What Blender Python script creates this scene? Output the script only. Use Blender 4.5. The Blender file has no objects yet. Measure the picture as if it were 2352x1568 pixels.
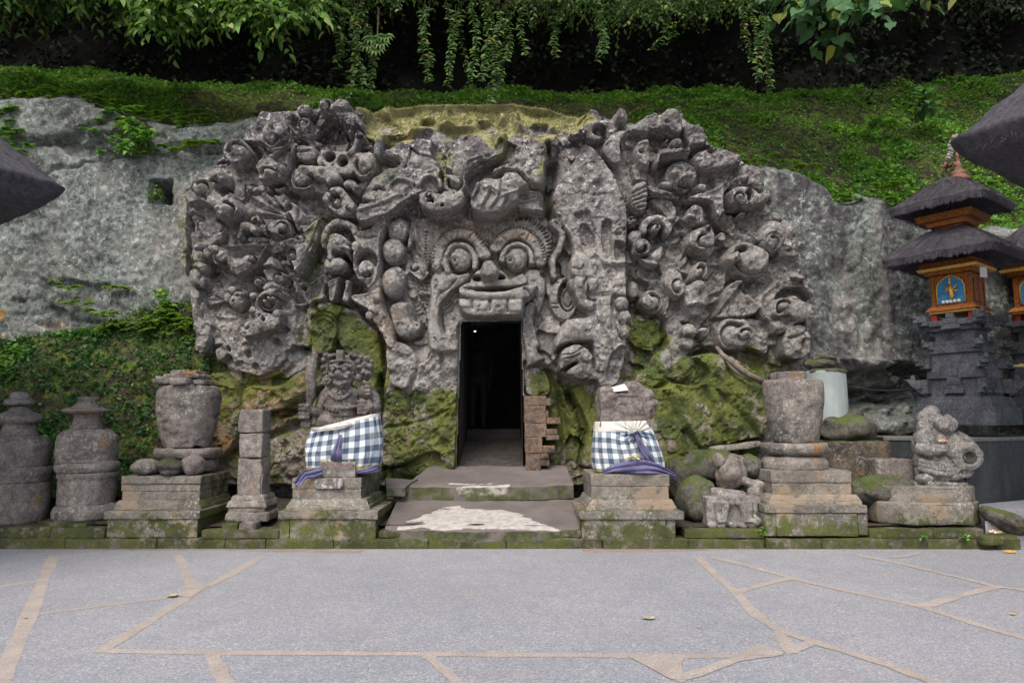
import bpy, bmesh, math, random
import numpy as np
from mathutils import Vector, Matrix, Euler

C = bpy.context.scene
COL = C.collection
random.seed(7)
RNG = np.random.default_rng(7)

# ------------------------------------------------------------------ camera
PITCH = math.radians(6.6)
CAMZ = 1.5
cd = bpy.data.cameras.new('camera'); cam = bpy.data.objects.new('camera', cd); COL.objects.link(cam)
cd.lens = 24.0; cd.sensor_width = 36.0; cd.clip_start = 0.05; cd.clip_end = 500
cam.location = (0, 0, CAMZ); cam.rotation_euler = (math.radians(90) + PITCH, 0, 0)
C.camera = cam

# ------------------------------------------------------------------ sky, sun, exposure
SUN_EL, SUN_ROT = math.radians(54), math.radians(200)
w = bpy.data.worlds.new("World"); C.world = w; w.use_nodes = True
nt = w.node_tree; bg = nt.nodes['Background']
sky = nt.nodes.new('ShaderNodeTexSky'); sky.sky_type = 'NISHITA'; sky.sun_disc = False
sky.sun_elevation = SUN_EL; sky.sun_rotation = SUN_ROT
sky.air_density = 1.0; sky.dust_density = 5.0; sky.ozone_density = 1.0; sky.altitude = 200
nt.links.new(sky.outputs[0], bg.inputs[0]); bg.inputs[1].default_value = 0.15
sd = bpy.data.lights.new('sun', 'SUN'); sun = bpy.data.objects.new('sun', sd); COL.objects.link(sun)
sd.energy = 1.5; sd.angle = math.radians(40); sd.color = (1.0, 0.97, 0.93)
# sun direction: azimuth measured like the sky's rotation
sx, sy, sz = math.sin(SUN_ROT) * math.cos(SUN_EL), math.cos(SUN_ROT) * math.cos(SUN_EL), math.sin(SUN_EL)
sun.rotation_euler = Vector((-sx, -sy, -sz)).to_track_quat('-Z', 'Y').to_euler()
C.view_settings.view_transform = 'Standard'; C.view_settings.look = 'None'
C.view_settings.exposure = 0.62; C.view_settings.gamma = 1.0
C.view_settings.use_curve_mapping = False
C.render.engine = 'CYCLES'
C.cycles.max_bounces = 6; C.cycles.diffuse_bounces = 3; C.cycles.glossy_bounces = 2
C.cycles.transmission_bounces = 3; C.cycles.transparent_max_bounces = 6
C.cycles.use_denoising = True

# ------------------------------------------------------------------ where things stand: photograph ray -> point at a real distance Y
FP = 24.0 / 36.0 * 2352.0
ct, st = math.cos(PITCH), math.sin(PITCH)
def ray(px, py):
    xn = (px - 1176.0) / FP; yn = (784.0 - py) / FP
    return np.array([xn, ct - yn * st, st + yn * ct])
def P(px, py, Y):
    d = ray(px, py); s = Y / d[1]
    return Vector((d[0] * s, Y, CAMZ + d[2] * s))
def G(px, py, z=0.0):
    d = ray(px, py); s = (z - CAMZ) / d[2]
    return Vector((d[0] * s, d[1] * s, z))
def crop(x0, y0, scale):
    return lambda x, y: ((x0 + x * scale) / 1.08844, (y0 + y * scale) / 1.08844)
F1 = crop(400, 220, 0.2551); F2 = crop(880, 220, 0.2551); F3 = crop(1380, 240, 0.29762)
F4 = crop(440, 520, 0.29335); F5 = crop(850, 480, 0.2551); F6 = crop(1350, 520, 0.31037)
FD = lambda x, y: (x, y)

# ------------------------------------------------------------------ noise
def _h(ix, iy, iz, seed):
    n = (ix.astype(np.int64) * 374761393 + iy.astype(np.int64) * 668265263 + iz.astype(np.int64) * 2147483647 + seed * 974711) & 0xffffffff
    n = ((n ^ (n >> 13)) * 1274126177) & 0xffffffff
    n = ((n ^ (n >> 16)) * 2246822519) & 0xffffffff
    return ((n ^ (n >> 15)) & 0xffffff) / float(0xffffff) * 2 - 1
def vnoise(x, y, z=None, seed=0):
    x = np.asarray(x, float); y = np.asarray(y, float)
    z = np.zeros_like(x) if z is None else np.asarray(z, float)
    xi, yi, zi = np.floor(x), np.floor(y), np.floor(z)
    f = lambda t: t * t * t * (t * (t * 6 - 15) + 10)
    u, v, q = f(x - xi), f(y - yi), f(z - zi)
    r = 0
    for a in (0, 1):
        for b in (0, 1):
            for c in (0, 1):
                r = r + _h(xi + a, yi + b, zi + c, seed) * (u if a else 1 - u) * (v if b else 1 - v) * (q if c else 1 - q)
    return r
def fbm(x, y, z=None, oct=4, seed=0, gain=0.5):
    r = 0; a = 1; f = 1
    for i in range(oct):
        r = r + a * vnoise(x * f + 13.7 * i, y * f - 7.1 * i, None if z is None else z * f, seed + i * 17)
        a *= gain; f *= 2.03
    return r
def sstep(t): t = np.clip(t, 0, 1); return t * t * (3 - 2 * t)

def sdpoly(px, pz, pts):
    d = np.full(px.shape, 1e9); s = np.ones(px.shape)
    n = len(pts)
    for i in range(n):
        ax, az = pts[i]; bx, bz = pts[i - 1]
        ex, ez = bx - ax, bz - az; wx, wz = px - ax, pz - az
        t = np.clip((wx * ex + wz * ez) / (ex * ex + ez * ez + 1e-12), 0, 1)
        d = np.minimum(d, (wx - ex * t) ** 2 + (wz - ez * t) ** 2)
        c1 = pz >= az; c2 = pz < bz; c3 = ex * wz > ez * wx
        flip = (c1 & c2 & c3) | (~c1 & ~c2 & ~c3); s = np.where(flip, -s, s)
    return s * np.sqrt(d)
def sdline(px, pz, pts):
    d = np.full(px.shape, 1e9); u = np.zeros(px.shape); n = len(pts)
    for i in range(n - 1):
        ax, az = pts[i]; bx, bz = pts[i + 1]
        ex, ez = bx - ax, bz - az; wx, wz = px - ax, pz - az
        t = np.clip((wx * ex + wz * ez) / (ex * ex + ez * ez + 1e-12), 0, 1)
        q = (wx - ex * t) ** 2 + (wz - ez * t) ** 2
        b = q < d; d = np.where(b, q, d); u = np.where(b, (i + t) / (n - 1), u)
    return np.sqrt(d), u
def catmull(pts, sub=5, closed=True):
    n = len(pts); out = []; A = [np.array(p, float) for p in pts]
    rng = range(n) if closed else range(n - 1)
    for i in rng:
        g = (lambda k: A[k % n]) if closed else (lambda k: A[min(max(k, 0), n - 1)])
        p0, p1, p2, p3 = g(i - 1), g(i), g(i + 1), g(i + 2)
        for j in range(sub):
            t = j / sub
            out.append(tuple(0.5 * (2 * p1 + (p2 - p0) * t + (2 * p0 - 5 * p1 + 4 * p2 - p3) * t * t + (3 * p1 - p0 - 3 * p2 + p3) * t ** 3)))
    if not closed: out.append(tuple(A[-1]))
    return out
# ------------------------------------------------------------------ objects
def tag(o, label=None, cat=None, group=None, kind=None):
    if label: o['label'] = label
    if cat: o['category'] = cat
    if group: o['group'] = group
    if kind: o['kind'] = kind
    return o
def empty(name, loc=(0, 0, 0), label=None, cat=None, group=None):
    o = bpy.data.objects.new(name, None); COL.objects.link(o); o.location = loc; o.empty_display_size = 0.1
    return tag(o, label, cat, group)
def link(name, me, mat=None, parent=None, loc=None):
    o = bpy.data.objects.new(name, me); COL.objects.link(o)
    if mat is not None and len(me.materials) == 0: me.materials.append(mat)
    if loc is not None: o.location = loc
    if parent is not None:
        o.parent = parent
        o.matrix_parent_inverse = Matrix.Translation(-Vector(parent.location))
    return o
def npmesh(name, V, faces, smooth=True, attrs=None, uv=None):
    """V (n,3); faces (m,4) or (m,3) int array."""
    V = np.ascontiguousarray(V, np.float32); F = np.ascontiguousarray(faces, np.int32)
    k = F.shape[1]; me = bpy.data.meshes.new(name)
    me.vertices.add(len(V)); me.vertices.foreach_set('co', V.ravel())
    me.loops.add(F.size); me.loops.foreach_set('vertex_index', F.ravel())
    me.polygons.add(len(F)); me.polygons.foreach_set('loop_start', np.arange(0, F.size, k, dtype=np.int32))
    me.polygons.foreach_set('loop_total', np.full(len(F), k, np.int32))
    me.polygons.foreach_set('use_smooth', np.full(len(F), smooth, bool))
    for n, a in (attrs or {}).items():
        at = me.attributes.new(n, 'FLOAT', 'POINT'); at.data.foreach_set('value', np.ascontiguousarray(a, np.float32).ravel())
    if uv is not None:
        l = me.uv_layers.new(name='uv'); l.data.foreach_set('uv', np.ascontiguousarray(uv[F.ravel()], np.float32).ravel())
    me.update(calc_edges=True); me.validate()
    return me
def gridfaces(nu, nv, wrap=False):
    """vertex index = j*nu+i"""
    i = np.arange(nu if wrap else nu - 1); j = np.arange(nv - 1)
    I, J = np.meshgrid(i, j); I2 = (I + 1) % nu
    return np.stack([J * nu + I, J * nu + I2, (J + 1) * nu + I2, (J + 1) * nu + I], -1).reshape(-1, 4)
class MB:
    """collects shapes in one mesh"""
    def __init__(s): s.v = []; s.f = []; s.n = 0
    def add(s, V, F):
        s.v.append(np.asarray(V, float)); s.f += [[int(i) + s.n for i in f] for f in F]; s.n += len(V); return s
    def box(s, c, h, R=None, taper=1.0):
        q = np.array([[x, y, z] for z in (-1, 1) for y in (-1, 1) for x in (-1, 1)], float)
        q[4:, :2] *= taper
        q = q * np.array(h)
        if R is not None: q = q @ np.array(R).T
        return s.add(q + np.array(c), [(0, 2, 3, 1), (4, 5, 7, 6), (0, 1, 5, 4), (2, 6, 7, 3), (0, 4, 6, 2), (1, 3, 7, 5)])
    def ball(s, c, r, R=None, seg=14, rings=9):
        V = []; 
        for j in range(rings + 1):
            t = math.pi * j / rings
            for i in range(seg):
                a = 2 * math.pi * i / seg; V.append((math.sin(t) * math.cos(a), math.sin(t) * math.sin(a), math.cos(t)))
        V = np.array(V) * np.array(r)
        if R is not None: V = V @ np.array(R).T
        F = [(j * seg + i, (j + 1) * seg + i, (j + 1) * seg + (i + 1) % seg, j * seg + (i + 1) % seg) for j in range(rings) for i in range(seg)]
        return s.add(V + np.array(c), F)
    def tube(s, pts, rad, seg=8, flat=1.0):
        pts = [Vector(p) for p in pts]; n = len(pts)
        rad = rad if hasattr(rad, '__len__') else [rad] * n
        V = []; prev = None
        for k in range(n):
            t = (pts[min(k + 1, n - 1)] - pts[max(k - 1, 0)]).normalized()
            a = Vector((0, 0, 1)) if abs(t.z) < 0.9 else Vector((1, 0, 0))
            if prev is not None: a = prev
            u = t.cross(a)
            u = u.normalized() if u.length > 1e-6 else Vector((1, 0, 0))
            v = u.cross(t).normalized(); prev = v
            for i in range(seg):
                an = 2 * math.pi * i / seg; V.append(pts[k] + (u * math.cos(an) + v * math.sin(an) * flat) * rad[k])
        F = [(k * seg + i, k * seg + (i + 1) % seg, (k + 1) * seg + (i + 1) % seg, (k + 1) * seg + i) for k in range(n - 1) for i in range(seg)]
        F += [tuple(range(seg))[::-1], tuple((n - 1) * seg + i for i in range(seg))]
        return s.add(V, F)
    def lathe(s, prof, c, seg=40, square=0.0):
        V = []; n = len(prof)
        for r, z in prof:
            for i in range(seg):
                a = 2 * math.pi * i / seg
                V.append((c[0] + r * math.cos(a), c[1] + r * math.sin(a), z))
        F = [(k * seg + i, k * seg + (i + 1) % seg, (k + 1) * seg + (i + 1) % seg, (k + 1) * seg + i) for k in range(n - 1) for i in range(seg)]
        F += [tuple(range(seg))[::-1], tuple((n - 1) * seg + i for i in range(seg))]
        return s.add(V, F)
    def build(s, name, mat, parent=None, smooth=False, bevel=0, rough=0, freq=6.0, angle=None):
        me = bpy.data.meshes.new(name); V = np.concatenate(s.v)
        me.from_pydata(V.tolist(), [], s.f); me.update()
        bm = bmesh.new(); bm.from_mesh(me); bmesh.ops.recalc_face_normals(bm, faces=bm.faces)
        if bevel: bmesh.ops.bevel(bm, geom=list(bm.edges), offset=bevel, segments=2, affect='EDGES', profile=0.5)
        bm.to_mesh(me); bm.free()
        if smooth: me.polygons.foreach_set('use_smooth', np.ones(len(me.polygons), bool))
        if rough: roughen(me, rough, freq)
        return link(name, me, mat, parent)
def getco(me):
    a = np.zeros(len(me.vertices) * 3, np.float32); me.vertices.foreach_get('co', a); return a.reshape(-1, 3).astype(float)
def getno(me):
    a = np.zeros(len(me.vertices) * 3, np.float32); me.vertex_normals.foreach_get('vector', a); return a.reshape(-1, 3).astype(float)
def roughen(me, amp, freq=6.0, seed=3, oct=4):
    V = getco(me); N = getno(me)
    d = fbm(V[:, 0] * freq, V[:, 1] * freq, V[:, 2] * freq, oct, seed)
    V = V + N * (d * amp)[:, None]
    me.vertices.foreach_set('co', V.astype(np.float32).ravel()); me.update()
def slab(lo, hi, seg=0.05, r=0.02, amp=0.006, freq=5.0, top=(1, 1), seed=1, R=None, shift=(0, 0), pit=0.0):
    """a worn block: V,F of a subdivided box with rounded edges; top=(sx,sy) scales its upper face"""
    lo = np.array(lo, float); hi = np.array(hi, float); c = (lo + hi) / 2; h = (hi - lo) / 2
    r = min(r, 0.45 * h.min() * 2 * 0.5)
    n = [max(2, int(round(2 * h[k] / seg))) for k in range(3)]
    Vs = []; Fs = []; off = 0
    for ax in range(3):
        u, v = [(1, 2), (2, 0), (0, 1)][ax]
        for sgn in (-1, 1):
            gl = lambda a: np.concatenate([[-1], np.linspace(-1 + r / h[a], 1 - r / h[a], n[a] + 1), [1]]); gu, gv = gl(u), gl(v)
            U, W = np.meshgrid(gu, gv); q = np.zeros(U.shape + (3,))
            q[..., u] = U * h[u]; q[..., v] = W * h[v]; q[..., ax] = sgn * h[ax]
            f = gridfaces(n[u] + 3, n[v] + 3) + off
            Vs.append(q.reshape(-1, 3)); Fs.append(f if sgn > 0 else f[:, ::-1]); off += U.size
    V = np.concatenate(Vs); F = np.concatenate(Fs)
    inner = np.clip(V, -(h - r), h - r); d = V - inner
    L = np.linalg.norm(d, axis=1, keepdims=True); nrm = d / np.maximum(L, 1e-9); V = inner + nrm * r
    t = (V[:, 2] / h[2] + 1) / 2
    V[:, 0] = V[:, 0] * (1 + (top[0] - 1) * t) + shift[0] * t; V[:, 1] = V[:, 1] * (1 + (top[1] - 1) * t) + shift[1] * t
    if R is not None: V = V @ np.array(R).T
    V = V + c
    e = fbm(V[:, 0] * freq, V[:, 1] * freq, V[:, 2] * freq, 4, seed)
    edge = np.clip((np.abs(nrm) > 0.3).sum(1) - 1, 0, 2)
    e2 = fbm(V[:, 0] * 9, V[:, 1] * 9, V[:, 2] * 9, 3, seed + 5)
    dn = nrm if R is None else nrm @ np.array(R).T
    V = V + dn * (e * amp - edge * np.clip(e2, 0, 1) * amp * 2.0)[:, None]
    return V, F
def slabs(name, lst, mat, parent=None, smooth=True):
    """lst of slab() results joined in one mesh"""
    V = []; F = []; o = 0
    for v, f in lst: V.append(v); F.append(f + o); o += len(v)
    me = npmesh(name, np.concatenate(V), np.concatenate(F), smooth)
    bm = bmesh.new(); bm.from_mesh(me); bmesh.ops.remove_doubles(bm, verts=bm.verts, dist=0.0004); bm.to_mesh(me); bm.free(); me.update(); me.set_sharp_from_angle(angle=math.radians(38))
    return link(name, me, mat, parent)
def Rz(a): return np.array(Matrix.Rotation(a, 3, 'Z'))
def Rx(a): return np.array(Matrix.Rotation(a, 3, 'X'))
def Ry(a): return np.array(Matrix.Rotation(a, 3, 'Y'))
def blob(name, build, voxel, mat, parent=None, smooth=2, amp=0.004, freq=14, seed=1, sharp=0.0):
    """one continuous carved surface out of overlapping shapes"""
    mb = MB(); build(mb)
    me = bpy.data.meshes.new(name); me.from_pydata(np.concatenate(mb.v).tolist(), [], mb.f); me.update()
    bm = bmesh.new(); bm.from_mesh(me); bmesh.ops.recalc_face_normals(bm, faces=bm.faces); bm.to_mesh(me); bm.free()
    o = bpy.data.objects.new(name, me); COL.objects.link(o)
    m = o.modifiers.new('r', 'REMESH'); m.mode = 'VOXEL'; m.voxel_size = voxel
    if smooth:
        s = o.modifiers.new('s', 'SMOOTH'); s.factor = 0.5; s.iterations = smooth
    dg = bpy.context.evaluated_depsgraph_get(); dg.update()
    m2 = bpy.data.meshes.new_from_object(o.evaluated_get(dg)); bpy.data.objects.remove(o); bpy.data.meshes.remove(me)
    m2.name = name
    m2.polygons.foreach_set('use_smooth', np.ones(len(m2.polygons), bool))
    if amp: roughen(m2, amp, freq, seed)
    m2.materials.clear()
    return link(name, m2, mat, parent)

# ------------------------------------------------------------------ materials
class NT:
    def __init__(s, name):
        s.m = bpy.data.materials.new(name); s.m.use_nodes = True; s.t = s.m.node_tree; s.N = s.t.nodes
        s.b = s.N['Principled BSDF']; s.b.inputs['Roughness'].default_value = 0.9
        s.b.inputs['Specular IOR Level'].default_value = 0.25
    def n(s, typ, **k):
        o = s.N.new('ShaderNode' + typ)
        for a, b in k.items(): setattr(o, a, b)
        return o
    def l(s, a, b): s.t.links.new(a, b)
    def val(s, x, sock):
        if hasattr(x, 'is_output'): s.l(x, sock)
        else: sock.default_value = x
    def math(s, op, a, b=0.0, c=None, clamp=False):
        o = s.n('Math', operation=op); o.use_clamp = clamp
        s.val(a, o.inputs[0]); s.val(b, o.inputs[1])
        if c is not None: s.val(c, o.inputs[2])
        return o.outputs[0]
    def pos(s):
        if not hasattr(s, '_p'): s._p = s.n('NewGeometry')
        return s._p.outputs['Position']
    def nz(s):
        s.pos(); x = s.n('SeparateXYZ'); s.l(s._p.outputs['Normal'], x.inputs[0]); return x.outputs[2]
    def noise(s, scale, detail=4, rough=0.55, vec=None, stretch=None):
        o = s.n('TexNoise'); o.inputs['Scale'].default_value = scale; o.inputs['Detail'].default_value = detail
        o.inputs['Roughness'].default_value = rough
        v = vec or s.pos()
        if stretch:
            mp = s.n('Mapping'); mp.inputs['Scale'].default_value = stretch; s.l(v, mp.inputs['Vector']); v = mp.outputs[0]
        s.l(v, o.inputs['Vector']); return o.outputs['Fac']
    def ramp(s, x, a, b, lo=0.0, hi=1.0):
        o = s.n('MapRange'); o.interpolation_type = 'SMOOTHSTEP'
        s.val(x, o.inputs[0]); o.inputs[1].default_value = a; o.inputs[2].default_value = b
        o.inputs[3].default_value = lo; o.inputs[4].default_value = hi; return o.outputs[0]
    def mix(s, f, a, b, mode='MIX'):
        o = s.n('MixRGB', blend_type=mode); s.val(f, o.inputs[0])
        for x, sk in ((a, o.inputs[1]), (b, o.inputs[2])):
            if hasattr(x, 'is_output'): s.l(x, sk)
            else: sk.default_value = (*x, 1) if len(x) == 3 else x
        return o.outputs[0]
    def attr(s, name):
        o = s.n('Attribute', attribute_name=name); return o.outputs['Fac']
    def bump(s, h, strength=0.5, dist=0.01, prev=None):
        o = s.n('Bump'); o.inputs['Strength'].default_value = strength; o.inputs['Distance'].default_value = dist
        s.l(h, o.inputs['Height'])
        if prev is not None: s.l(prev, o.inputs['Normal'])
        return o.outputs[0]
    def done(s, col=None, nrm=None, rough=None):
        if col is not None: s.val(col if hasattr(col, 'is_output') else (*col, 1), s.b.inputs['Base Color'])
        if nrm is not None: s.l(nrm, s.b.inputs['Normal'])
        if rough is not None: s.val(rough, s.b.inputs['Roughness'])
        return s.m
def stone(name, c1, c2, sc=4.0, dark=None, dark_amt=0.5, lichen=0.25, lichen_col=(0.42, 0.42, 0.39), lichen_scale=26,
          moss=0.0, moss_up=0.0, moss_low=None, moss_cols=((0.045, 0.07, 0.012), (0.12, 0.14, 0.02)), orange=0.0,
          orange_col=(0.30, 0.15, 0.045), attrs=False, bumps=0.6, fine=90, moss_side=0.0, patch=None, pits=0.3, stretch=None, mottle=0.6):
    t = NT(name)
    n1 = t.noise(sc, 8, 0.62, stretch=stretch); col = t.mix(t.ramp(n1, 0.3, 0.7), c1, c2)
    n2 = t.noise(sc * 0.55, 6, 0.65)
    if dark: col = t.mix(t.math('MULTIPLY', t.ramp(n2, 0.48, 0.66), dark_amt), col, dark)
    nf = t.noise(fine, 3, 0.6)
    col = t.mix(0.75, col, t.mix(t.ramp(nf, 0.30, 0.70), (0.45, 0.45, 0.45), (1.45, 1.45, 1.45)), 'MULTIPLY')
    nm = t.noise(13, 6, 0.72); col = t.mix(mottle, col, t.mix(t.ramp(nm, 0.36, 0.64), (0.42, 0.42, 0.42), (1.5, 1.5, 1.5)), 'MULTIPLY')
    big = t.noise(1.7, 5, 0.6)
    if patch:
        pn = t.noise(patch[0], 4, 0.5); col = t.mix(t.math('MULTIPLY', t.ramp(pn, patch[1], patch[1] + 0.03), patch[3]), col, patch[2])
    if orange or attrs:
        on = t.noise(3.1, 6, 0.6, stretch=(1, 1, 0.55))
        f = t.ramp(on, 0.66 - 0.25 * orange, 0.80 - 0.25 * orange, 0, 0.75) if orange else 0.0
        if attrs: f = t.math('MULTIPLY', t.attr('orange'), t.ramp(t.noise(6, 6, 0.6), 0.3, 0.65), clamp=True)
        col = t.mix(f, col, orange_col)
    if attrs:
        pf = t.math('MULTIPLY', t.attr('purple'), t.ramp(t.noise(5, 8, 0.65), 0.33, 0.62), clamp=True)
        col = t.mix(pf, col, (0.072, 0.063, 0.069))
        pl = t.math('MULTIPLY', t.attr('pale'), t.ramp(t.noise(7, 8, 0.65), 0.30, 0.68), clamp=True)
        col = t.mix(pl, col, (0.30, 0.285, 0.26))
    ln = t.noise(lichen_scale, 5, 0.68); lf = t.ramp(ln, 0.55, 0.62)
    lm = t.ramp(big, 0.62 - 0.35 * lichen, 0.75 - 0.25 * lichen)
    lf = t.math('MULTIPLY', lf, lm)
    lf2 = t.math('MULTIPLY', t.ramp(t.noise(lichen_scale * 0.42, 6, 0.7), 0.6, 0.68), lm)
    lf = t.math('MAXIMUM', lf, lf2)
    if attrs: lf = t.math('MULTIPLY', lf, t.attr('lichen'), clamp=True)
    else: lf = t.math('MULTIPLY', lf, min(1, 0.4 + lichen))
    col = t.mix(lf, col, lichen_col)
    # moss
    mn = t.noise(5.5, 8, 0.68); mn2 = t.noise(17, 6, 0.65)
    mf = t.math('ADD', t.math('MULTIPLY', mn, 0.9), t.math('MULTIPLY', mn2, 0.45))   # about 0.67 +- .15
    add = moss
    if moss_up:
        add = t.math('ADD', t.math('MULTIPLY', t.ramp(t.nz(), 0.15, 0.85), moss_up), moss)
    if moss_side:
        xs_ = t.n('SeparateXYZ'); t.pos(); t.l(t._p.outputs['Normal'], xs_.inputs[0]); add = t.math('ADD', add, t.math('MULTIPLY', t.ramp(xs_.outputs[0], .4, .9), moss_side))
    if moss_low:
        x = t.n('SeparateXYZ'); t.l(t.pos(), x.inputs[0])
        add = t.math('ADD', add, t.ramp(x.outputs[2], moss_low[0], moss_low[1], moss_low[2], 0.0))
    if attrs: add = t.math('ADD', add, t.attr('moss'))
    f = t.math('ADD', mf, t.math('ADD', add, -0.98))
    mfac = t.ramp(f, 0.0, 0.16)
    mc = t.mix(t.ramp(t.math('ADD', t.math('MULTIPLY', t.noise(1.9, 4, 0.6), .65), t.math('MULTIPLY', t.noise(11, 6, 0.7), .35)), 0.38, 0.64), moss_cols[0], moss_cols[1])
    mc = t.mix(0.7, mc, t.mix(t.ramp(t.noise(120, 2, 0.6), .3, .7), (0.4, 0.4, 0.4), (1.5, 1.5, 1.5)), 'MULTIPLY')
    if attrs:
        mc = t.mix(t.math('MULTIPLY', t.attr('yellow'), t.ramp(t.noise(4, 6, 0.6), 0.25, 0.6), clamp=True), mc, (0.30, 0.275, 0.13))
    col = t.mix(t.math('MULTIPLY', mfac, 0.93), col, mc)
    hb = t.math('ADD', t.math('MULTIPLY', t.noise(30, 8, 0.7), 0.7), t.math('MULTIPLY', nf, 0.35))
    hb = t.math('ADD', hb, t.math('MULTIPLY', t.noise(9, 6, 0.65), 0.8))
    if pits:
        vo = t.n('TexVoronoi'); vo.inputs['Scale'].default_value = 22; t.l(t.pos(), vo.inputs['Vector'])
        hb = t.math('ADD', hb, t.math('MULTIPLY', t.ramp(vo.outputs['Distance'], 0.0, 0.22), pits))
    nb = t.bump(hb, bumps, 0.03)
    return t.done(col, nb)
def plain(name, col, rough=0.8, var=0.15, sc=8, bump=0.2, metal=0.0, stretch=None, col2=None):
    t = NT(name); n = t.noise(sc, 6, 0.6, stretch=stretch)
    d = tuple(c * (1 - var) for c in col); e = col2 or tuple(min(1, c * (1 + var)) for c in col)
    c = t.mix(t.ramp(n, 0.3, 0.7), d, e)
    t.b.inputs['Metallic'].default_value = metal
    return t.done(c, t.bump(t.noise(sc * 6, 5, 0.6, stretch=stretch), bump, 0.01), rough)
def leafmat(name, c1, c2, c3=None, trans=0.35, rough=0.6):
    t = NT(name); a = t.attr('rnd')
    c = t.mix(t.ramp(a, 0.05, 0.8), c1, c2)
    if c3: c = t.mix(t.ramp(a, 0.86, 0.98), c, c3)
    t.b.inputs['Specular IOR Level'].default_value = 0.22
    t.done(c, None, rough)
    tr = t.n('BsdfTranslucent'); t.l(t.mix(1.0, c, (1.3, 1.5, 0.6), 'MULTIPLY'), tr.inputs[0])
    mx = t.n('MixShader'); mx.inputs[0].default_value = trans
    out = t.N['Material Output']
    t.l(t.b.outputs[0], mx.inputs[1]); t.l(tr.outputs[0], mx.inputs[2]); t.l(mx.outputs[0], out.inputs[0])
    return t.m
# ================================================================== pavement and its seams
def pave_mat():
    t = NT('pavement_gravel')
    big = t.noise(0.5, 5, 0.6); n = t.noise(160, 3, 0.7); col = t.mix(t.ramp(big, 0.3, 0.7), (0.250, 0.257, 0.275), (0.305, 0.308, 0.322))
    vo = t.n('TexVoronoi'); vo.inputs['Scale'].default_value = 95; t.l(t.pos(), vo.inputs['Vector'])
    sx = t.n('SeparateColor'); t.l(vo.outputs['Color'], sx.inputs[0]); r = sx.outputs[0]
    col = t.mix(t.ramp(r, 0.80, 0.86, 0, 0.5), col, (0.50, 0.49, 0.48))
    col = t.mix(t.ramp(r, 0.22, 0.16, 0, 0.5), col, (0.13, 0.135, 0.155))
    col = t.mix(0.55, col, t.mix(n, (0.55, 0.55, 0.55), (1.4, 1.4, 1.4)), 'MULTIPLY')
    dirt = t.ramp(t.noise(1.1, 8, 0.65), 0.50, 0.75, 0, 0.40); col = t.mix(dirt, col, (0.285, 0.245, 0.22))
    mid = t.ramp(t.noise(3.5, 6, 0.65), 0.42, 0.7, 0, 0.3); col = t.mix(mid, col, (0.20, 0.205, 0.235))
    return t.done(col, t.bump(t.math('ADD', n, t.math('MULTIPLY', vo.outputs['Distance'], 0.6)), 0.5, 0.004), 0.8)
def seam_mat(name, a=(0.40, 0.345, 0.30), b=(0.31, 0.27, 0.235)):
    t = NT(name); c = t.mix(t.ramp(t.noise(4, 8, 0.65), 0.3, 0.7), a, b)
    c = t.mix(t.ramp(t.noise(7, 8, .72), .50, .66, 0, .75), c, (0.30, 0.29, 0.295)); c = t.mix(0.8, c, t.mix(t.ramp(t.noise(120, 3, 0.7), .3, .7), (0.6, 0.6, 0.6), (1.35, 1.35, 1.35)), 'MULTIPLY')
    return t.done(c, t.bump(t.noise(90, 4, 0.6), 0.3, 0.004), 0.9)
m_pave, m_seam = pave_mat(), seam_mat('seam_mortar')
m_soil = stone('soil', (0.085, 0.068, 0.05), (0.05, 0.042, 0.032), 3, lichen=0.0, moss=0.12, bumps=0.9, fine=60, moss_cols=((0.03, 0.05, 0.012), (0.07, 0.10, 0.02)))
def quad(name, x0, x1, y0, y1, z, mat, kind='structure', nx=1, ny=1):
    gx_, gy_ = np.meshgrid(np.linspace(x0, x1, nx + 1), np.linspace(y0, y1, ny + 1))
    me = npmesh(name, np.stack([gx_, gy_, np.full_like(gx_, z)], -1).reshape(-1, 3), gridfaces(nx + 1, ny + 1), False)
    return tag(link(name, me, mat), kind=kind)
quad('ground', -150, 150, -150, 150, -0.03, m_soil)
quad('pavement', -30, 30, -25, 8.9, 0.0, m_pave)
# mortar seams between the paving bays, laid on the pavement
SEAMS = [([(122, 1276), (72, 1400), (2, 1560), (-20, 1620)], .125), ([(-30, 1350), (30, 1341), (85, 1334)], .07), ([(409, 1275), (428, 1312), (440, 1350)], .115),
         ([(600, 1279), (530, 1318), (440, 1366), (330, 1434), (232, 1494)], .12), ([(92, 1409), (190, 1396), (300, 1383), (440, 1364)], .055), ([(222, 1494), (500, 1498), (900, 1501), (1300, 1504), (1480, 1506), (1700, 1506)], .075),
         ([(484, 1500), (500, 1530), (524, 1585)], .115), ([(978, 1503), (1010, 1530), (1066, 1580)], .10), ([(1604, 1280), (1650, 1325), (1692, 1362), (1735, 1410), (1782, 1442), (1800, 1470), (1822, 1500)], .12),
         ([(1630, 1278), (1720, 1300), (1815, 1326), (1960, 1360), (2120, 1394), (2240, 1432), (2400, 1478)], .085), ([(1692, 1360), (1750, 1343), (1812, 1328)], .085), ([(2112, 1394), (2180, 1375), (2290, 1346)], .13),
         ([(1976, 1276), (2100, 1302), (2230, 1332), (2290, 1346), (2420, 1364)], .08), ([(1776, 1440), (1850, 1468), (1960, 1502), (2050, 1530), (2200, 1590)], .085), ([(1816, 1496), (1850, 1482), (1880, 1470)], .10),
         ([(1550, 1562), (1620, 1540), (1700, 1512), (1790, 1500)], .11), ([(2040, 1281), (2080, 1277), (2110, 1270)], .06)]
mb = MB()
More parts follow.
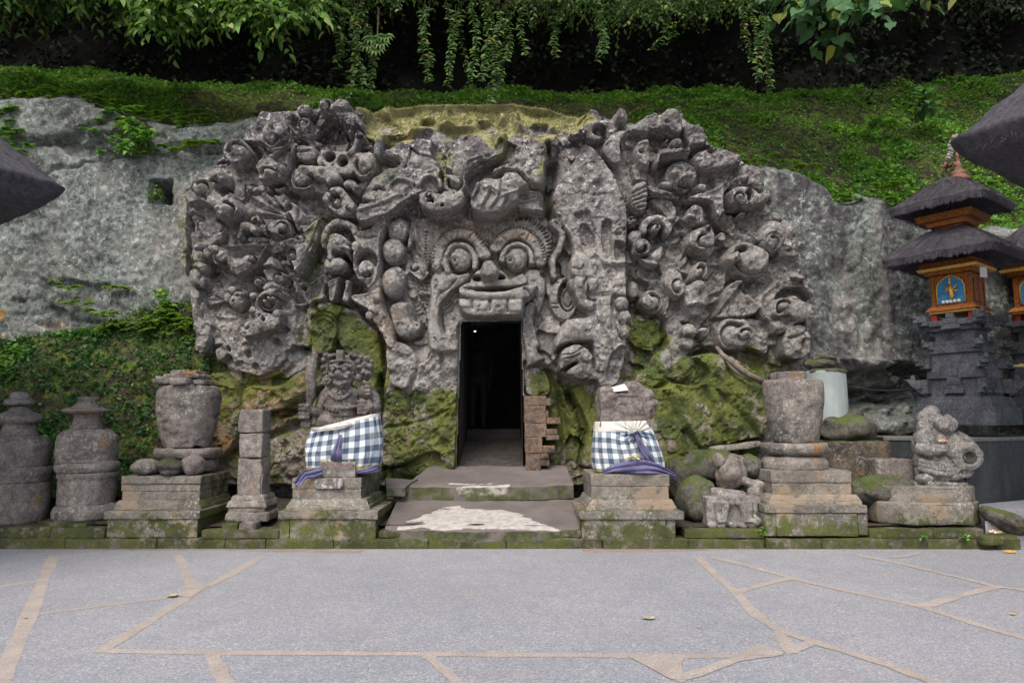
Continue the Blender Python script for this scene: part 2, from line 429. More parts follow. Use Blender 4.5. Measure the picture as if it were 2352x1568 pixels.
for i, (q, wd) in enumerate(SEAMS):
    wd = wd * (1.35 if wd < .095 else 1.0)
    pts = catmull([tuple(G(*p)[:2]) for p in q], 6, False) if len(q) > 2 else [tuple(G(*p)[:2]) for p in q]
    V_ = []; n = len(pts)
    for k in range(n):
        a = np.array(pts[max(k - 1, 0)]); b = np.array(pts[min(k + 1, n - 1)]); d = (b - a) / max(1e-6, np.linalg.norm(b - a)); nn = np.array([-d[1], d[0]])
        ww = wd * 0.78 * (0.5 + 0.16 * vnoise(k * .9, i * 3.1)); c = np.array(pts[k])
        V_ += [(*(c + nn * ww), 0.0012 + i * 0.0002), (*(c - nn * ww), 0.0012 + i * 0.0002)]
    mb.add(V_, [(2 * k, 2 * k + 1, 2 * k + 3, 2 * k + 2) for k in range(n - 1)])
for i, q in enumerate(([(1440, 1506), (1570, 1506), (1566, 1535), (1575, 1562), (1540, 1560)], [(1696, 1506), (1742, 1478), (1802, 1500), (1790, 1506)], [(440, 1335), (480, 1345), (440, 1372), (405, 1368)])):
    mb.add([(*G(*p)[:2], 0.0052 + i * 0.0002) for p in q], [tuple(range(len(q)))])
tag(mb.build('pavement_seams', m_seam), kind='structure')
mb = MB()      # earth washed along the foot of the kerb
E = [(-200, 1252), (0, 1258), (300, 1262), (500, 1262), (700, 1266), (830, 1268)], [(1340, 1268), (1600, 1263), (1900, 1256), (2200, 1251), (2500, 1250)]
for q in E:
    pts = catmull([tuple(G(*p)[:2]) for p in q], 8, False); V_ = []
    for k, p in enumerate(pts): V_ += [(p[0], p[1] - 0.05 - 0.03 * vnoise(k * .8, 3), 0.0007), (p[0], p[1] + 0.40, 0.0007)]
    mb.add(V_, [(2 * k, 2 * k + 2, 2 * k + 3, 2 * k + 1) for k in range(len(pts) - 1)])
tag(mb.build('washed_earth', seam_mat('washed_earth', (0.30, 0.25, 0.22), (0.22, 0.18, 0.16))), kind='structure')
# ================================================================== the carved rock face with the cave mouth
YF = 10.4
STEP = 0.0125
gx = np.arange(-5.35, 5.0, STEP); gz = np.arange(0.12, 7.05, STEP)
GX, GZ = np.meshgrid(gx, gz)
WX = GX + 0.012 * fbm(GX * 3.1, GZ * 3.1, None, 3, 11) + 0.003 * fbm(GX * 17, GZ * 17, None, 2, 12)
WZ = GZ + 0.012 * fbm(GX * 3.1, GZ * 3.1, None, 3, 21) + 0.003 * fbm(GX * 17, GZ * 17, None, 2, 22)
H = np.zeros_like(GX); ID = np.zeros(GX.shape, np.int32); PARTS = ['rock_body']
SC = {F1: 0.2551, F2: 0.2551, F3: 0.29762, F4: 0.29335, F5: 0.2551, F6: 0.31037, FD: 1.08844}
def MPX(tag): return SC[tag] / 1.08844 * YF / FP      # metres per crop pixel at the rock face
def pt(tag, x, y, T=0.0):
    p = P(*tag(x, y), YF - T); return (p.x, p.z)
def win(pts, pad):
    xs = [p[0] for p in pts]; zs = [p[1] for p in pts]
    i0 = max(0, int((min(xs) - pad - gx[0]) / STEP)); i1 = min(len(gx), int((max(xs) + pad - gx[0]) / STEP) + 2)
    j0 = max(0, int((min(zs) - pad - gz[0]) / STEP)); j1 = min(len(gz), int((max(zs) + pad - gz[0]) / STEP) + 2)
    return (slice(j0, max(j1, j0 + 1)), slice(i0, max(i1, i0 + 1)))
def put(w, m, target, part=None):
    H[w] = H[w] * (1 - m) + target * m
    if part:
        PARTS.append(part); k = len(PARTS) - 1; v = ID[w]; v[m > 0.25] = k
def poly(tag, pts, T, bev=0.05, dome=0.0, rin=0.16, rough=0.0, slope=(0, 0), rim=0.0, rimw=0.03, smooth=True, part=None, hollow=0.0):
    bev *= .6; q = [pt(tag, x, y, T) for x, y in pts]; q = catmull(q) if smooth else q
    w = win(q, 0.05); X, Z = WX[w], WZ[w]; d = sdpoly(X, Z, q)
    m = sstep(-d / bev); t = np.clip(-d / rin, 0, 1)
    cx = sum(p[0] for p in q) / len(q); cz = sum(p[1] for p in q) / len(q)
    tg = T + dome * np.sqrt(np.clip(1 - (1 - t) ** 2, 0, 1)) - hollow * sstep(t) + slope[0] * (X - cx) + slope[1] * (Z - cz)
    if rim: tg = tg + rim * np.exp(-((d + rimw * 1.2) / rimw) ** 2)
    if rough: tg = tg + rough * (.45 if cz > 2.2 else 1.0) * fbm(X * 7, Z * 7, None, 4, int(abs(cx) * 100) % 50)
    put(w, m, tg, part)
def ell(tag, x, y, rx, ry, T, dome=0.1, rot=0.0, part=None, keep=False, pw=0.5, edge=0.12):
    k = MPX(tag); cx, cz = pt(tag, x, y, T); rx *= k; ry *= k; R = max(rx, ry)
    w = win([(cx, cz)], R * 1.1); X, Z = WX[w] - cx, WZ[w] - cz; a = math.radians(rot)
    u = (X * math.cos(a) + Z * math.sin(a)) / rx; v = (-X * math.sin(a) + Z * math.cos(a)) / ry
    r2 = u * u + v * v; m = sstep((1 - np.sqrt(r2)) / edge)
    tg = T + dome * np.clip(1 - r2, 0, 1) ** pw
    if keep: tg = np.maximum(tg, H[w])
    put(w, m, tg, part)
def vol(tag, x, y, R, T, dome=0.10, dirn=1, a0=90, turns=1.25, core=0.36, deep=0.15, part='scroll', asp=1.0, knob=0.05, lip=0.03):
    """a scroll: a round boss cut by a spiral groove that widens towards a knob"""
    R *= MPX(tag); cx, cz = pt(tag, x, y, T); w = win([(cx, cz)], R * 1.15)
    X, Z = WX[w] - cx, (WZ[w] - cz) / asp; r = np.hypot(X, Z); th = np.arctan2(Z, X)
    vr = random.Random(int(x * 7 + y * 13)); turns = turns * vr.uniform(.62, 1.0); core = core * vr.uniform(.95, 1.35); sx_ = vr.uniform(.8, 1.2)
    r = r * (1 + .17 * vnoise(np.cos(th) * 1.3 + x, np.sin(th) * 1.3 + y, None, 5)) * np.sqrt(np.cos(th - sx_) ** 2 + (np.sin(th - sx_) * vr.uniform(.92, 1.15)) ** 2)
    fm = 2 * math.pi * turns; b = math.log(1 / core) / fm
    f0 = np.mod(dirn * (th - math.radians(a0)), 2 * math.pi); g = np.zeros(r.shape)
    for n in range(int(turns) + 1):
        f = f0 + 2 * math.pi * n; fc = np.minimum(f, fm); rs = R * np.exp(-b * fc); wd = R * (0.055 + 0.085 * fc / fm)
        val = np.exp(-((r - rs) / wd) ** 2) * (0.12 + 0.88 * fc / fm) * sstep((fm - f) / 0.5 + 0.5)
        g = np.maximum(g, val)
    m = sstep((R - r) / (0.09 * R + 0.014)); q = np.clip(1 - (r / R) ** 2, 0, 1)
    tg = T + .75 * dome * q ** .35 - deep * 1.15 * g + .8 * knob * np.exp(-(r / (0.3 * R)) ** 2)
    put(w, m, tg, part)
def line(tag, pts, wd, dep, smooth=True, taper=True, T=0.2):
    q = [pt(tag, x, y, T) for x, y in pts]; q = catmull(q, 5, False) if smooth and len(q) > 2 else q
    wd = max(wd * MPX(tag), .0125); w = win(q, wd * 3); d, u = sdline(WX[w], WZ[w], q)
    ww = wd * (np.clip(np.minimum(u, 1 - u) * 5, 0.35, 1) if taper else 1)
    H[w] = H[w] + dep * np.exp(-(d / ww) ** 2)
def arcp(cx, cy, rx, ry, a0, a1, n=12):
    return [(cx + rx * math.cos(math.radians(a0 + (a1 - a0) * i / (n - 1))), cy - ry * math.sin(math.radians(a0 + (a1 - a0) * i / (n - 1)))) for i in range(n)]
def band(tag, pts, wd, T, prof=0.06, part=None, taper=0.0, edge=0.25, rib=0.0):
    """a raised rounded strap along a path"""
    q = [pt(tag, x, y, T) for x, y in pts]; q = catmull(q, 5, False) if len(q) > 2 else q
    wd = wd * MPX(tag); w = win(q, wd * 1.3); d, u = sdline(WX[w], WZ[w], q)
    ww = wd * (1 - taper * np.abs(2 * u - 1)); r = d / ww
    m = sstep((1 - r) / edge); tg = T + prof * np.sqrt(np.clip(1 - r * r, 0, 1))
    if rib: tg = tg + rib * np.cos(u * len(q) * 1.6)
    put(w, m, tg, part)
def ribs(tag, focus, ends, wd, dep, T=0.3):
    for e in ends: line(tag, [focus, ((focus[0] + e[0]) / 2, (focus[1] + e[1]) / 2), e], wd, dep, T=T)
def face(tag, x, y, R, T, part='small_demon_face'):
    ell(tag, x, y, R, R * 1.05, T, 0.10, part=part)
    for s in (-1, 1):
        ell(tag, x + s * R * 0.42, y - R * 0.2, R * 0.25, R * 0.22, T + 0.09, 0.05, keep=True)
        line(tag, arcp(x + s * R * .42, y - R * .2, R * .38, R * .36, 20, 160, 6), R * .09, 0.035, T=T)
    ell(tag, x, y + R * 0.12, R * 0.22, R * 0.26, T + 0.10, 0.07, keep=True)
    line(tag, [(x - R * .45, y + R * .55), (x, y + R * .62), (x + R * .45, y + R * .55)], R * .10, -0.06, T=T)
    line(tag, [(x - R * .4, y + R * .72), (x, y + R * .8), (x + R * .4, y + R * .72)], R * .08, 0.03, T=T)
def beads(tag, pts, R, T, part=None):
    for x, y in pts: ell(tag, x, y, R, R, T, 0.05, keep=True, part=part)


def facets(cell, amp, tilt, seed, x=None, z=None):
    """broken planes: every cell of a jittered grid is a flat face with its own height and tilt"""
    x = WX if x is None else x; z = WZ if z is None else z
    ix, iz = np.floor(x / cell), np.floor(z / cell); best = np.full(x.shape, 1e9); val = np.zeros(x.shape); zero = np.zeros_like(ix)
    for a in (-1, 0, 1):
        for b in (-1, 0, 1):
            jx, jz = ix + a, iz + b; dx = x - (jx + .5 + .45 * _h(jx, jz, zero, seed)) * cell; dz = z - (jz + .5 + .45 * _h(jx, jz, zero, seed + 1)) * cell
            d = dx * dx + dz * dz; m = d < best; best = np.where(m, d, best)
            val = np.where(m, amp * _h(jx, jz, zero, seed + 2) + tilt * (dx * _h(jx, jz, zero, seed + 3) + dz * (_h(jx, jz, zero, seed + 4) - .3)), val)
    return val

# ---- the rock as a whole: outline, then broad masses
OUT = [(438, 1120), (462, 1000), (450, 880), (440, 800), (434, 700), (430, 640), (412, 620), (402, 560), (400, 450), (428, 440), (455, 385), (478, 372), (515, 345), (548, 312), (590, 258), (668, 250),
       (725, 240), (735, 233), (800, 236), (835, 250), (868, 226), (880, 218), (893, 222), (1000, 214), (1100, 210), (1180, 212), (1250, 222), (1335, 252), (1352, 246), (1378, 250),
       (1405, 262), (1420, 243), (1440, 262), (1446, 285), (1480, 262), (1520, 256), (1562, 258), (1598, 288), (1632, 322), (1690, 352), (1746, 392), (1768, 440), (1778, 480), (1830, 512),
       (1838, 580), (1832, 620), (1868, 645), (1872, 735), (1862, 800), (1860, 850), (1800, 880), (1765, 930), (1770, 1010), (1740, 1060), (1700, 1120)]
oq = [pt(FD, x, y, 0.1) for x, y in OUT]
dout = sdpoly(WX, WZ, oq)
H[:] = 0.04 + 0.10 * fbm(GX * 0.9, GZ * 0.9, None, 4, 31)
# head block stands forward of the side panels
poly(FD, [(820, 300), (1000, 270), (1260, 300), (1350, 320), (1440, 480), (1445, 860), (1380, 900), (1210, 900), (1210, 1090), (1050, 1090), (880, 1085), (885, 790), (810, 640), (815, 480)], 0.16, bev=0.25)
# side panels
poly(FD, [(435, 640), (432, 450), (520, 340), (590, 258), (800, 240), (850, 330), (830, 470), (735, 520), (700, 640), (690, 800), (640, 865), (560, 860), (520, 800), (450, 790)], 0.12, bev=0.12, rough=0.05)
poly(FD, [(1380, 270), (1560, 258), (1640, 325), (1760, 400), (1840, 520), (1870, 660), (1865, 810), (1760, 800), (1640, 800), (1530, 820), (1450, 680), (1440, 480), (1360, 340)], 0.12, bev=0.12, rough=0.05)
# lower rock, weathered back and lumpy
poly(FD, [(440, 800), (520, 830), (600, 870), (690, 820), (720, 720), (800, 690), (880, 800), (885, 1120), (438, 1120)], 0.0, bev=0.1, rough=0.03)
poly(FD, [(1215, 850), (1300, 860), (1380, 900), (1440, 720), (1530, 740), (1530, 820), (1640, 800), (1850, 800), (1850, 900), (1770, 930), (1770, 1120), (1215, 1120)], -0.02, bev=0.1, rough=0.03)
upm = sstep((GZ - 1.9) / .6); H += upm * facets(.26, .07, .40, 300) + (1 - upm) * facets(.42, .06, .22, 310)
# fill: worn lesser scrolls between the big ones
fr = random.Random(4)
def filler(lo, hi, n, T0, T1, test):
    k = 0
    while k < n:
        x = fr.uniform(lo[0], hi[0]); y = fr.uniform(lo[1], hi[1])
        if not test(x, y): continue
        k += 1; R = fr.uniform(16, 34); T = fr.uniform(T0, T1)
        if fr.random() < 0.3: vol(FD, x, y, R, T, 0.05, fr.choice((-1, 1)), fr.uniform(0, 360), 1.2, deep=0.12, part=None); continue
        a0 = fr.uniform(0, 360); n = fr.choice((4, 5, 6)); pts = [(x + R * 1.3 * fr.uniform(.55, 1.25) * math.cos(math.radians(a0 + 360 * i / n)), y + R * 1.3 * fr.uniform(.55, 1.25) * math.sin(math.radians(a0 + 360 * i / n))) for i in range(n)]
        poly(FD, pts, T, .05, slope=(fr.uniform(-.5, .5), fr.uniform(-.6, .2)), rough=.04, smooth=fr.random() < .4)
        if fr.random() < .6: ribs(FD, (x, y), pts[:3], 3.5, fr.choice((.03, -.04)), T=T)
filler((450, 260), (840, 560), 44, 0.08, 0.22, lambda x, y: y > 262 + max(0, (700 - x)) * 0.55)
filler((450, 520), (700, 760), 24, 0.04, 0.16, lambda x, y: True)
filler((1450, 270), (1860, 780), 64, 0.08, 0.24, lambda x, y: y > 262 + max(0, (x - 1560)) * 0.75)

# ---- lower masses
poly(FD, [(455, 880), (520, 850), (560, 900), (555, 1000), (500, 1075), (450, 1060)], 0.10, 0.12, dome=0.1, rough=0.03)
poly(FD, [(560, 890), (640, 880), (700, 850), (715, 930), (640, 960), (600, 1010), (560, 980)], 0.12, 0.08, dome=0.08, rough=0.03)
poly(FD, [(600, 960), (700, 945), (720, 1080), (600, 1090)], -0.05, 0.1, dome=0.1, rough=0.04)
line(FD, [(640, 955), (690, 925), (730, 890)], 10, -0.22); line(FD, [(560, 1010), (620, 1000), (700, 960)], 9, -0.18)
poly(FD, [(745, 720), (800, 700), (855, 740), (885, 800), (888, 1075), (860, 1080), (850, 900), (780, 800)], 0.06, 0.10, dome=0.10, rough=0.03)
line(FD, [(872, 860), (880, 950), (878, 1080)], 9, -0.26)
line(FD, [(775, 720), (830, 725), (870, 760)], 5, -0.06)
poly(FD, [(1214, 850), (1260, 850), (1290, 930), (1300, 1075), (1214, 1080)], 0.02, 0.1, dome=0.08, rough=0.03)
for xs in ([(1258, 860), (1285, 920), (1300, 1000), (1292, 1070)], [(1292, 870), (1325, 930), (1345, 1010), (1340, 1070)], [(1320, 900), (1350, 960), (1372, 1000)]):
    line(FD, xs, 9, -0.16, taper=False)
poly(FD, [(1310, 890), (1380, 900), (1382, 1060), (1330, 1070), (1345, 980)], 0.06, 0.08, dome=0.08)
# mossy boulder shoulder on the right, overhanging at the foot
poly(FD, [(1450, 860), (1540, 830), (1640, 805), (1740, 850), (1775, 930), (1765, 1000), (1690, 1022), (1620, 1045), (1560, 1080), (1500, 1070), (1470, 960)], 0.28, 0.10, dome=0.14, rin=0.4, rough=0.015)
for xs in ([(1520, 900), (1545, 960), (1600, 1030)], [(1600, 880), (1640, 960), (1665, 1010)], [(1560, 990), (1580, 1020), (1590, 1030)], [(1640, 900), (1700, 960), (1735, 1000)]):
    line(FD, xs, 10, -0.09)
poly(FD, [(1500, 815), (1560, 805), (1620, 850), (1600, 890), (1540, 880), (1505, 860)], 0.20, 0.05, dome=0.05, rough=0.09)
line(FD, [(1500, 890), (1540, 880), (1560, 900)], 8, -0.15); line(FD, [(1660, 835), (1690, 860), (1750, 885)], 12, -0.12)
poly(F6, [(712, 885), (985, 885), (980, 1090), (900, 1130), (770, 1130), (705, 1060)], 0.10, 0.05, smooth=False, rough=0.06)
poly(F6, [(1010, 900), (1130, 880), (1200, 1160), (1130, 1210), (1040, 1190)], 0.16, 0.05, rough=0.05)
# door jambs in living rock
poly(FD, [(985, 720), (1052, 715), (1056, 740), (1050, 1085), (1010, 1085), (1000, 1040), (880, 1070), (882, 905), (890, 800), (930, 790), (960, 830), (985, 810)], 0.24, 0.05, dome=0.06, rough=0.05)
poly(FD, [(888, 800), (930, 785), (965, 830), (950, 880), (930, 900), (895, 880)], 0.32, 0.06, dome=0.06, rough=0.06, part='jamb_boss')
line(FD, [(960, 850), (945, 900), (950, 960)], 5, -0.07); line(FD, [(1015, 800), (1018, 850), (1024, 890)], 4, -0.07)
line(FD, [(885, 980), (940, 975), (1000, 955), (1030, 940)], 4, -0.06)
line(FD, [(930, 880), (925, 930), (920, 960)], 6, 0.02)
poly(FD, [(1196, 745), (1222, 745), (1232, 800), (1252, 825), (1225, 838), (1210, 850), (1204, 800)], 0.30, 0.04, dome=0.04, part='jamb_fang')
poly(FD, [(1208, 850), (1225, 842), (1260, 860), (1262, 905), (1210, 905)], 0.16, 0.04)

# ---- the great head: face
poly(F5, [(700, 260), (1000, 240), (1400, 250), (1900, 240), (2060, 330), (2100, 520), (2050, 780), (1990, 1000), (1900, 1240), (1800, 1300), (1180, 1300), (880, 1560), (860, 1100), (900, 800), (720, 560)], 0.20, 0.10, rough=0.02)
poly(F5, [(880, 840), (1000, 770), (1250, 760), (1300, 850), (1180, 950), (1080, 1020), (1000, 1150), (1030, 1400), (1180, 1560), (880, 1560), (850, 1300), (870, 1050)], 0.32, 0.08, dome=0.08, rin=.3, part='cheek')
poly(F5, [(1790, 780), (1950, 760), (2020, 860), (2010, 1050), (1930, 1200), (1840, 1000), (1800, 900)], 0.26, 0.06, dome=0.07, part='cheek')
poly(F5, [(1770, 1240), (1830, 1080), (1910, 1100), (1900, 1250), (1960, 1500), (1900, 1560), (1790, 1480)], 0.27, 0.05, dome=0.05, rough=.03)
for k, o in enumerate((0, 38, 80)):
    line(F5, [(1190 + o * .3, 960 + o), (1090 + o * .5, 1010 + o), (1060 + o * .4, 1080 + o), (1000 + o * .4, 1120 + o), (985 + o * .3, 1230 + o)], 9, -0.035)
line(F5, [(1000, 1180), (1005, 1270), (1035, 1400)], 9, -0.08); line(F5, [(1160, 880), (1090, 960), (980, 1030), (960, 1120)], 10, -0.03)
for k in range(4): line(F5, [(1900 + k * 28, 1000), (1935 + k * 26, 1120), (1920 + k * 20, 1230)], 7, -0.03)
# forehead band
for x in (1340, 1382, 1502, 1545): line(F5, [(x, 320), (x + 3, 450), (x + 5, 580)], 6, -0.03, taper=False)
for y in (380, 450, 516): line(F5, arcp(1445, y, 28, 30, 0, 360, 14), 6, -0.025, taper=False)
for k in range(24): line(F5, [(900 + k * 46, 255 - 10 * math.sin(k * .3)), (903 + k * 46, 290)], 6, -0.035, smooth=False)
line(F5, [(740, 330), (760, 480), (850, 620), (860, 760)], 26, 0.06); line(F5, [(690, 300), (690, 500), (720, 640), (800, 760), (830, 830)], 20, 0.07)
for k in range(13): line(F5, [(835, 400 + k * 32), (862, 400 + k * 32)], 8, -0.04, smooth=False)
# brows
for cx, d0 in ((1185, 0), (1735, 1)):
    a0, a1 = ((198, 20) if not d0 else (152, -2))
    band(F5, arcp(cx, 680, 232, 262, a0, a1, 12), 70, 0.31, 0.06, part='eyebrow', edge=0.3)
    for k in range(26):
        a = math.radians(a0 + (a1 - a0) * (k + .5) / 26)
        c, s = math.cos(a), -math.sin(a)
        line(F5, [(cx + 246 * c, 680 + 276 * s), (cx + 300 * c, 680 + 335 * s)], 7, -0.045, smooth=False)
    for a in (60, 95, 130):
        c, s = math.cos(math.radians(a)), -math.sin(math.radians(a)); line(F5, [(cx + 165 * c, 680 + 190 * s), (cx + 240 * c, 680 + 270 * s)], 7, -0.03, smooth=False)
    ell(F5, cx, 680, 165, 165, 0.20, 0.0)
    band(F5, arcp(cx, 690, 148, 160, 215 if not d0 else 178, -18 if not d0 else -5, 12), 36, 0.37, 0.05, part='eyelid')
line(F5, [(1010, 720), (985, 790), (960, 800)], 22, 0.06); line(F5, [(900, 760), (940, 770), (1000, 700)], 30, 0.06)
# right rim of the face: hair ticks and curl
for k in range(22):
    a = math.radians(88 - k * 6.2); c, s = math.cos(a), -math.sin(a)
    line(F5, [(1750 + 285 * c, 600 + 330 * s), (1750 + 335 * c, 600 + 385 * s)], 10, -0.06, smooth=False)
band(F5, [(2060, 310), (2170, 420), (2150, 560), (2080, 680), (2090, 830)], 36, 0.30, 0.06, part='face_border')
# eyeballs
ell(F5, 1187, 672, 120, 120, 0.27, 0.17, part='eye'); ell(F5, 1728, 674, 120, 120, 0.27, 0.17, part='eye')
for cx, cy in ((1128, 682), (1665, 683)):
    for r, dd in ((42, .026), (98, .016)): line(F5, arcp(cx + (r - 46) * .35, cy, r, r, 0, 360, 20), 5.5, -dd, taper=False, T=0.45)
    ell(F5, cx, cy, 20, 20, 0.36, 0.0, edge=0.6)
# nose
ell(F5, 1420, 635, 70, 52, 0.34, 0.06, part='nose_bridge')
poly(F5, [(1290, 830), (1380, 760), (1560, 760), (1660, 830), (1660, 900), (1560, 920), (1380, 920), (1285, 900)], 0.42, 0.05, dome=0.06)
ell(F5, 1358, 875, 50, 34, 0.26, 0.0, edge=0.4); ell(F5, 1578, 878, 52, 36, 0.26, 0.0, edge=0.4)
poly(F5, [(1385, 740), (1430, 690), (1500, 690), (1555, 760), (1565, 840), (1520, 930), (1420, 930), (1378, 850)], 0.52, 0.06, dome=0.14, rin=0.14, part='nose')
# mouth
poly(F5, [(1290, 870), (1640, 850), (1800, 790), (1800, 930), (1200, 960), (1170, 930)], 0.45, 0.05, dome=0.02)
poly(F5, [(1150, 1040), (1250, 1030), (1500, 1040), (1790, 1030), (1805, 1180), (1760, 1235), (1600, 1255), (1400, 1255), (1250, 1230), (1170, 1150)], 0.50, 0.07, dome=0.07, rough=.02, part='lower_jaw')
poly(F5, [(1165, 1000), (1175, 930), (1280, 945), (1450, 975), (1640, 960), (1800, 915), (1950, 908), (1905, 1000), (1800, 1075), (1640, 1065), (1440, 1070), (1220, 1045)], 0.54, 0.05, dome=0.06, part='upper_lip')
line(F5, [(1200, 1005), (1350, 1030), (1500, 1035), (1700, 1000), (1800, 965)], 14, -0.025); line(F5, [(1790, 1000), (1830, 1020), (1850, 1060)], 14, -0.05)
for k in range(5): line(F5, arcp(1320 + k * 75, 925, 26, 30, 190, 350, 6), 5, -0.025, T=0.5)
for x0, x1, y0, y1 in ((1170, 1292, 1068, 1142), (1328, 1452, 1068, 1172), (1482, 1634, 1064, 1180), (1648, 1788, 1060, 1190)):
    poly(F5, [(x0, y0 + 14), (x0 + 18, y0), (x1 - 18, y0), (x1, y0 + 14), (x1, y1 - 20), (x1 - 22, y1), (x0 + 22, y1), (x0, y1 - 22)], 0.575, 0.05, dome=0.025, part='tooth')
    line(F5, [(x1 + 12, y0), (x1 + 14, y1)], 9, -0.06, smooth=False, taper=False, T=.55)
# beads of the left ear ornament, in their channel
poly(F5, [(480, 260), (680, 270), (700, 480), (660, 760), (690, 1000), (850, 1130), (850, 1400), (700, 1500), (560, 1440), (440, 1100), (405, 900), (400, 640), (440, 440)], 0.08, 0.07)
for x, y, rx, ry, d in ((580, 395, 108, 132, 0.18), (538, 603, 128, 142, 0.2), (540, 895, 126, 172, 0.2)):
    ell(F5, x, y, rx, ry, 0.20, d, rot=-8, part='ear_bead')
poly(F5, [(490, 1120), (600, 1060), (720, 1090), (760, 1250), (830, 1250), (830, 1350), (760, 1440), (660, 1470), (560, 1430), (500, 1300)], 0.24, 0.10, dome=0.16, rin=0.22, part='ear_bead')
line(F5, [(690, 1090), (720, 1250), (775, 1330), (790, 1250)], 12, -0.07)
for x in (560, 575): line(F5, arcp(x - 120, 600, 110, 130, 60, -60, 8), 5, -0.02, T=.38)
# ear rosette left
for r in (60, 105, 150, 200): line(F5, arcp(720, 1010, r * .7, r, 90, -85, 12), 12, -0.035, taper=False)
for k in range(8): line(F5, [(790, 880 + k * 42), (865, 890 + k * 42)], 9, -0.04, smooth=False)
vol(F5, 735, 745, 60, 0.16, 0.05, 1, 60, part=None)
# right ear with its ring
ell(F5, 2190, 1050, 150, 225, 0.30, 0.03, rot=0, part='ear'); ell(F5, 2225, 1040, 105, 170, 0.14, 0.0, edge=.2); ell(F5, 2230, 1050, 75, 130, 0.20, 0.03)
line(F5, arcp(2230, 1050, 45, 80, 0, 360, 16), 8, -0.04, taper=False)
for y in (1110, 1150, 900): line(F5, [(2060, y), (2140, y + 6)], 8, -0.04, smooth=False)
# left mane of the head
poly(F5, [(130, 420), (300, 360), (440, 270), (525, 255), (450, 400), (415, 520), (408, 760), (420, 960), (440, 1080), (490, 1220), (560, 1400), (555, 1540), (480, 1540), (400, 1400), (330, 1290), (300, 1190), (215, 1140), (120, 1080), (125, 1010), (280, 980), (150, 800), (130, 650), (160, 520)], 0.34, 0.05, dome=0.05, rin=.12, rim=.03, rough=.03, part='mane')
ell(F5, 290, 720, 115, 130, 0.18, 0.0, edge=.3); vol(F5, 268, 790, 108, 0.34, 0.13, 1, 70, 1.1, part='scroll', asp=1.15)
line(F5, [(140, 430), (260, 490), (400, 480)], 12, -0.05); ell(F5, 168, 545, 46, 55, 0.40, 0.06, keep=True); ell(F5, 228, 862, 22, 22, .46, .03, keep=True)
line(F5, [(420, 700), (400, 850), (330, 960), (200, 1000)], 16, 0.05); line(F5, [(360, 800), (330, 920), (280, 960)], 14, -0.05)
ell(F5, 372, 1045, 45, 42, 0.40, 0.05, part=None); ell(F5, 340, 1160, 55, 52, 0.40, 0.06); ell(F5, 305, 1215, 50, 45, 0.38, 0.06)

# ---- crown of the head
poly(F2, [(290, 640), (380, 540), (520, 480), (780, 470), (790, 640), (880, 760), (860, 920), (855, 1040), (700, 1060), (560, 1130), (420, 1250), (200, 1350), (60, 1340), (60, 1200), (120, 1040), (200, 900), (330, 800), (440, 760), (440, 700)], 0.46, 0.06, slope=(0, -0.18), rough=0.05, part='crown_plate')
line(F2, [(600, 640), (560, 780), (540, 860)], 10, -0.06, smooth=False); line(F2, [(600, 640), (700, 720), (830, 760)], 10, -0.06, smooth=False)
line(F2, [(280, 660), (420, 690), (520, 760)], 14, 0.05); line(F2, [(300, 720), (360, 740), (450, 780)], 14, -0.10)
ell(F2, 585, 870, 60, 85, 0.46, 0.03); line(F2, arcp(585, 870, 55, 75, 0, 360, 14), 6, -0.03, taper=False)
band(F2, arcp(770, 1010, 110, 130, 175, 10, 9), 28, 0.48, 0.05); ell(F2, 775, 1000, 85, 95, 0.40, 0.02)
band(F2, arcp(500, 1040, 140, 130, 190, 40, 9), 20, 0.48, 0.04); ell(F2, 500, 1010, 110, 80, 0.42, 0.06, rot=-20)
line(F2, [(70, 1240), (130, 1200), (230, 1200)], 16, -0.12); line(F2, [(60, 1300), (200, 1270), (400, 1180), (560, 1120)], 16, 0.06); line(F2, [(250, 1075), (310, 1050), (380, 1075)], 16, -0.10)
poly(F2, [(900, 800), (940, 620), (1000, 520), (1060, 450), (1200, 410), (1480, 390), (1520, 330), (1515, 500), (1500, 660), (1370, 740), (1240, 790), (1150, 880), (1110, 960), (1000, 860)], 0.46, 0.06, slope=(0.05, -0.22), rough=0.045, part='crown_plate')
band(F2, arcp(1455, 590, 45, 85, 180, 60, 8), 16, 0.50, 0.04)
poly(F2, [(1600, 560), (1650, 470), (1780, 430), (1980, 420), (2055, 500), (2010, 640), (1930, 720), (1900, 800), (1910, 900), (1860, 990), (1740, 985), (1640, 850), (1500, 830), (1360, 880), (1380, 800), (1540, 720)], 0.48, 0.07, slope=(0, -0.15), rough=0.08, part='crown_plate')
ell(F2, 1810, 890, 70, 85, 0.56, 0.06, part=None); line(F2, [(1130, 900), (1160, 800), (1350, 740)], 16, 0.06); line(F2, [(1140, 960), (1200, 850), (1380, 790)], 12, -0.08)
poly(F2, [(1560, 960), (1780, 1000), (1900, 1000), (1900, 1210), (1800, 1230), (1600, 1180)], 0.40, 0.06, rough=0.05)
for k in range(4): line(F2, [(1640, 1080 + k * 34), (1760, 1060 + k * 34), (1890, 1050 + k * 30)], 8, -0.035)
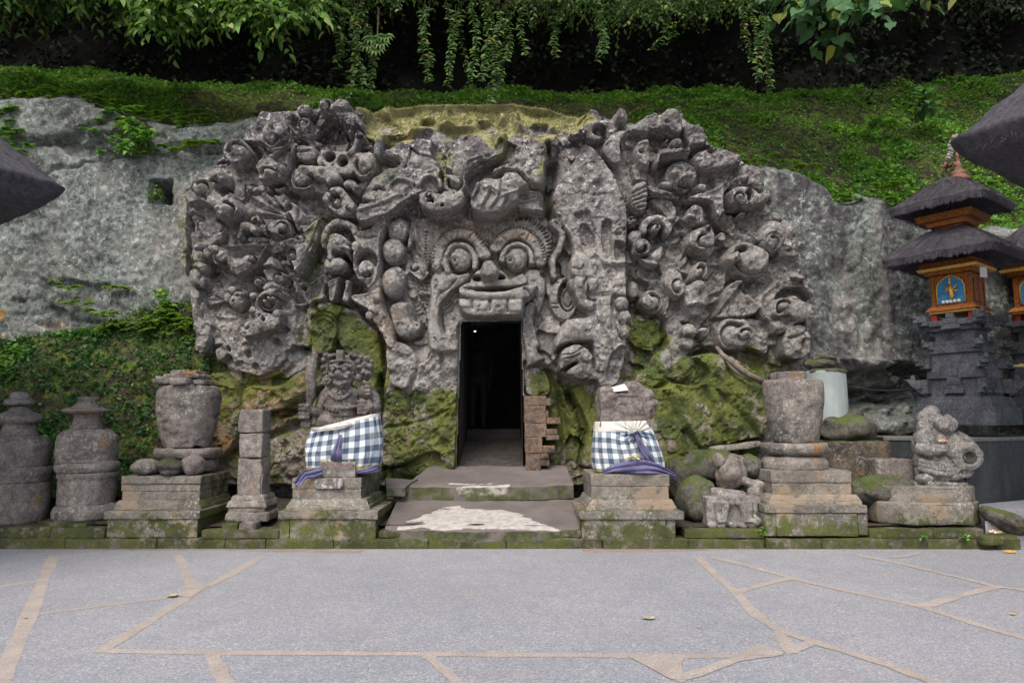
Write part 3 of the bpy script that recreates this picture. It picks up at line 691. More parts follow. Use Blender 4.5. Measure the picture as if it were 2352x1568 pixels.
# hand with square fingers
poly(F2, [(1145, 1120), (1170, 1040), (1230, 940), (1330, 895), (1440, 910), (1500, 850), (1620, 850), (1700, 930), (1745, 985), (1650, 1040), (1640, 1110), (1560, 1190), (1480, 1240), (1370, 1265), (1200, 1240), (1150, 1190)], 0.58, 0.06, dome=0.08, rin=.2, part='carved_hand')
for a, b in (((1270, 1180), (1340, 1000)), ((1365, 1190), (1430, 1060)), ((1460, 1200), (1500, 1090)), ((1180, 1100), (1240, 960)), ((1330, 1010), (1420, 1070)), ((1420, 1070), (1510, 1090)), ((1510, 1090), (1630, 1040)), ((1230, 990), (1330, 1010)), ((1440, 920), (1430, 1030))):
    line(F2, [a, ((a[0] + b[0]) / 2 + 8, (a[1] + b[1]) / 2), b], 15, 0.045, taper=False, T=.62)
    line(F2, [(a[0] + 22, a[1]), ((a[0] + b[0]) / 2 + 30, (a[1] + b[1]) / 2), (b[0] + 22, b[1])], 7, -0.035, T=.62)
# scroll head over the left brow
poly(F2, [(640, 1110), (660, 1050), (800, 1020), (920, 1030), (1040, 1000), (1110, 1040), (1120, 1140), (1050, 1220), (940, 1265), (820, 1280), (720, 1230), (660, 1170)], 0.60, 0.07, dome=0.12, rin=.22, rough=.02, part='scroll_head')
vol(F2, 1000, 960, 118, 0.58, 0.10, -1, 180, 1.1, deep=.17, part='scroll'); ell(F2, 1050, 840, 68, 72, 0.52, 0.10, part='knob')
ell(F2, 870, 1085, 48, 30, 0.48, 0.0, edge=.5); ell(F2, 790, 1165, 40, 28, 0.5, 0.0, edge=.5); ell(F2, 912, 1215, 20, 18, 0.5, 0.0, edge=.5); line(F2, [(800, 1190), (830, 1220), (840, 1255)], 14, -0.09)
vol(F2, 760, 1080, 40, 0.66, 0.04, 1, 0, part=None); line(F2, arcp(1000, 1110, 60, 60, 80, -60, 7), 9, -0.04)

# ---- right wing of the head
poly(FD, [(1346, 328), (1400, 380), (1428, 440), (1442, 498), (1440, 600), (1440, 700), (1442, 760), (1434, 840), (1420, 880), (1385, 905), (1368, 870), (1360, 800), (1345, 720), (1320, 690), (1300, 650), (1312, 570), (1296, 530), (1268, 478), (1268, 440), (1300, 390)], 0.42, 0.06, slope=(0.05, -0.03), rough=0.04, part='wing')
line(FD, [(1258, 345), (1268, 400), (1255, 460), (1262, 500)], 12, -0.3)
for q in ([(45, 110), (150, 60), (190, 180), (200, 260), (120, 130)], [(270, 60), (390, 30), (440, 170), (460, 250), (380, 150), (300, 120)], [(310, 155), (400, 160), (450, 290), (430, 340), (320, 310)], [(490, 130), (560, 120), (580, 260), (560, 420), (490, 330)], [(590, 280), (680, 300), (680, 420), (600, 440)]):
    poly(F6, q, 0.32, 0.05, hollow=.04)
poly(F6, [(230, 420), (300, 370), (400, 400), (440, 520), (480, 620), (400, 700), (350, 620), (240, 560)], 0.46, 0.06, dome=0.08, part='carved_figure'); line(F6, [(240, 530), (310, 540), (330, 500)], 8, -.04)
poly(F6, [(250, 580), (340, 560), (380, 620), (390, 740), (450, 760), (440, 840), (350, 840), (270, 760)], 0.46, 0.06, dome=0.10, part='arm')
line(F6, [(350, 600), (330, 700), (400, 770), (450, 760)], 9, -.04); line(F6, [(430, 400), (520, 480), (690, 480)], 16, .06); line(F6, [(455, 712), (540, 712)], 5, -.03); line(F6, [(455, 730), (540, 732)], 5, -.03)
ell(F6, 628, 215, 32, 16, 0.36, 0.0, edge=.5); line(F6, arcp(628, 215, 42, 24, 0, 360, 12), 6, .03)
poly(F6, [(560, 720), (640, 700), (690, 760), (700, 1080), (640, 1100), (580, 900)], 0.36, 0.05)
for x, y, r in ((645, 772, 58), (672, 885, 56), (676, 1000, 54)): ell(F6, x, y, r, r * 1.05, 0.38, 0.10, part='bead')
line(F6, [(470, 860), (520, 1000), (550, 1150)], 12, .05); line(F6, [(560, 760), (560, 900), (560, 1020)], 10, -.05)
poly(F6, [(200, 900), (330, 880), (450, 870), (500, 1020), (510, 1150), (420, 1100), (300, 1080), (180, 1120), (120, 1180), (110, 1050)], 0.38, 0.07, dome=0.12, rin=.25, part='arm')
poly(F6, [(150, 1220), (180, 1130), (270, 1085), (370, 1110), (430, 1200), (450, 1300), (520, 1330), (490, 1400), (350, 1390), (230, 1360), (210, 1310), (290, 1250), (170, 1310)], 0.38, 0.05, dome=0.10, rin=.2, rough=.04, part='scroll_head')
line(F6, arcp(360, 1190, 60, 70, 0, 360, 14), 7, -.03, taper=False); line(F6, [(170, 1200), (240, 1190), (300, 1150)], 6, -.03); line(F6, [(180, 1230), (250, 1215), (310, 1180)], 6, -.03)
line(F6, [(430, 1180), (470, 1280), (460, 1330)], 7, -.04)
poly(F6, [(560, 1180), (680, 1110), (680, 1250), (640, 1400), (530, 1390)], 0.36, 0.06, rough=.07)

# ---- left panel
poly(F1, [(950, 280), (1010, 225), (1160, 215), (1310, 225), (1315, 320), (1300, 560), (1240, 620), (1060, 640), (1000, 560), (810, 520), (920, 400)], 0.32, 0.06, rough=.05, part='carved_block')
vol(F1, 1120, 470, 130, 0.36, 0.10, 1, 130, 1.2, deep=.2, asp=1.15); ell(F1, 1180, 420, 60, 90, .46, .06, rot=20, keep=True)
ell(F1, 1430, 240, 80, 60, 0.28, 0.12, part='knob'); vol(F1, 1425, 375, 90, 0.30, 0.10, -1, 60)
vol(F1, 1635, 205, 95, 0.36, 0.12, 1, 0, 1.2); ell(F1, 1775, 230, 90, 125, 0.36, 0.12, rot=-20, part='knob')
poly(F1, [(1580, 320), (1700, 240), (1900, 250), (2010, 330), (1990, 420), (1870, 360), (1740, 330), (1620, 420)], 0.36, 0.06, dome=.06)
vol(F1, 1870, 350, 75, 0.40, 0.07, -1, 90); vol(F1, 1890, 455, 50, 0.38, 0.06, 1, 90); vol(F1, 1660, 375, 60, 0.4, 0.07, 1, 180); ell(F1, 1620, 450, 55, 55, .36, .08)
poly(F1, [(1585, 610), (1580, 540), (1680, 410), (1760, 385), (1830, 430), (1870, 560), (1865, 630)], -0.14, 0.05)
line(F1, [(1300, 430), (1420, 490), (1590, 470)], 30, .10); line(F1, [(1570, 480), (1660, 430), (1700, 360)], 34, .12)
vol(F1, 775, 640, 135, 0.36, 0.10, 1, 200, 1.25, asp=1.1); line(F1, [(870, 560), (1000, 600), (1060, 650)], 30, .08)
poly(F1, [(1050, 650), (1150, 590), (1310, 570), (1340, 535), (1380, 580), (1340, 680), (1320, 800), (1280, 880), (1150, 940), (1000, 890), (940, 790), (960, 760)], 0.36, 0.06, dome=.04, rim=.04, part='scroll_head')
poly(F1, [(1130, 720), (1230, 640), (1320, 620), (1310, 760), (1240, 800)], 0.28, .05); vol(F1, 1080, 850, 120, 0.40, 0.08, 1, 150, 1.2, asp=.8); vol(F1, 1220, 810, 80, 0.42, 0.08, -1, 60)
ell(F1, 1105, 680, 42, 42, .30, 0, edge=.4); ell(F1, 1108, 685, 24, 24, .36, .05)
line(F1, arcp(1450, 640, 130, 130, 110, -20, 9), 22, .06); poly(F1, [(1345, 610), (1400, 570), (1480, 575), (1560, 600), (1570, 680), (1520, 730), (1430, 745), (1355, 700)], 0.36, 0.05, dome=.08, part='small_demon_face'); line(F1, [(1350, 670), (1440, 690), (1530, 670)], 12, -.06); line(F1, [(1440, 690), (1440, 740)], 8, -.04, smooth=False)
line(F1, [(1340, 720), (1300, 860), (1250, 1000)], 26, .08)
poly(F1, [(1575, 625), (1700, 620), (1900, 640), (1990, 700), (1920, 860), (1800, 885), (1700, 860), (1610, 790)], 0.34, 0.05, dome=.05, part='carved_mask'); ell(F1, 1720, 745, 60, 60, .14, 0, edge=.3); ell(F1, 1840, 790, 55, 65, .14, 0, edge=.3); vol(F1, 1875, 665, 45, .4, .05, 1, 0, part=None)
vol(F1, 2000, 770, 135, 0.34, 0.12, -1, 60, 1.2, asp=1.1); ell(F1, 1590, 740, 36, 70, .34, .08)
ell(F1, 2040, 590, 110, 70, 0.02, 0.0, edge=.3); face(F1, 2045, 605, 75, 0.08)
band(F1, [(1960, 460), (1940, 560), (1900, 640)], 40, .30, .08); vol(F1, 1980, 490, 55, .34, .07, 1, 0); band(F1, [(2180, 480), (2150, 560), (2140, 660)], 45, .32, .08)
poly(F1, [(2080, 290), (2200, 260), (2330, 290), (2360, 400), (2280, 440), (2130, 420)], 0.34, 0.06, dome=.05, rough=.05, part='carved_mask'); ell(F1, 2235, 395, 22, 22, .38, .05); ell(F1, 2325, 380, 45, 45, .38, .08)
ell(F1, 1980, 230, 48, 90, .26, .10, rot=-15)
poly(F1, [(250, 1040), (330, 880), (450, 830), (560, 820), (640, 830), (650, 930), (570, 990), (615, 1050), (710, 1020), (780, 1110), (795, 1220), (730, 1300), (640, 1300), (560, 1240), (480, 1160), (380, 1140), (290, 1160)], 0.36, 0.05, dome=.05, rough=.03, part='carved_block')
vol(F1, 430, 1005, 110, 0.40, 0.08, 1, 60, 1.3, deep=.18); ell(F1, 605, 890, 65, 75, .40, .10, rot=30, part='knob'); vol(F1, 670, 1195, 125, 0.42, 0.10, 1, 120, 1.15, deep=.16)
line(F1, [(470, 1130), (500, 1110), (520, 1150)], 14, -.07); line(F1, [(660, 1110), (760, 1080)], 12, -.12, smooth=False); line(F1, [(560, 990), (600, 960), (700, 1020)], 14, -.14)
vol(F1, 1430, 910, 130, 0.40, 0.09, 1, 10, 1.3, deep=.18); poly(F1, [(1380, 820), (1440, 770), (1560, 775), (1680, 790), (1780, 860), (1800, 940), (1700, 970), (1600, 950), (1520, 900)], 0.40, 0.06, dome=.07, part='scroll_head'); beads(F1, [(1560, 905), (1605, 920), (1655, 935)], 28, .46); ell(F1, 1420, 820, 45, 40, .46, .05, keep=True); ell(F1, 1590, 830, 32, 32, .46, .05, keep=True)
poly(F1, [(1510, 940), (1560, 925), (1680, 975), (1640, 1050), (1520, 1060)], .30, .04, smooth=False)
poly(F1, [(1610, 1060), (1700, 990), (1800, 980), (1880, 1080), (1940, 1180), (1900, 1270), (1780, 1280), (1680, 1220), (1615, 1150)], 0.36, 0.05, dome=.08, part='scroll_head'); ell(F1, 1740, 1120, 75, 75, .22, 0, edge=.3); vol(F1, 1745, 1150, 68, .34, .08, -1, 90, part='scroll'); beads(F1, [(1640, 1110), (1665, 1070), (1710, 1030), (1770, 1030)], 34, .42); vol(F1, 1870, 1195, 45, .42, .05, 1, 0, part=None)
poly(F1, [(1790, 960), (1840, 905), (1930, 920), (1990, 990), (1970, 1050), (1900, 1050), (1860, 1000), (1820, 1000)], .38, .05, dome=.06); ell(F1, 1938, 992, 32, 32, .42, .06, part='knob')
poly(F1, [(1940, 930), (2060, 905), (2020, 1010), (1960, 1020)], .26, .03, smooth=False)
for x, y, rx, ry, r in ((1030, 1000, 80, 45, -10), (950, 1010, 50, 35, 20), (900, 1000, 42, 38, 0), (880, 1040, 16, 34, 10), (1060, 1035, 16, 34, -20), (1190, 990, 70, 60, 0)): ell(F1, x, y, rx, ry, .20, .07, rot=r)
ell(F1, 1210, 1000, 70, 40, .04, 0, edge=.4); ell(F1, 850, 930, 90, 50, .06, 0, edge=.4)
# bear-like animal in its niche
poly(F1, [(740, 1500), (740, 1380), (800, 1320), (1000, 1320), (1060, 1420), (1060, 1510)], 0.06, 0.06)
poly(F1, [(765, 1500), (775, 1400), (800, 1330), (870, 1305), (930, 1330), (990, 1390), (980, 1430), (920, 1440), (880, 1410), (830, 1410), (825, 1500)], 0.26, 0.04, dome=.10, rin=.14, part='carved_animal'); ell(F1, 1030, 1390, 40, 60, .24, .08, rot=30)
poly(F1, [(880, 1450), (1060, 1460), (1060, 1520), (860, 1520)], .16, .04, dome=.04)
# fan leaves
poly(F1, [(900, 1080), (960, 1065), (1040, 1025), (1140, 1060), (1245, 1040), (1290, 1120), (1320, 1220), (1300, 1300), (1180, 1310), (1080, 1400), (1040, 1380), (1000, 1290), (945, 1240), (950, 1160)], 0.36, 0.05, slope=(-.1, .1), rough=.02, part='fan_leaf')
ribs(F1, (1300, 1290), [(930, 1090), (1045, 1040), (1150, 1060), (955, 1235), (1240, 1060)], 16, .05); ribs(F1, (1290, 1300), [(990, 1060), (940, 1160), (1000, 1290), (1090, 1045)], 14, -.05)
poly(F1, [(1050, 1390), (1100, 1320), (1200, 1290), (1290, 1310), (1290, 1420), (1230, 1460), (1130, 1455)], .40, .05, dome=.04, part='fan_leaf'); vol(F1, 1215, 1395, 82, .40, .07, -1, 200, 1.2, deep=.18)
poly(F1, [(1215, 1190), (1290, 1120), (1390, 1170), (1450, 1240), (1580, 1280), (1570, 1420), (1560, 1500), (1540, 1560), (1400, 1490), (1330, 1400), (1300, 1280)], 0.38, 0.05, slope=(-.05, .1), rim=.02, part='fan_leaf')
ribs(F1, (1360, 1500), [(1570, 1300), (1565, 1380), (1480, 1260), (1400, 1190)], 15, -.05); line(F1, [(1220, 1195), (1290, 1250), (1340, 1180)], 18, -.10); line(F1, arcp(1450, 1440, 90, 80, 200, 20, 9), 18, -.07)
poly(F4, [(880, 300), (1000, 250), (1080, 200), (1230, 90), (1240, 130), (1195, 240), (1210, 300), (1170, 400), (1130, 490), (1060, 590), (1000, 500), (940, 400)], 0.38, 0.05, rim=.03, rimw=.03, part='fan_leaf')
ell(F4, 1085, 255, 55, 60, .20, 0, edge=.4); vol(F4, 1075, 270, 50, .32, .07, 1, 160); ell(F4, 1010, 415, 60, 60, .20, 0, edge=.4); vol(F4, 1000, 425, 55, .32, .07, 1, 160); ribs(F4, (1080, 470), [(1200, 300), (1150, 440), (1060, 580)], 9, -.04); vol(F4, 935, 325, 34, .42, .05, 1, 0, part=None)
line(F4, [(1180, 420), (1100, 560), (1000, 520)], 20, .06)
# shell with scroll
poly(F4, [(440, 330), (560, 300), (800, 295), (830, 270), (760, 420), (720, 540), (640, 590), (540, 600), (480, 540), (440, 420)], 0.30, .05, rim=.06, rimw=.03, hollow=.14, part='shell')
poly(F4, [(485, 450), (520, 410), (560, 440), (640, 400), (700, 430), (710, 500), (640, 560), (560, 600), (500, 560)], .36, .05, dome=.10, part='scroll_head'); ell(F4, 550, 435, 22, 22, .26, 0, edge=.5); vol(F4, 680, 450, 48, .42, .05, 1, 0, part=None)
vol(F4, 400, 430, 80, .32, .10, -1, 90); ell(F4, 345, 365, 60, 45, .34, .08); ell(F4, 285, 405, 40, 45, .32, .07)
ell(F4, 370, 590, 60, 40, .0, 0, edge=.4)
# seated figure at the left edge
poly(F4, [(150, 320), (250, 300), (300, 420), (300, 560), (200, 720), (130, 690), (140, 500)], .20, .06)
for x, y, rx, ry, T in ((208, 345, 44, 42, .30), (215, 430, 52, 60, .28), (220, 520, 60, 50, .30), (190, 600, 60, 85, .28), (255, 640, 30, 60, .26)): ell(F4, x, y, rx, ry, T, .10, part='carved_figure' if y == 430 else None)
poly(F4, [(100, 720), (210, 690), (240, 800), (270, 900), (335, 1020), (290, 1150), (265, 1240), (205, 1240), (170, 1100), (135, 950)], .24, .05, dome=.05, rough=.04, part='edge_pillar')
line(F4, [(230, 760), (215, 860), (250, 960)], 12, -.12)
line(F4, [(160, 100), (140, 250), (130, 500)], 22, .10); line(F4, [(100, 60), (110, 250), (100, 500)], 16, -.22)
poly(FD, [(400, 448), (428, 446), (432, 540), (428, 620), (412, 622), (404, 540)], .20, .04, part='edge_slab'); poly(F4, [(180, 120), (330, 100), (400, 160), (340, 240), (230, 240)], .16, .04)
# cone roof and its stem
poly(F4, [(822, 400), (850, 440), (890, 520), (820, 540), (738, 510), (780, 460)], .42, .04, smooth=False, dome=.05, part='cone_finial'); poly(F4, [(750, 530), (880, 530), (860, 640), (830, 700), (790, 640)], .36, .04, dome=.05)
line(F4, [(735, 512), (820, 535), (890, 520)], 8, .05); vol(F4, 722, 635, 52, .36, .07, 1, 90); vol(F4, 895, 610, 60, .38, .08, -1, 0); ell(F4, 850, 690, 100, 50, .34, .07); ell(F4, 862, 680, 24, 24, .40, .03); line(F4, [(690, 660), (760, 720), (860, 735)], 14, .06)
line(F4, [(870, 400), (960, 540), (1020, 650), (1060, 760)], 22, .10); line(F4, [(890, 400), (900, 450)], 26, -.16, smooth=False); line(F4, [(940, 480), (1050, 600), (1180, 420)], 16, .08)
# flower face
ell(F4, 530, 760, 130, 130, .12, 0, edge=.3); poly(F4, [(265, 770), (370, 700), (420, 770), (400, 800), (290, 835)], .24, .04, part='fan_leaf'); ribs(F4, (410, 780), [(270, 780), (300, 740), (370, 705), (330, 820)], 8, -.03, T=.24)
ell(F4, 540, 800, 62, 72, .24, .14, part='small_demon_face'); ell(F4, 545, 740, 48, 26, .30, .05); ell(F4, 480, 700, 46, 34, .24, .07); ell(F4, 450, 760, 40, 45, .22, .06); ell(F4, 518, 800, 10, 12, .30, 0, edge=.6); ell(F4, 570, 795, 10, 12, .30, 0, edge=.6); line(F4, arcp(540, 790, 105, 110, -10, -170, 10), 12, .05)
# elephant-like scroll
poly(F4, [(320, 1010), (330, 1240), (370, 1340), (430, 1260), (470, 1270), (520, 1380), (640, 1420), (720, 1440), (820, 1390), (850, 1300), (930, 1230), (1000, 1190), (1030, 900), (980, 730), (880, 720), (700, 740), (640, 900), (500, 960)], .20, .05, rough=.07, part='lower_panel')
band(F4, arcp(850, 850, 130, 125, 60, 230, 12), 36, .34, .07, part='scroll'); ell(F4, 830, 850, 85, 75, .12, 0, edge=.3); vol(F4, 800, 820, 70, .26, .05, 1, 0, part=None); beads(F4, [(770, 800), (805, 775), (840, 780)], 18, .36)
poly(F4, [(550, 1060), (610, 970), (680, 940), (700, 900), (800, 890), (880, 930), (910, 880), (930, 940), (900, 1040), (800, 1080), (700, 1110), (600, 1110)], .38, .06, dome=.12, rin=.2, part='scroll_head'); ell(F4, 780, 965, 26, 20, .40, 0, edge=.5); line(F4, arcp(780, 955, 36, 34, 20, 180, 7), 8, .04); line(F4, [(610, 1020), (660, 1050), (700, 1040)], 9, -.06); ell(F4, 730, 930, 12, 12, .44, 0, edge=.6)
vol(F4, 675, 770, 50, .32, .09, 1, 0); vol(F4, 668, 888, 46, .32, .09, -1, 60); ell(F4, 880, 905, 40, 40, .40, .06); ell(F4, 905, 745, 30, 28, .3, .07); line(F4, [(580, 1150), (660, 1120), (760, 1120)], 16, .06)
for x, y in ((640, 1250), (700, 1350), (560, 1330), (880, 1150), (480, 1200), (380, 1180), (960, 1050)): ell(F4, x, y, 30 + x % 30, 22 + y % 20, .10, 0, rot=x, edge=.5)
# panel right of it
poly(F4, [(1100, 860), (1150, 830), (1290, 790), (1420, 830), (1400, 900), (1370, 960), (1380, 1060), (1350, 1150), (1340, 1230), (1200, 1260), (1150, 1240), (1130, 1080)], .22, .05, rough=.05, part='lower_panel')
for r in (70, 100, 130): line(F4, arcp(1270, 1020, r, r * 1.15, 150, 20, 9), 12, .04)
ell(F4, 1250, 850, 42, 38, .28, .06); ell(F4, 1195, 895, 30, 28, .28, .05)
poly(F4, [(1085, 760), (1130, 690), (1190, 645), (1240, 580), (1280, 560), (1300, 640), (1280, 780), (1200, 810), (1130, 840)], .36, .05, hollow=.08, rim=.05, part='fan_leaf'); line(F4, [(1110, 690), (1200, 650), (1240, 570)], 18, .06)
poly(F4, [(1290, 640), (1350, 600), (1430, 570), (1400, 640), (1370, 780), (1310, 800)], .30, .05, rim=.04); line(F4, [(1300, 680), (1300, 770)], 16, -.22, smooth=False)
poly(F4, [(1420, 790), (1440, 690), (1440, 620), (1510, 620), (1500, 680), (1500, 800), (1450, 815)], .30, .05, dome=.08, part='scroll_head')
# monkey-like head under its arch
band(F4, arcp(1410, 280, 140, 150, 200, 20, 10), 34, .32, .05, part='arch'); ell(F4, 1410, 340, 110, 110, .12, 0, edge=.3)
ell(F4, 1370, 500, 102, 72, .34, .14, part='carved_animal'); poly(F4, [(1290, 420), (1300, 280), (1350, 225), (1420, 235), (1500, 300), (1510, 400), (1500, 480), (1440, 400), (1380, 420), (1340, 500)], .34, .05, dome=.10, rin=.15, part='carved_animal'); beads(F4, [(1420, 350), (1450, 352), (1480, 355)], 16, .44); ell(F4, 1320, 430, 24, 24, .42, .04, keep=True); ell(F4, 1385, 305, 16, 14, .44, .03, keep=True); ell(F4, 1470, 310, 16, 14, .44, .03, keep=True); ell(F4, 1400, 430, 34, 40, .2, 0, edge=.4)

# ---- right panel
poly(F3, [(270, 220), (300, 120), (350, 95), (400, 140), (440, 220)], .26, .05, rough=.05); ell(F3, 590, 160, 55, 85, .26, .12)
ell(F3, 220, 290, 92, 72, .34, .12, part='small_demon_face'); poly(F3, [(250, 240), (340, 200), (440, 220), (470, 280), (460, 330), (400, 400), (320, 400), (270, 350)], .32, .05, dome=.07, part='hood'); ell(F3, 385, 350, 70, 60, .16, 0, edge=.3); ell(F3, 235, 285, 14, 20, .48, .03, keep=True)
poly(F3, [(400, 480), (480, 350), (580, 300), (640, 330), (580, 420), (580, 560), (500, 600)], .30, .06, dome=.08); ell(F3, 630, 500, 70, 80, .06, 0, edge=.3)
poly(F3, [(640, 300), (760, 190), (850, 140), (900, 180), (960, 330), (1000, 420), (900, 380), (780, 330)], .34, .06, dome=.05, rough=.04); ell(F3, 850, 400, 90, 55, .08, 0, rot=-15, edge=.3)
poly(F3, [(890, 190), (930, 130), (1010, 122), (1100, 150), (1095, 220), (1080, 330), (1000, 340), (910, 270)], .40, .06, dome=.08, rough=.05, part='carved_block'); line(F3, arcp(970, 230, 70, 80, 160, -20, 9), 14, -.07); line(F3, [(1020, 150), (1060, 220)], 10, -.05, smooth=False)
poly(F3, [(1080, 270), (1180, 260), (1280, 258), (1330, 340), (1280, 420), (1180, 440), (1130, 440)], .32, .06, dome=.06, rough=.08, part='carved_block')
poly(F3, [(700, 400), (800, 380), (830, 500), (820, 620), (740, 600), (690, 500)], .32, .06, dome=.08, rough=.05); ell(F3, 745, 490, 26, 22, .3, 0, edge=.5)
poly(F3, [(860, 560), (880, 470), (1000, 440), (1090, 450), (1150, 440), (1175, 540), (1100, 580), (980, 560), (900, 600)], .44, .05, dome=.06, part='hood'); ell(F3, 1020, 500, 34, 34, .46, .05); vol(F3, 1110, 510, 48, .46, .05, 1, 0, part=None); ell(F3, 1030, 420, 55, 45, .40, .10)
poly(F3, [(840, 640), (900, 590), (1180, 570), (1230, 640), (1230, 790), (1130, 820), (900, 780)], .02, .06)
ell(F3, 1070, 690, 145, 145, .20, .14, part='small_demon_face', pw=.4)
for x, y, r in ((1022, 668, 36), (1146, 675, 34)): ell(F3, x, y, r, r * .9, .36, .07, keep=True); line(F3, arcp(x, y, r * 1.3, r * 1.3, 10, 170, 7), 9, .04)
poly(F3, [(1065, 720), (1080, 670), (1110, 665), (1140, 720), (1110, 745)], .42, .03, dome=.05); line(F3, [(1030, 755), (1095, 740), (1160, 755)], 10, .05); line(F3, [(1040, 782), (1095, 790), (1150, 780)], 9, -.08)
for k in range(6): line(F3, [(1045 + k * 20, 765), (1045 + k * 20, 800)], 4, -.035, smooth=False)
line(F3, [(1040, 808), (1095, 815), (1145, 805)], 8, .05)
ell(F3, 945, 760, 65, 30, .36, .07); ell(F3, 1245, 780, 45, 30, .36, .07)
poly(F3, [(1180, 500), (1330, 440), (1480, 460), (1600, 560), (1450, 640), (1300, 640), (1200, 600)], .30, .07, dome=.06, rough=.09); ell(F3, 1315, 495, 28, 28, .26, 0, edge=.5)
for k in range(4): line(F3, [(1210 + k * 20, 760 - k * 10), (1330, 690 + k * 18), (1460, 640 + k * 20)], 10, -.05)
poly(F3, [(1560, 600), (1700, 590), (1770, 700), (1780, 810), (1660, 800), (1590, 720)], .32, .06, dome=.06, rough=.07, part='carved_block')
poly(F3, [(780, 760), (860, 770), (1000, 820), (1100, 850), (1250, 810), (1380, 770), (1440, 735), (1430, 900), (1460, 1000), (1540, 1040), (1480, 1120), (1370, 1020), (1320, 900), (1180, 880), (1080, 870), (960, 850), (820, 830)], .40, .04, rim=.03, part='collar')
poly(F3, [(640, 800), (700, 740), (790, 745), (795, 900), (780, 970), (720, 990), (660, 950)], .40, .05, dome=.07, part='ribbed_cone')
for k in range(5): line(F3, [(645, 830 + k * 35), (720, 800 + k * 36), (790, 770 + k * 40)], 8, -.045, T=.45)
poly(F3, [(800, 870), (960, 860), (1050, 940), (1040, 1040), (960, 1060), (900, 980)], .30, .05, rough=.05)
poly(F3, [(1120, 990), (1150, 930), (1200, 920), (1260, 950), (1275, 1080), (1220, 1100), (1170, 1090), (1110, 1050)], .36, .05, dome=.08, part='carved_figure'); ell(F3, 1190, 960, 36, 36, .42, .06, keep=True)
vol(F3, 1590, 715, 62, .40, .09, 1, 0); poly(F3, [(1480, 800), (1560, 770), (1660, 780), (1720, 820), (1830, 830), (1800, 920), (1700, 950), (1560, 950), (1490, 920)], .42, .06, dome=.08, part='scroll_head'); ell(F3, 1600, 890, 36, 60, .22, 0, edge=.4); vol(F3, 1560, 870, 70, .46, .05, -1, 20, part='scroll')
poly(F3, [(1510, 1010), (1600, 985), (1710, 990), (1710, 1050), (1600, 1060)], .38, .04, dome=.03); poly(F3, [(1520, 1110), (1560, 1040), (1700, 1030), (1690, 1150), (1640, 1170)], .14, .05)
ell(F3, 1860, 830, 70, 60, .22, .09); ell(F3, 1900, 1000, 60, 60, .12, .06); ell(F3, 1990, 1110, 80, 80, .12, .06)
vol(F3, 670, 1070, 55, .34, .08, 1, 90); band(F3, arcp(860, 1130, 100, 90, 190, -10, 10), 36, .36, .07); vol(F3, 850, 1120, 62, .34, .08, -1, 60); vol(F3, 745, 1270, 85, .38, .10, 1, 10); poly(F3, [(640, 1140), (720, 1130), (760, 1200), (700, 1260), (630, 1220)], .34, .05, dome=.07)
poly(F6, [(750, 360), (830, 400), (980, 300), (970, 450), (900, 480), (800, 440)], .34, .05, dome=.05); line(F6, [(760, 390), (850, 430), (960, 470)], 12, -.05)
poly(F6, [(1170, 260), (1210, 190), (1320, 150), (1390, 160), (1410, 260), (1400, 330), (1380, 400), (1300, 380), (1200, 340)], .36, .06, dome=.05, part='scroll_head'); vol(F6, 1318, 262, 98, .42, .09, -1, 20, 1.2, deep=.18); vol(F6, 1335, 170, 36, .48, .05, 1, 0, part=None); ell(F6, 1455, 245, 36, 40, .30, .05)
vol(F6, 1655, 420, 182, .36, .14, -1, 40, 1.1, deep=.2, asp=.9); ell(F6, 1570, 410, 40, 38, .50, .05, keep=True); line(F6, [(1500, 220), (1640, 220), (1740, 290), (1850, 400)], 26, .08); line(F6, [(1480, 250), (1500, 400), (1490, 520)], 20, .08)
ell(F6, 1860, 240, 105, 130, .36, .16, part='knob'); vol(F6, 1860, 290, 78, .44, .09, 1, 70, part='scroll', deep=.16); ell(F6, 2020, 200, 80, 90, .14, .08, rot=20); ell(F6, 2060, 300, 60, 80, .12, .08)
poly(F6, [(1940, 415), (2050, 420), (2160, 430), (2060, 455), (2000, 445)], -.05, .03); poly(F6, [(1900, 400), (2040, 410), (2140, 425), (2030, 360), (1930, 340)], .24, .04, dome=.04)
for q in ([(1420, 90), (1560, 70), (1520, 200), (1400, 150)], [(1560, 110), (1740, 80), (1720, 210), (1540, 200)], [(1150, 230), (1060, 260), (1000, 400), (1130, 400)], [(960, 470), (1060, 440), (1120, 480), (1000, 560)]): poly(F6, q, .12, .05, hollow=.04)
for q in ([(1400, 160), (1540, 190), (1560, 90), (1440, 20)], [(1210, 140), (1090, 110), (1110, 260), (1000, 300)], [(1130, 250), (1180, 380), (1140, 470)], [(720, 520), (820, 590), (940, 600), (1010, 740), (1000, 860)], [(1340, 700), (1470, 640), (1480, 480), (1440, 450), (1330, 460)]): line(F6, q, 17, .08)
ell(F6, 1060, 600, 90, 110, .34, .12, part='knob'); vol(F6, 1100, 650, 85, .42, .08, 1, 0); vol(F6, 1275, 520, 78, .44, .09, 1, 60); poly(F6, [(1150, 640), (1280, 580), (1330, 620), (1360, 740), (1320, 830), (1240, 870), (1150, 790)], .38, .05, dome=.10, rough=.04, part='small_demon_face'); line(F6, [(1150, 620), (1230, 660), (1330, 610)], 9, -.06); line(F6, [(1240, 680), (1260, 780)], 8, -.04, smooth=False); ell(F6, 1270, 630, 55, 45, .46, .06, keep=True)
poly(F6, [(1170, 790), (1310, 800), (1300, 870), (1220, 870)], .36, .04); line(F6, arcp(1340, 640, 130, 130, 60, -80, 9), 24, .07)
vol(F6, 895, 760, 95, .26, .12, 1, 100, 1.3); ell(F6, 740, 670, 50, 80, .18, .1)
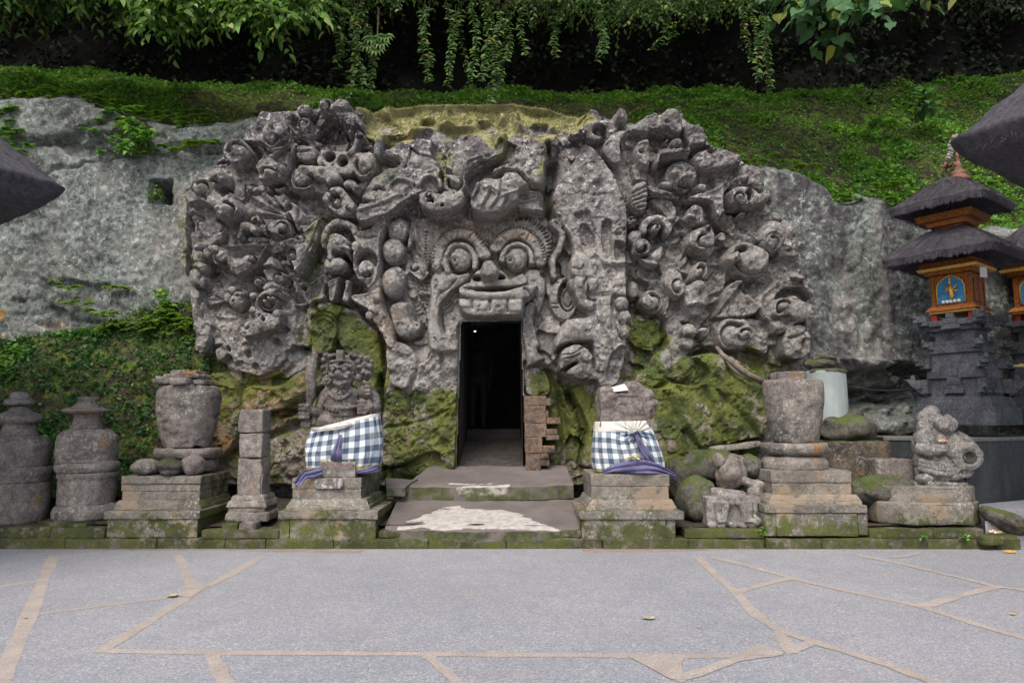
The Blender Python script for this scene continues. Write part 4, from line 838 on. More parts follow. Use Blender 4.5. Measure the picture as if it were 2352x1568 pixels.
poly(F6, [(1420, 890), (1460, 760), (1490, 650), (1580, 580), (1660, 610), (1660, 680), (1760, 700), (1750, 860)], .36, .05, slope=(0, .2), part='fan_leaf'); ribs(F6, (1620, 620), [(1440, 860), (1510, 840), (1590, 820), (1680, 800), (1740, 760)], 18, -.06)
poly(F6, [(1750, 720), (1850, 630), (1900, 575), (1980, 620), (2200, 640), (2190, 780), (2140, 920), (2050, 950), (1960, 1010), (1850, 1010), (1770, 860)], .34, .05, rough=.03, rim=.04, part='carved_block'); poly(F6, [(1840, 740), (1930, 660), (2100, 680), (2170, 780), (2090, 790), (1980, 730), (1870, 790)], .14, .05)
vol(F6, 1935, 810, 95, .40, .10, 1, 200, 1.2, deep=.14); ell(F6, 2050, 840, 80, 95, .36, .13, rot=20, part='knob'); ell(F6, 1900, 970, 70, 55, .34, .09)
poly(F6, [(1395, 920), (1480, 890), (1700, 880), (1800, 920), (1840, 1040), (1830, 1170), (1700, 1150), (1560, 1170), (1400, 1130), (1380, 1020)], .20, .05, rough=.06, part='lower_panel'); vol(F6, 1555, 1020, 145, .30, .14, -1, 350, 1.15, deep=.16); vol(F6, 1640, 1020, 70, .38, .08, 1, 160, part='scroll')
ell(F6, 1190, 1000, 66, 66, .30, .12, part='small_demon_face'); ell(F6, 1180, 1090, 60, 60, .26, .08); vol(F6, 1300, 1000, 58, .30, .11, -1, 0); line(F6, [(1140, 1030), (1190, 1045), (1230, 1035)], 8, -.05)
poly(F6, [(1930, 1030), (1980, 960), (2090, 940), (2160, 1000), (2175, 1160), (2100, 1225), (1990, 1220), (1930, 1150)], .34, .05, dome=.05, rough=.06, part='carved_block'); line(F6, [(1940, 1060), (2040, 1040), (2130, 980)], 10, -.06); line(F6, [(2070, 1050), (2070, 1200)], 14, -.08, smooth=False); poly(F6, [(2130, 880), (2225, 850), (2200, 980), (2150, 1010)], .20, .04)

# ---- the crest behind the crown: a mossy slope that leans back, with worn stumps
pz = np.array([pt(FD, 1176, y, 0.1)[1] for y in (330, 245)])
inx = sstep((GX - pt(FD, 835, 300)[0]) / 0.25) * sstep((pt(FD, 1345, 300)[0] - GX) / 0.25)
inx = inx * 1.0; H -= inx * np.clip((GZ - pz[0]) / (pz[1] - pz[0]), 0, 1.4) ** 1.1 * 0.42
lean_ = np.clip((GZ - pz[0]) / (pz[1] - pz[0]), 0, 1.4) ** 1.1 * 0.42
crm = inx * sstep((GZ - pz[0] + .02) / .18) * .8
H = H * (1 - crm) + crm * (.16 - lean_ + .07 * fbm(GX * 1.6, GZ * 2.2, None, 5, 360))
for x, y, rx, ry in ((300, 180, 40, 50), (730, 290, 80, 40), (920, 370, 80, 70), (1050, 400, 110, 40), (1190, 290, 60, 110), (1300, 300, 50, 30), (1475, 270, 36, 70), (1605, 250, 32, 70), (1630, 380, 40, 70), (1850, 340, 90, 30), (1960, 400, 40, 50), (680, 450, 110, 45)):
    k = MPX(F2); c = pt(F2, x, y, 0.05); rr = np.exp(-(((WX - c[0]) / (rx * k * 1.1)) ** 2 + ((WZ - c[1]) / (ry * k * 1.1)) ** 2) ** 1.6); H += 0.20 * rr

up_ = sstep((GZ - 2.0) / .5); H = np.where(H > .12, .12 + (H - .12) * (1 + .22 * up_), H)
# ---- weather: grain over everything, then the outline falls away into the cliff
facem = np.exp(-(((GX + .2) / 2.1) ** 2 + ((GZ - 3.5) / 1.25) ** 2) ** 3)
H += upm * (1 - .92 * facem) * (facets(.13, .007, .10, 320) + facets(.05, .003, .08, 330)) + (1 - upm) * (facets(.2, .008, .10, 340))
H += .6 * inx * sstep((GZ - pz[0]) / .15) * (.05 * fbm(GX * 2, GZ * 2, None, 5, 350) * .35 + facets(.3, .01, .05, 351))
H += 0.010 * fbm(GX * 4, GZ * 4, None, 4, 41) + 0.004 * fbm(GX * 16, GZ * 16, None, 3, 43)
pitn = fbm(GX * 9, GZ * 9, None, 3, 47); H -= 0.025 * sstep((pitn - 0.62) / 0.25)
DOOR = [(1060, 741), (1196, 738), (1208, 1092), (1049, 1092)]
dq = [pt(FD, x, y, 0.12) for x, y in DOOR]
ddoor = sdpoly(GX, GZ, dq)
H = np.where(ddoor < 0.02, 0.2, H)
fall = sstep((dout + 0.05) / 0.16)
H = H * (1 - sstep((dout + 0.16) / 0.16) * 0.5) - fall * 0.8
keepv = (dout < 0.10)
# material maps, in the place's own coordinates
yy = YF - H; fy = (GX / yy); rel = (GZ - CAMZ) / yy                     # direction of each spot as seen from the forecourt
ppx = 1176 + FP * fy / (ct + st * rel); ppy = 784 - FP * (rel * ct - st) / (ct + st * rel)
n1 = fbm(GX * 1.3, GZ * 1.3, None, 4, 51); n2 = fbm(GX * 3.3, GZ * 3.3, None, 4, 53)
wpx, wpy = ppx + 22 * n2, ppy + 22 * fbm(GX * 3.1, GZ * 3.1, None, 4, 55)
def reg(pts, soft=18):
    return sstep(-sdpoly(wpx, wpy, pts) / soft + 0.5)
LOW = reg([(430, 815), (500, 830), (560, 875), (620, 880), (700, 815), (712, 700), (760, 690), (800, 700), (850, 745), (885, 800), (900, 880), (1000, 880), (1050, 870), (1050, 1130), (1205, 1130), (1208, 870), (1260, 850), (1300, 890), (1370, 900), (1432, 880), (1442, 730), (1520, 740), (1535, 830), (1640, 815), (1700, 810), (1860, 830), (1860, 1140), (430, 1140)])
GAP = reg([(718, 500), (745, 500), (740, 640), (720, 700), (720, 800), (690, 820), (695, 660)], 12) + reg([(1440, 480), (1452, 480), (1458, 700), (1440, 760)], 10) + reg([(415, 460), (440, 470), (440, 620), (425, 640)], 8)
YEL = reg([(838, 200), (1350, 200), (1350, 296), (1250, 318), (1190, 306), (1160, 330), (1100, 306), (1040, 318), (1000, 312), (920, 318), (850, 320)], 14)
SLOT = reg([(1000, 350), (1045, 350), (1050, 440), (1010, 400)], 10) + reg([(1155, 310), (1190, 310), (1180, 390), (1155, 390)], 10) + reg([(1255, 350), (1275, 380), (1250, 520), (1240, 480)], 10)
moss = LOW * (0.36 + 0.14 * n1 + 0.12 * sstep((1050 - ppy) / 200)) + GAP * 0.38 + YEL * 0.50 + SLOT * 0.4
moss += reg([(1440, 740), (1540, 740), (1600, 850), (1480, 900), (1430, 1000)], 30) * 0.14 + reg([(1480, 880), (1770, 850), (1770, 1040), (1540, 1070)], 30) * 0.16
moss += reg([(880, 880), (1052, 880), (1052, 1100), (880, 1100)], 30) * .12 + reg([(1208, 880), (1380, 900), (1380, 1100), (1208, 1100)], 30) * .12
moss += reg([(740, 700), (885, 760), (885, 1000), (840, 860)], 20) * 0.16
PARTMAPS = dict(moss=moss, yellow=np.clip(YEL + SLOT * .5 + 0.06 * LOW * sstep(n1 * 2), 0, 1),
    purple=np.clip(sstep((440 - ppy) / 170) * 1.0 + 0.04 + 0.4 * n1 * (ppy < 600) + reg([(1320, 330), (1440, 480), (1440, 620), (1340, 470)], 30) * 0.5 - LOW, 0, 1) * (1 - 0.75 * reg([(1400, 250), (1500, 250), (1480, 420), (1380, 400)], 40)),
    lichen=np.clip(0.55 + 0.9 * n1 + 0.4 * sstep((420 - ppy) / 100) - reg([(960, 500), (1260, 500), (1280, 720), (960, 720)], 40) * 0.5 - LOW * 0.5, 0, 1),
    pale=np.clip(reg([(985, 720), (1050, 720), (1050, 870), (900, 870)], 40) * 0.7 + reg([(470, 760), (680, 760), (640, 870), (540, 870)], 30) * 0.6 + 0.3 * sstep(n2 * 1.5) + reg([(1100, 420), (1230, 420), (1230, 500), (1100, 500)], 20) * 0.6 + reg([(1040, 640), (1240, 620), (1220, 730), (1050, 730)], 15) * .5, 0, 1),
    orange=np.clip(reg([(480, 870), (700, 860), (700, 960), (600, 1000), (560, 1080), (480, 1060)], 25) * 0.9 + reg([(860, 650), (900, 640), (900, 800), (850, 760)], 15) * 0.35 + reg([(990, 500), (1230, 500), (1230, 560), (990, 560)], 20) * 0.3 + 0.28 * LOW, 0, 1))
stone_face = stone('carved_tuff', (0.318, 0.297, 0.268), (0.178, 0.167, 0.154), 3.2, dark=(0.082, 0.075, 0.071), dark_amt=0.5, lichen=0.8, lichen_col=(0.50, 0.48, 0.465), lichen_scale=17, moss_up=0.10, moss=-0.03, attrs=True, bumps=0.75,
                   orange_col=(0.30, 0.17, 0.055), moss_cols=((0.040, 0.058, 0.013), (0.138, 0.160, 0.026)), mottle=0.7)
facade = empty('carved_cave_face', (0.0, YF, 0.0), 'weathered rock face carved with a bulging-eyed demon head and scrollwork around a dark cave mouth', 'rock carving')
nx, nzz = len(gx), len(gz)
V = np.stack([GX, YF - H, GZ], -1).reshape(-1, 3)
ff = gridfaces(nx, nzz)
fx = lambda a: a.reshape(-1)[ff]
cc = (fx(keepv).all(1)) & (fx(ddoor).mean(1) > 0)
ff = ff[cc]; fid = np.max(ID.reshape(-1)[ff], axis=1)
# normals over the undivided surface, so that parts meet without a seam
gyz, gyx = np.gradient(YF - H, STEP)
NRM = np.stack([gyx, -np.ones_like(gyx), gyz], -1).reshape(-1, 3); NRM /= np.linalg.norm(NRM, axis=1, keepdims=True)
def submesh(name, sel, parent):
    f = ff[sel]; u, inv = np.unique(f, return_inverse=True)
    me = npmesh(name, V[u], inv.reshape(f.shape), True, {k: a.reshape(-1)[u] for k, a in PARTMAPS.items()})
    if len(me.polygons) == len(f): me.normals_split_custom_set_from_vertices(NRM[u].tolist())
    return link(name, me, stone_face, parent)
cnt = np.bincount(fid, minlength=len(PARTS)); jaw = None
small = cnt < 60; fid = np.where(small[fid], 0, fid)
PARENT = {}
for k in np.argsort([0 if p != 'tooth' else 1 for p in PARTS], kind='stable'):
    if k and small[k]: continue
    o = submesh(PARTS[k], fid == k, PARENT.get('lower_jaw', facade) if PARTS[k] == 'tooth' else facade)
    PARENT[PARTS[k]] = o
# ================================================================== cave passage
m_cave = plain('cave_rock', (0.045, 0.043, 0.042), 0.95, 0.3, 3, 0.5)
def dp(x, y, T): p = P(x, y, YF - T); return p
xl0, xr0 = dp(1054, 900, .12).x + 0.004, dp(1202, 900, .12).x - 0.004
zt = dp(1130, 741, .12).z - 0.012; zf = dp(1130, 1085, .12).z - 0.03
mb = MB(); Y0, Y1, Y2 = YF - 0.195, 12.6, 15.0; zc = zt + 0.55
A = lambda x, y, z: (x, y, z); zi = zt + 0.36
xlt, xrt = dp(1060, 745, .12).x + 0.004, dp(1196, 745, .12).x - 0.004
mb.add([A(xl0, Y0, zf), A(xl0, Y1, zf), A(xlt, Y1, zi), A(xlt, Y0, zt)], [(0, 1, 2, 3)])
mb.add([A(xr0, Y0, zf), A(xr0, Y1, zf), A(xrt, Y1, zi), A(xrt, Y0, zt)], [(3, 2, 1, 0)])
mb.add([A(xlt, Y0, zt), A(xlt, Y1, zi), A(xrt, Y1, zi), A(xrt, Y0, zt)], [(0, 1, 2, 3)])
# cross chamber at the end of the passage
cx0, cx1 = xl0 - 2.4, xr0 + 2.4
mb.add([A(cx0, Y2, zf), A(cx1, Y2, zf), A(cx1, Y2, zc), A(cx0, Y2, zc)], [(3, 2, 1, 0)])
mb.add([A(cx0, Y1, zf), A(cx0, Y2, zf), A(cx0, Y2, zc), A(cx0, Y1, zc)], [(0, 1, 2, 3)])
mb.add([A(cx1, Y1, zf), A(cx1, Y2, zf), A(cx1, Y2, zc), A(cx1, Y1, zc)], [(3, 2, 1, 0)])
mb.add([A(cx0, Y1, zc), A(cx0, Y2, zc), A(cx1, Y2, zc), A(cx1, Y1, zc)], [(0, 1, 2, 3)])
mb.add([A(cx0, Y1, zf), A(xl0, Y1, zf), A(xlt, Y1, zi), A(xlt, Y1, zc), A(cx0, Y1, zc)], [(0, 1, 2, 3, 4)])
mb.add([A(xr0, Y1, zf), A(cx1, Y1, zf), A(cx1, Y1, zc), A(xrt, Y1, zc), A(xrt, Y1, zi)], [(0, 1, 2, 3, 4)])
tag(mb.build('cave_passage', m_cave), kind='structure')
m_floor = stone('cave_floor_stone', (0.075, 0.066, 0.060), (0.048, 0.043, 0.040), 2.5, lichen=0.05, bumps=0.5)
mb = MB(); mb.add([A(cx0, Y1, zf + .02), A(cx1, Y1, zf + .02), A(cx1, Y2, zf + .02), A(cx0, Y2, zf + .02), A(xl0 - .05, YF - .6, zf - .01), A(xr0 + .05, YF - .6, zf - .01), A(xr0, 11.95, zf + .50), A(xl0, 11.95, zf + .50)], [(0, 1, 2, 3), (4, 5, 6, 7)])
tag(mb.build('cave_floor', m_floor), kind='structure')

# ================================================================== cliff
def lim(px, pts):
    xs = [p[0] for p in pts]; ys = [p[1] for p in pts]; return np.interp(px, xs, ys)
YC = 10.85
TOPL = [(-700, 120), (-300, 190), (0, 215), (100, 208), (170, 215), (330, 262), (420, 275), (480, 268), (590, 262), (640, 262), (740, 262), (840, 268), (1000, 262), (1176, 258), (1340, 275), (1440, 275), (1560, 275), (1640, 335), (1700, 358), (1760, 374), (1800, 378), (1860, 380), (1900, 400), (1925, 450), (1950, 448), (1985, 440), (2000, 425), (2030, 432), (2060, 430), (2100, 470), (2160, 480), (2220, 486), (2352, 500), (2700, 520), (3200, 540)]
def cliff_top(X, Y=YC):
    # X of the cliff line -> height; the outline is read off the photograph at the cliff's own distance
    xs = []; zs = []
    for px, py in TOPL: p = P(px, py, Y); xs.append(p.x); zs.append(p.z)
    return np.interp(X, xs, zs)
cxs = np.arange(-11.5, 12.5, 0.03); cvs = np.linspace(0, 1, 230)
CX, CV = np.meshgrid(cxs, cvs); ctop = cliff_top(cxs) + 0.05 * fbm(cxs * 3, cxs * 0, None, 3, 60)
CZ = -0.2 + (ctop[None, :] + 0.2) * CV
def c2(px, py): p = P(px, py, YC); return (p.x, p.z)
cw = CX + 0.05 * fbm(CX * 4, CZ * 4, None, 3, 61); cwz = CZ + 0.05 * fbm(CX * 4, CZ * 4, None, 3, 62)
D = 0.05 * fbm(CX * 0.7, CZ * 0.7, None, 4, 63) + 0.026 * fbm(CX * 3.5, CZ * 3.5, None, 5, 64) + 0.016 * fbm(CX * 12, CZ * 12, None, 4, 65)
right = sstep((CX - 3.4) / 1.0)
D += right * (0.035 * fbm(CX * 2.2, CZ * 0.7, None, 3, 66) + 0.03 * fbm(CX * 6, CZ * 2.0, None, 4, 67))
def craw(pts, wd, dep):
    q = [c2(*p) for p in pts]; q = catmull(q, 6, False); d, u = sdline(cw, cwz, q); return dep * np.exp(-(d / wd) ** 2)
def creg(pts, soft=0.06): return sstep(-sdpoly(cw, cwz, [c2(*p) for p in pts]) / soft + 0.5)
# cracks, ledges and fallen flakes on the left side
D += craw([(60, 405), (150, 385), (300, 350), (420, 348), (560, 345), (640, 335)], .03, -.10)
D += craw([(20, 320), (110, 330), (210, 310), (300, 250), (340, 245)], .05, -.12)
D += creg([(-100, 215), (60, 200), (180, 205), (260, 240), (300, 300), (200, 330), (90, 330), (-100, 330)]) * .16 + creg([(330, 262), (600, 255), (600, 330), (420, 335), (350, 310)]) * .10
D += creg([(215, 310), (340, 330), (330, 350), (215, 340)], .03) * .1 + creg([(120, 330), (230, 315), (330, 350), (250, 370), (140, 350)]) * -.12
D += creg([(-200, 660), (60, 650), (120, 690), (100, 790), (-200, 800)]) * .05 + craw([(60, 650), (62, 690), (30, 692)], .02, -.08)
D += creg([(95, 640), (250, 650), (245, 715), (150, 720), (140, 760), (100, 720)]) * -.10 + craw([(150, 735), (240, 742)], .025, -.1) + creg([(118, 650), (165, 700), (150, 725), (110, 700)]) * .09
nq = sdpoly(CX, CZ, [c2(*p) for p in ((343, 413), (393, 411), (393, 467), (341, 467))]); D += sstep(-nq / .012 + .5) * -.7
# right side: undercut foot with broken ledges
D += creg([(1880, 860), (2000, 850), (2110, 830), (2200, 860), (2200, 960), (1880, 960)], .12) * -.5 + creg([(1880, 930), (2100, 925), (2200, 930), (2200, 1000), (1880, 1000)], .08) * .45
D += creg([(1940, 820), (2060, 830), (2120, 870), (2060, 900), (1960, 880)], .06) * .35 + craw([(1900, 905), (2000, 900), (2100, 885)], .05, -.25) + craw([(1960, 935), (2100, 915)], .04, -.2)
D += (0.12 * fbm(CX * 4, CZ * 8, None, 4, 68)) * creg([(1870, 840), (2200, 820), (2200, 980), (1870, 980)], .2)
D += craw([(2000, 430), (2030, 520), (2010, 640), (2020, 760)], .12, .05) + craw([(1940, 460), (1960, 600), (1955, 780)], .08, -.06) + craw([(2100, 470), (2090, 600), (2110, 700)], .10, -.06)
D += craw([(1760, 380), (1770, 470), (1790, 520)], .05, -.05)
cdist = sdpoly(CX, CZ, dq)
CYY = YC - D + 0.25 * sstep((CV - 0.97) / 0.03) + 0.35 * right * sstep((CX - 4.5) / 2.5)
cp = np.stack([CX, CYY, CZ], -1)
rl = (CZ - CAMZ) / CYY; kx = 1176 + FP * (CX / CYY) / (ct + st * rl); ky = 784 - FP * (rl * ct - st) / (ct + st * rl)
cm = fbm(CX * 1.5, CZ * 1.5, None, 4, 70); cm2 = fbm(CX * 4, CZ * 4, None, 4, 71)
def kreg(pts, soft=20): return sstep(-sdpoly(kx + 20 * cm2, ky + 14 * cm, pts) / soft + 0.5)
cmoss = sstep((CV - 0.955) / 0.05) * 0.30 + kreg([(215, 300), (330, 245), (420, 300), (400, 345), (330, 360), (210, 330)]) * .35 + kreg([(130, 650), (250, 650), (240, 720), (160, 730)]) * .42 + kreg([(300, 720), (440, 690), (450, 830), (250, 830), (-200, 830), (-200, 800), (200, 770)]) * .42 + kreg([(-100, 200), (40, 230), (40, 330), (-100, 420)], 30) * .25
cmoss = cmoss + kreg([(1880, 835), (2000, 850), (2060, 900), (2200, 880), (2200, 1000), (1880, 1000)]) * .30 + kreg([(1840, 800), (1900, 790), (1930, 830), (1850, 860)], 10) * .3
corg = kreg([(90, 745), (160, 740), (150, 790), (90, 790)], 10) + kreg([(-100, 700), (12, 700), (8, 800), (-100, 800)], 8)
m_cliff = stone('cliff_rock', (0.215, 0.245, 0.222), (0.125, 0.136, 0.122), 1.6, dark=(0.075, 0.072, 0.066), dark_amt=0.6, lichen=0.9, lichen_col=(0.40, 0.44, 0.405), lichen_scale=11, mottle=.95, attrs=True, bumps=1.0, moss=-0.1, orange_col=(0.24, 0.13, 0.035), moss_cols=((0.03, 0.055, 0.012), (0.11, 0.135, 0.02)), fine=70)
cf = gridfaces(len(cxs), len(cvs)); cf = cf[cdist.reshape(-1)[cf].mean(1) > 0.08]
me = npmesh('cliff', cp.reshape(-1, 3), cf, True, dict(moss=cmoss, lichen=np.clip(.9 + .5 * cm, 0, 1), purple=np.clip(np.clip(cm2 * .5 - .1, 0, .4) + right * np.clip(.25 + 1.3 * fbm(CX * 2.6, CZ * .35, None, 4, 72), 0, 1), 0, 1), pale=np.clip(0.25 + cm * .5 + right * .8 * fbm(CX * 3.1, CZ * .4, None, 3, 73), 0, .8), orange=corg, yellow=0.3 * np.ones_like(cm)))
tag(link('cliff', me, m_cliff), kind='structure')

# ================================================================== banks above and beside the cliff
def surf(rows, nu=260, nv=120, jit=0.10, fq=1.6, seed=80, fine=0.03):
    """a terrain sheet through rows of (photo x, photo y, distance)"""
    R_ = []
    for r in rows:
        pts = catmull([tuple(P(x, y, Y)) for x, y, Y in r], 10, False); pts = np.array(pts)
        t = np.linspace(0, 1, len(pts)); R_.append(np.stack([np.interp(np.linspace(0, 1, nu), t, pts[:, k]) for k in range(3)], -1))
    R_ = np.array(R_); t = np.linspace(0, 1, len(R_)); tt = np.linspace(0, 1, nv); V_ = np.zeros((nv, nu, 3))
    for k in range(3):
        for j in range(nv):
            x = tt[j] * (len(R_) - 1); i = min(int(x), len(R_) - 2); f = x - i; V_[j, :, k] = R_[i, :, k] * (1 - f) + R_[i + 1, :, k] * f
    n = fbm(V_[..., 0] * fq, V_[..., 1] * fq, V_[..., 2] * fq, 4, seed); n2 = fbm(V_[..., 0] * 6, V_[..., 1] * 6, V_[..., 2] * 6, 3, seed + 1)
    V_[..., 2] += jit * n + fine * n2; V_[..., 1] += -jit * .5 * n
    return V_
XS = [-900, -400, 0, 170, 330, 480, 590, 760, 900, 1176, 1340, 1500, 1640, 1760, 1880, 1990, 2100, 2352, 2700, 3100]
topy = lambda x: float(np.interp(x, [p[0] for p in TOPL], [p[1] for p in TOPL]))
r0 = [(x, topy(x) + 95, 11.15 + 0.3 * float(np.interp(x, [1700, 2352], [0, 1]))) for x in XS]
r1 = [(x, float(np.interp(x, [-900, 0, 330, 600, 1176, 1500, 1760, 2000, 2352, 3100], [150, 190, 222, 238, 240, 246, 294, 342, 370, 380])), 12.3) for x in XS]
r2 = [(x, float(np.interp(x, [-900, 0, 330, 600, 1176, 1500, 1760, 2000, 2352, 3100], [130, 172, 200, 218, 228, 230, 250, 268, 270, 270])), 13.5) for x in XS]
r3 = [(x, float(np.interp(x, [-900, 0, 330, 600, 1176, 1500, 1760, 2000, 2352, 3100], [110, 158, 188, 208, 220, 220, 226, 205, 178, 170])), 14.6) for x in XS]
upper = surf([r0, r1, r2, r3], 420, 90, 0.12, 1.3, 81)
m_bank = stone('mossy_bank', (0.060, 0.046, 0.032), (0.032, 0.027, 0.02), 2.2, lichen=0.0, moss=0.36, bumps=1.0, fine=60, moss_cols=((0.045, 0.080, 0.014), (0.15, 0.19, 0.028)))
me = npmesh('upper_bank', upper.reshape(-1, 3), gridfaces(420, 90), True); tag(link('upper_bank', me, m_bank), kind='structure')
# the hill face behind, hollowed under the trees; overhang shaped to block the sky
hx = np.linspace(-22, 24, 200); hv = np.linspace(0, 1, 60); HX, HV = np.meshgrid(hx, hv)
zb = np.interp(hx, upper[-1, :, 0], upper[-1, :, 2]); yb = np.interp(hx, upper[-1, :, 0], upper[-1, :, 1])
HZ = (zb - 1.0)[None, :] + HV * 8.2; HY = yb[None, :] - 0.25 + 0.9 * np.sin(np.clip(HV * 2.2, 0, 1) * math.pi) - (4.4 - 2.2 * sstep((HX - 2.5) / 3)) * sstep((HV - 0.25) / 0.75)
HY = HY + 0.4 * fbm(HX * .6, HZ * .6, None, 4, 83); HZ = HZ + 0.15 * fbm(HX, HV * 6, None, 3, 84)
m_dark = stone('shade_toned_earth', (0.010, 0.008, 0.0065), (0.005, 0.0045, 0.004), 2.0, lichen=0.0, moss=-0.05, bumps=1.0, moss_cols=((0.006, 0.010, 0.003), (0.012, 0.018, 0.005)))  # near-black earth: the shade of the hollow is put into its colour
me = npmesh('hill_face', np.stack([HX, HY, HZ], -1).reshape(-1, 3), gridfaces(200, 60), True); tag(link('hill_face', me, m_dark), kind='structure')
# lower left bank at the foot of the cliff
LX = [-900, -300, 0, 100, 200, 300, 380, 440, 480]
l0 = [(x, float(np.interp(x, [-900, 0, 200, 330, 440, 480], [820, 780, 765, 715, 690, 690])), 10.8) for x in LX]
l1 = [(x, float(np.interp(x, [-900, 0, 480], [880, 860, 830])), 10.3) for x in LX]
l2 = [(x, float(np.interp(x, [-900, 0, 480], [990, 985, 960])), 10.0) for x in LX]
l3 = [(x, float(np.interp(x, [-900, 0, 480], [1085, 1085, 1085])), 9.7) for x in LX]
l4 = [(x, 1140.0, 9.25) for x in LX]
lower = surf([l0, l1, l2, l3, l4], 160, 110, 0.07, 1.8, 91)
me = npmesh('lower_bank', lower.reshape(-1, 3), gridfaces(160, 110), True); tag(link('lower_bank', me, m_bank), kind='structure')
# earth floor of the terrace behind the kerb
TZ = 0.24
ex, ey = np.meshgrid(np.linspace(-12, 4.8, 220), np.linspace(8.42, 11.2, 60)); ez = TZ + 0.03 * fbm(ex * 2, ey * 2, None, 4, 95) + 0.10 * sstep((ey - 9.2) / 1.2)
me = npmesh('terrace_earth', np.stack([ex, ey, ez], -1).reshape(-1, 3), gridfaces(220, 60), True); tag(link('terrace_earth', me, m_soil), kind='structure')
# ================================================================== kerb, pedestals, urns
def Z(y, Y): return P(1176, y, Y).z
def X(x, y, Y): return P(x, y, Y).x
m_kerb = stone('mossy_kerb_stone', (0.17, 0.145, 0.112), (0.10, 0.088, 0.07), 3.5, dark=(0.05, 0.047, 0.04), lichen=0.15, moss=0.44, bumps=0.5, mottle=.35, patch=(1.7, 0.62, (0.22, 0.18, 0.14), 0.8), moss_cols=((0.035, 0.045, 0.014), (0.085, 0.10, 0.022)))
m_ped = stone('pedestal_stone', (0.25, 0.226, 0.190), (0.145, 0.132, 0.110), 3.0, dark=(0.085, 0.078, 0.066), dark_amt=0.5, lichen=0.4, moss=0.15, moss_up=0.10, orange=0.12, mottle=.3, bumps=0.45, moss_side=.22, moss_low=(0.2, 0.62, 0.28), patch=(2.3, .56, (.30, .225, .155), .7), moss_cols=((0.04, 0.05, 0.015), (0.10, 0.115, 0.025)))
m_urn = stone('urn_stone', (0.275, 0.243, 0.213), (0.168, 0.147, 0.130), 2.6, dark=(0.068, 0.060, 0.056), dark_amt=0.55, lichen=0.4, moss=-0.02, moss_up=0.06, orange=0.34, mottle=.5, bumps=0.7, moss_low=(0.3, 0.8, 0.10))
m_statue = stone('statue_stone', (0.185, 0.160, 0.142), (0.11, 0.096, 0.088), 6, dark=(0.05, 0.043, 0.043), dark_amt=0.6, lichen=0.45, lichen_scale=34, moss=-0.10, moss_up=0.05, bumps=0.6)
m_pale = stone('bleached_stone', (0.285, 0.268, 0.24), (0.165, 0.152, 0.136), 5, dark=(0.10, 0.09, 0.08), dark_amt=0.5, lichen=0.5, lichen_col=(0.55, 0.53, 0.48), moss=-0.02, moss_up=0.05, bumps=0.6)
m_green = stone('mossy_boulder', (0.13, 0.12, 0.10), (0.075, 0.07, 0.06), 3, lichen=0.2, moss=0.26, moss_up=0.16, bumps=0.9, orange=0.1, moss_cols=((0.035, 0.055, 0.014), (0.10, 0.13, 0.025)))
KX0, YK = -12.0, 8.26
kerb = empty('stone_kerb', (0, YK, 0), 'low mossy stone kerb of two courses running along the forecourt', 'kerb')
rk = random.Random(3)
def course(x0, x1, z0, z1, y0, y1, joints=None, lo=.45, hi=1.25):
    x = x0; i = 0
    while x < x1 - 0.05:
        L = rk.uniform(lo, hi); e = min(x + L, x1)
        if x1 - e < 0.3: e = x1
        s = slab((x + 0.004, y0 + rk.uniform(-.012, .012), z0), (e - 0.004, y1, z1 + rk.uniform(-.008, .008)), 0.04, 0.008, 0.006, 6, seed=rk.randint(0, 99))
        slabs('kerb_block', [s], m_kerb, kerb); x = e; i += 1
xe = X(2285, 1240, YK)
course(KX0, xe, -0.03, 0.115, YK, 8.62)
zt2 = 0.236
for a, b, dz in ((-760, 238, 0), (462, 640, -.03), (1573, 1757, -.02), (1998, 2262, -.01)):
    course(X(a, 1225, YK) , X(b, 1225, YK), 0.118, zt2 + dz, YK + 0.012, 8.75, lo=.5, hi=1.1)
slabs('kerb_block', [slab((X(2290, 1235, 8.2), 8.2, -.02), (X(2347, 1235, 8.2), 8.6, 0.15), .04, .03, .012, seed=8)], m_kerb, kerb)

def pedestal(label, name, tiers, cat='pedestal'):
    """tiers: (part, x0, x1, ytop, ybot, distance of the front, depth, top scale)"""
    b = tiers[0]; t = empty(name, (X((b[1] + b[2]) / 2, b[4], b[5]), b[5], Z(b[4], b[5])), label, cat)
    for i, (part, x0, x1, y0, y1, Yf, dep, tp) in enumerate(tiers):
        s = slab((X(x0, y1, Yf), Yf, Z(y1, Yf)), (X(x1, y1, Yf), Yf + dep, Z(y0, Yf)), 0.035, 0.006, 0.005, 5, top=tp, seed=i * 7 + len(name))
        slabs(part, [s], m_ped, t)
    return t
Z8 = 8.30
pedestal('stepped mossy pedestal carrying the tall damaged urn and three round stones', 'stone_pedestal', [('base_block', 244, 290, 1191, 1234, 8.29, 1.0, (1, 1)), ('base_block', 268, 452, 1191, 1234, 8.285, 1.0, (1, 1)), ('ledge', 237, 458, 1173, 1192, 8.26, 1.12, (1, 1)),
          ('moulding', 258, 462, 1160, 1173, 8.40, .95, (.97, .98)), ('moulding', 262, 460, 1149, 1160, 8.42, .92, (.93, .95)), ('upper_block', 280, 458, 1128, 1150, 8.48, .84, (1, 1)), ('upper_block', 278, 459, 1111, 1128, 8.475, .85, (1, 1)), ('top_slab', 278, 461, 1093, 1111, 8.46, .88, (1, 1))])
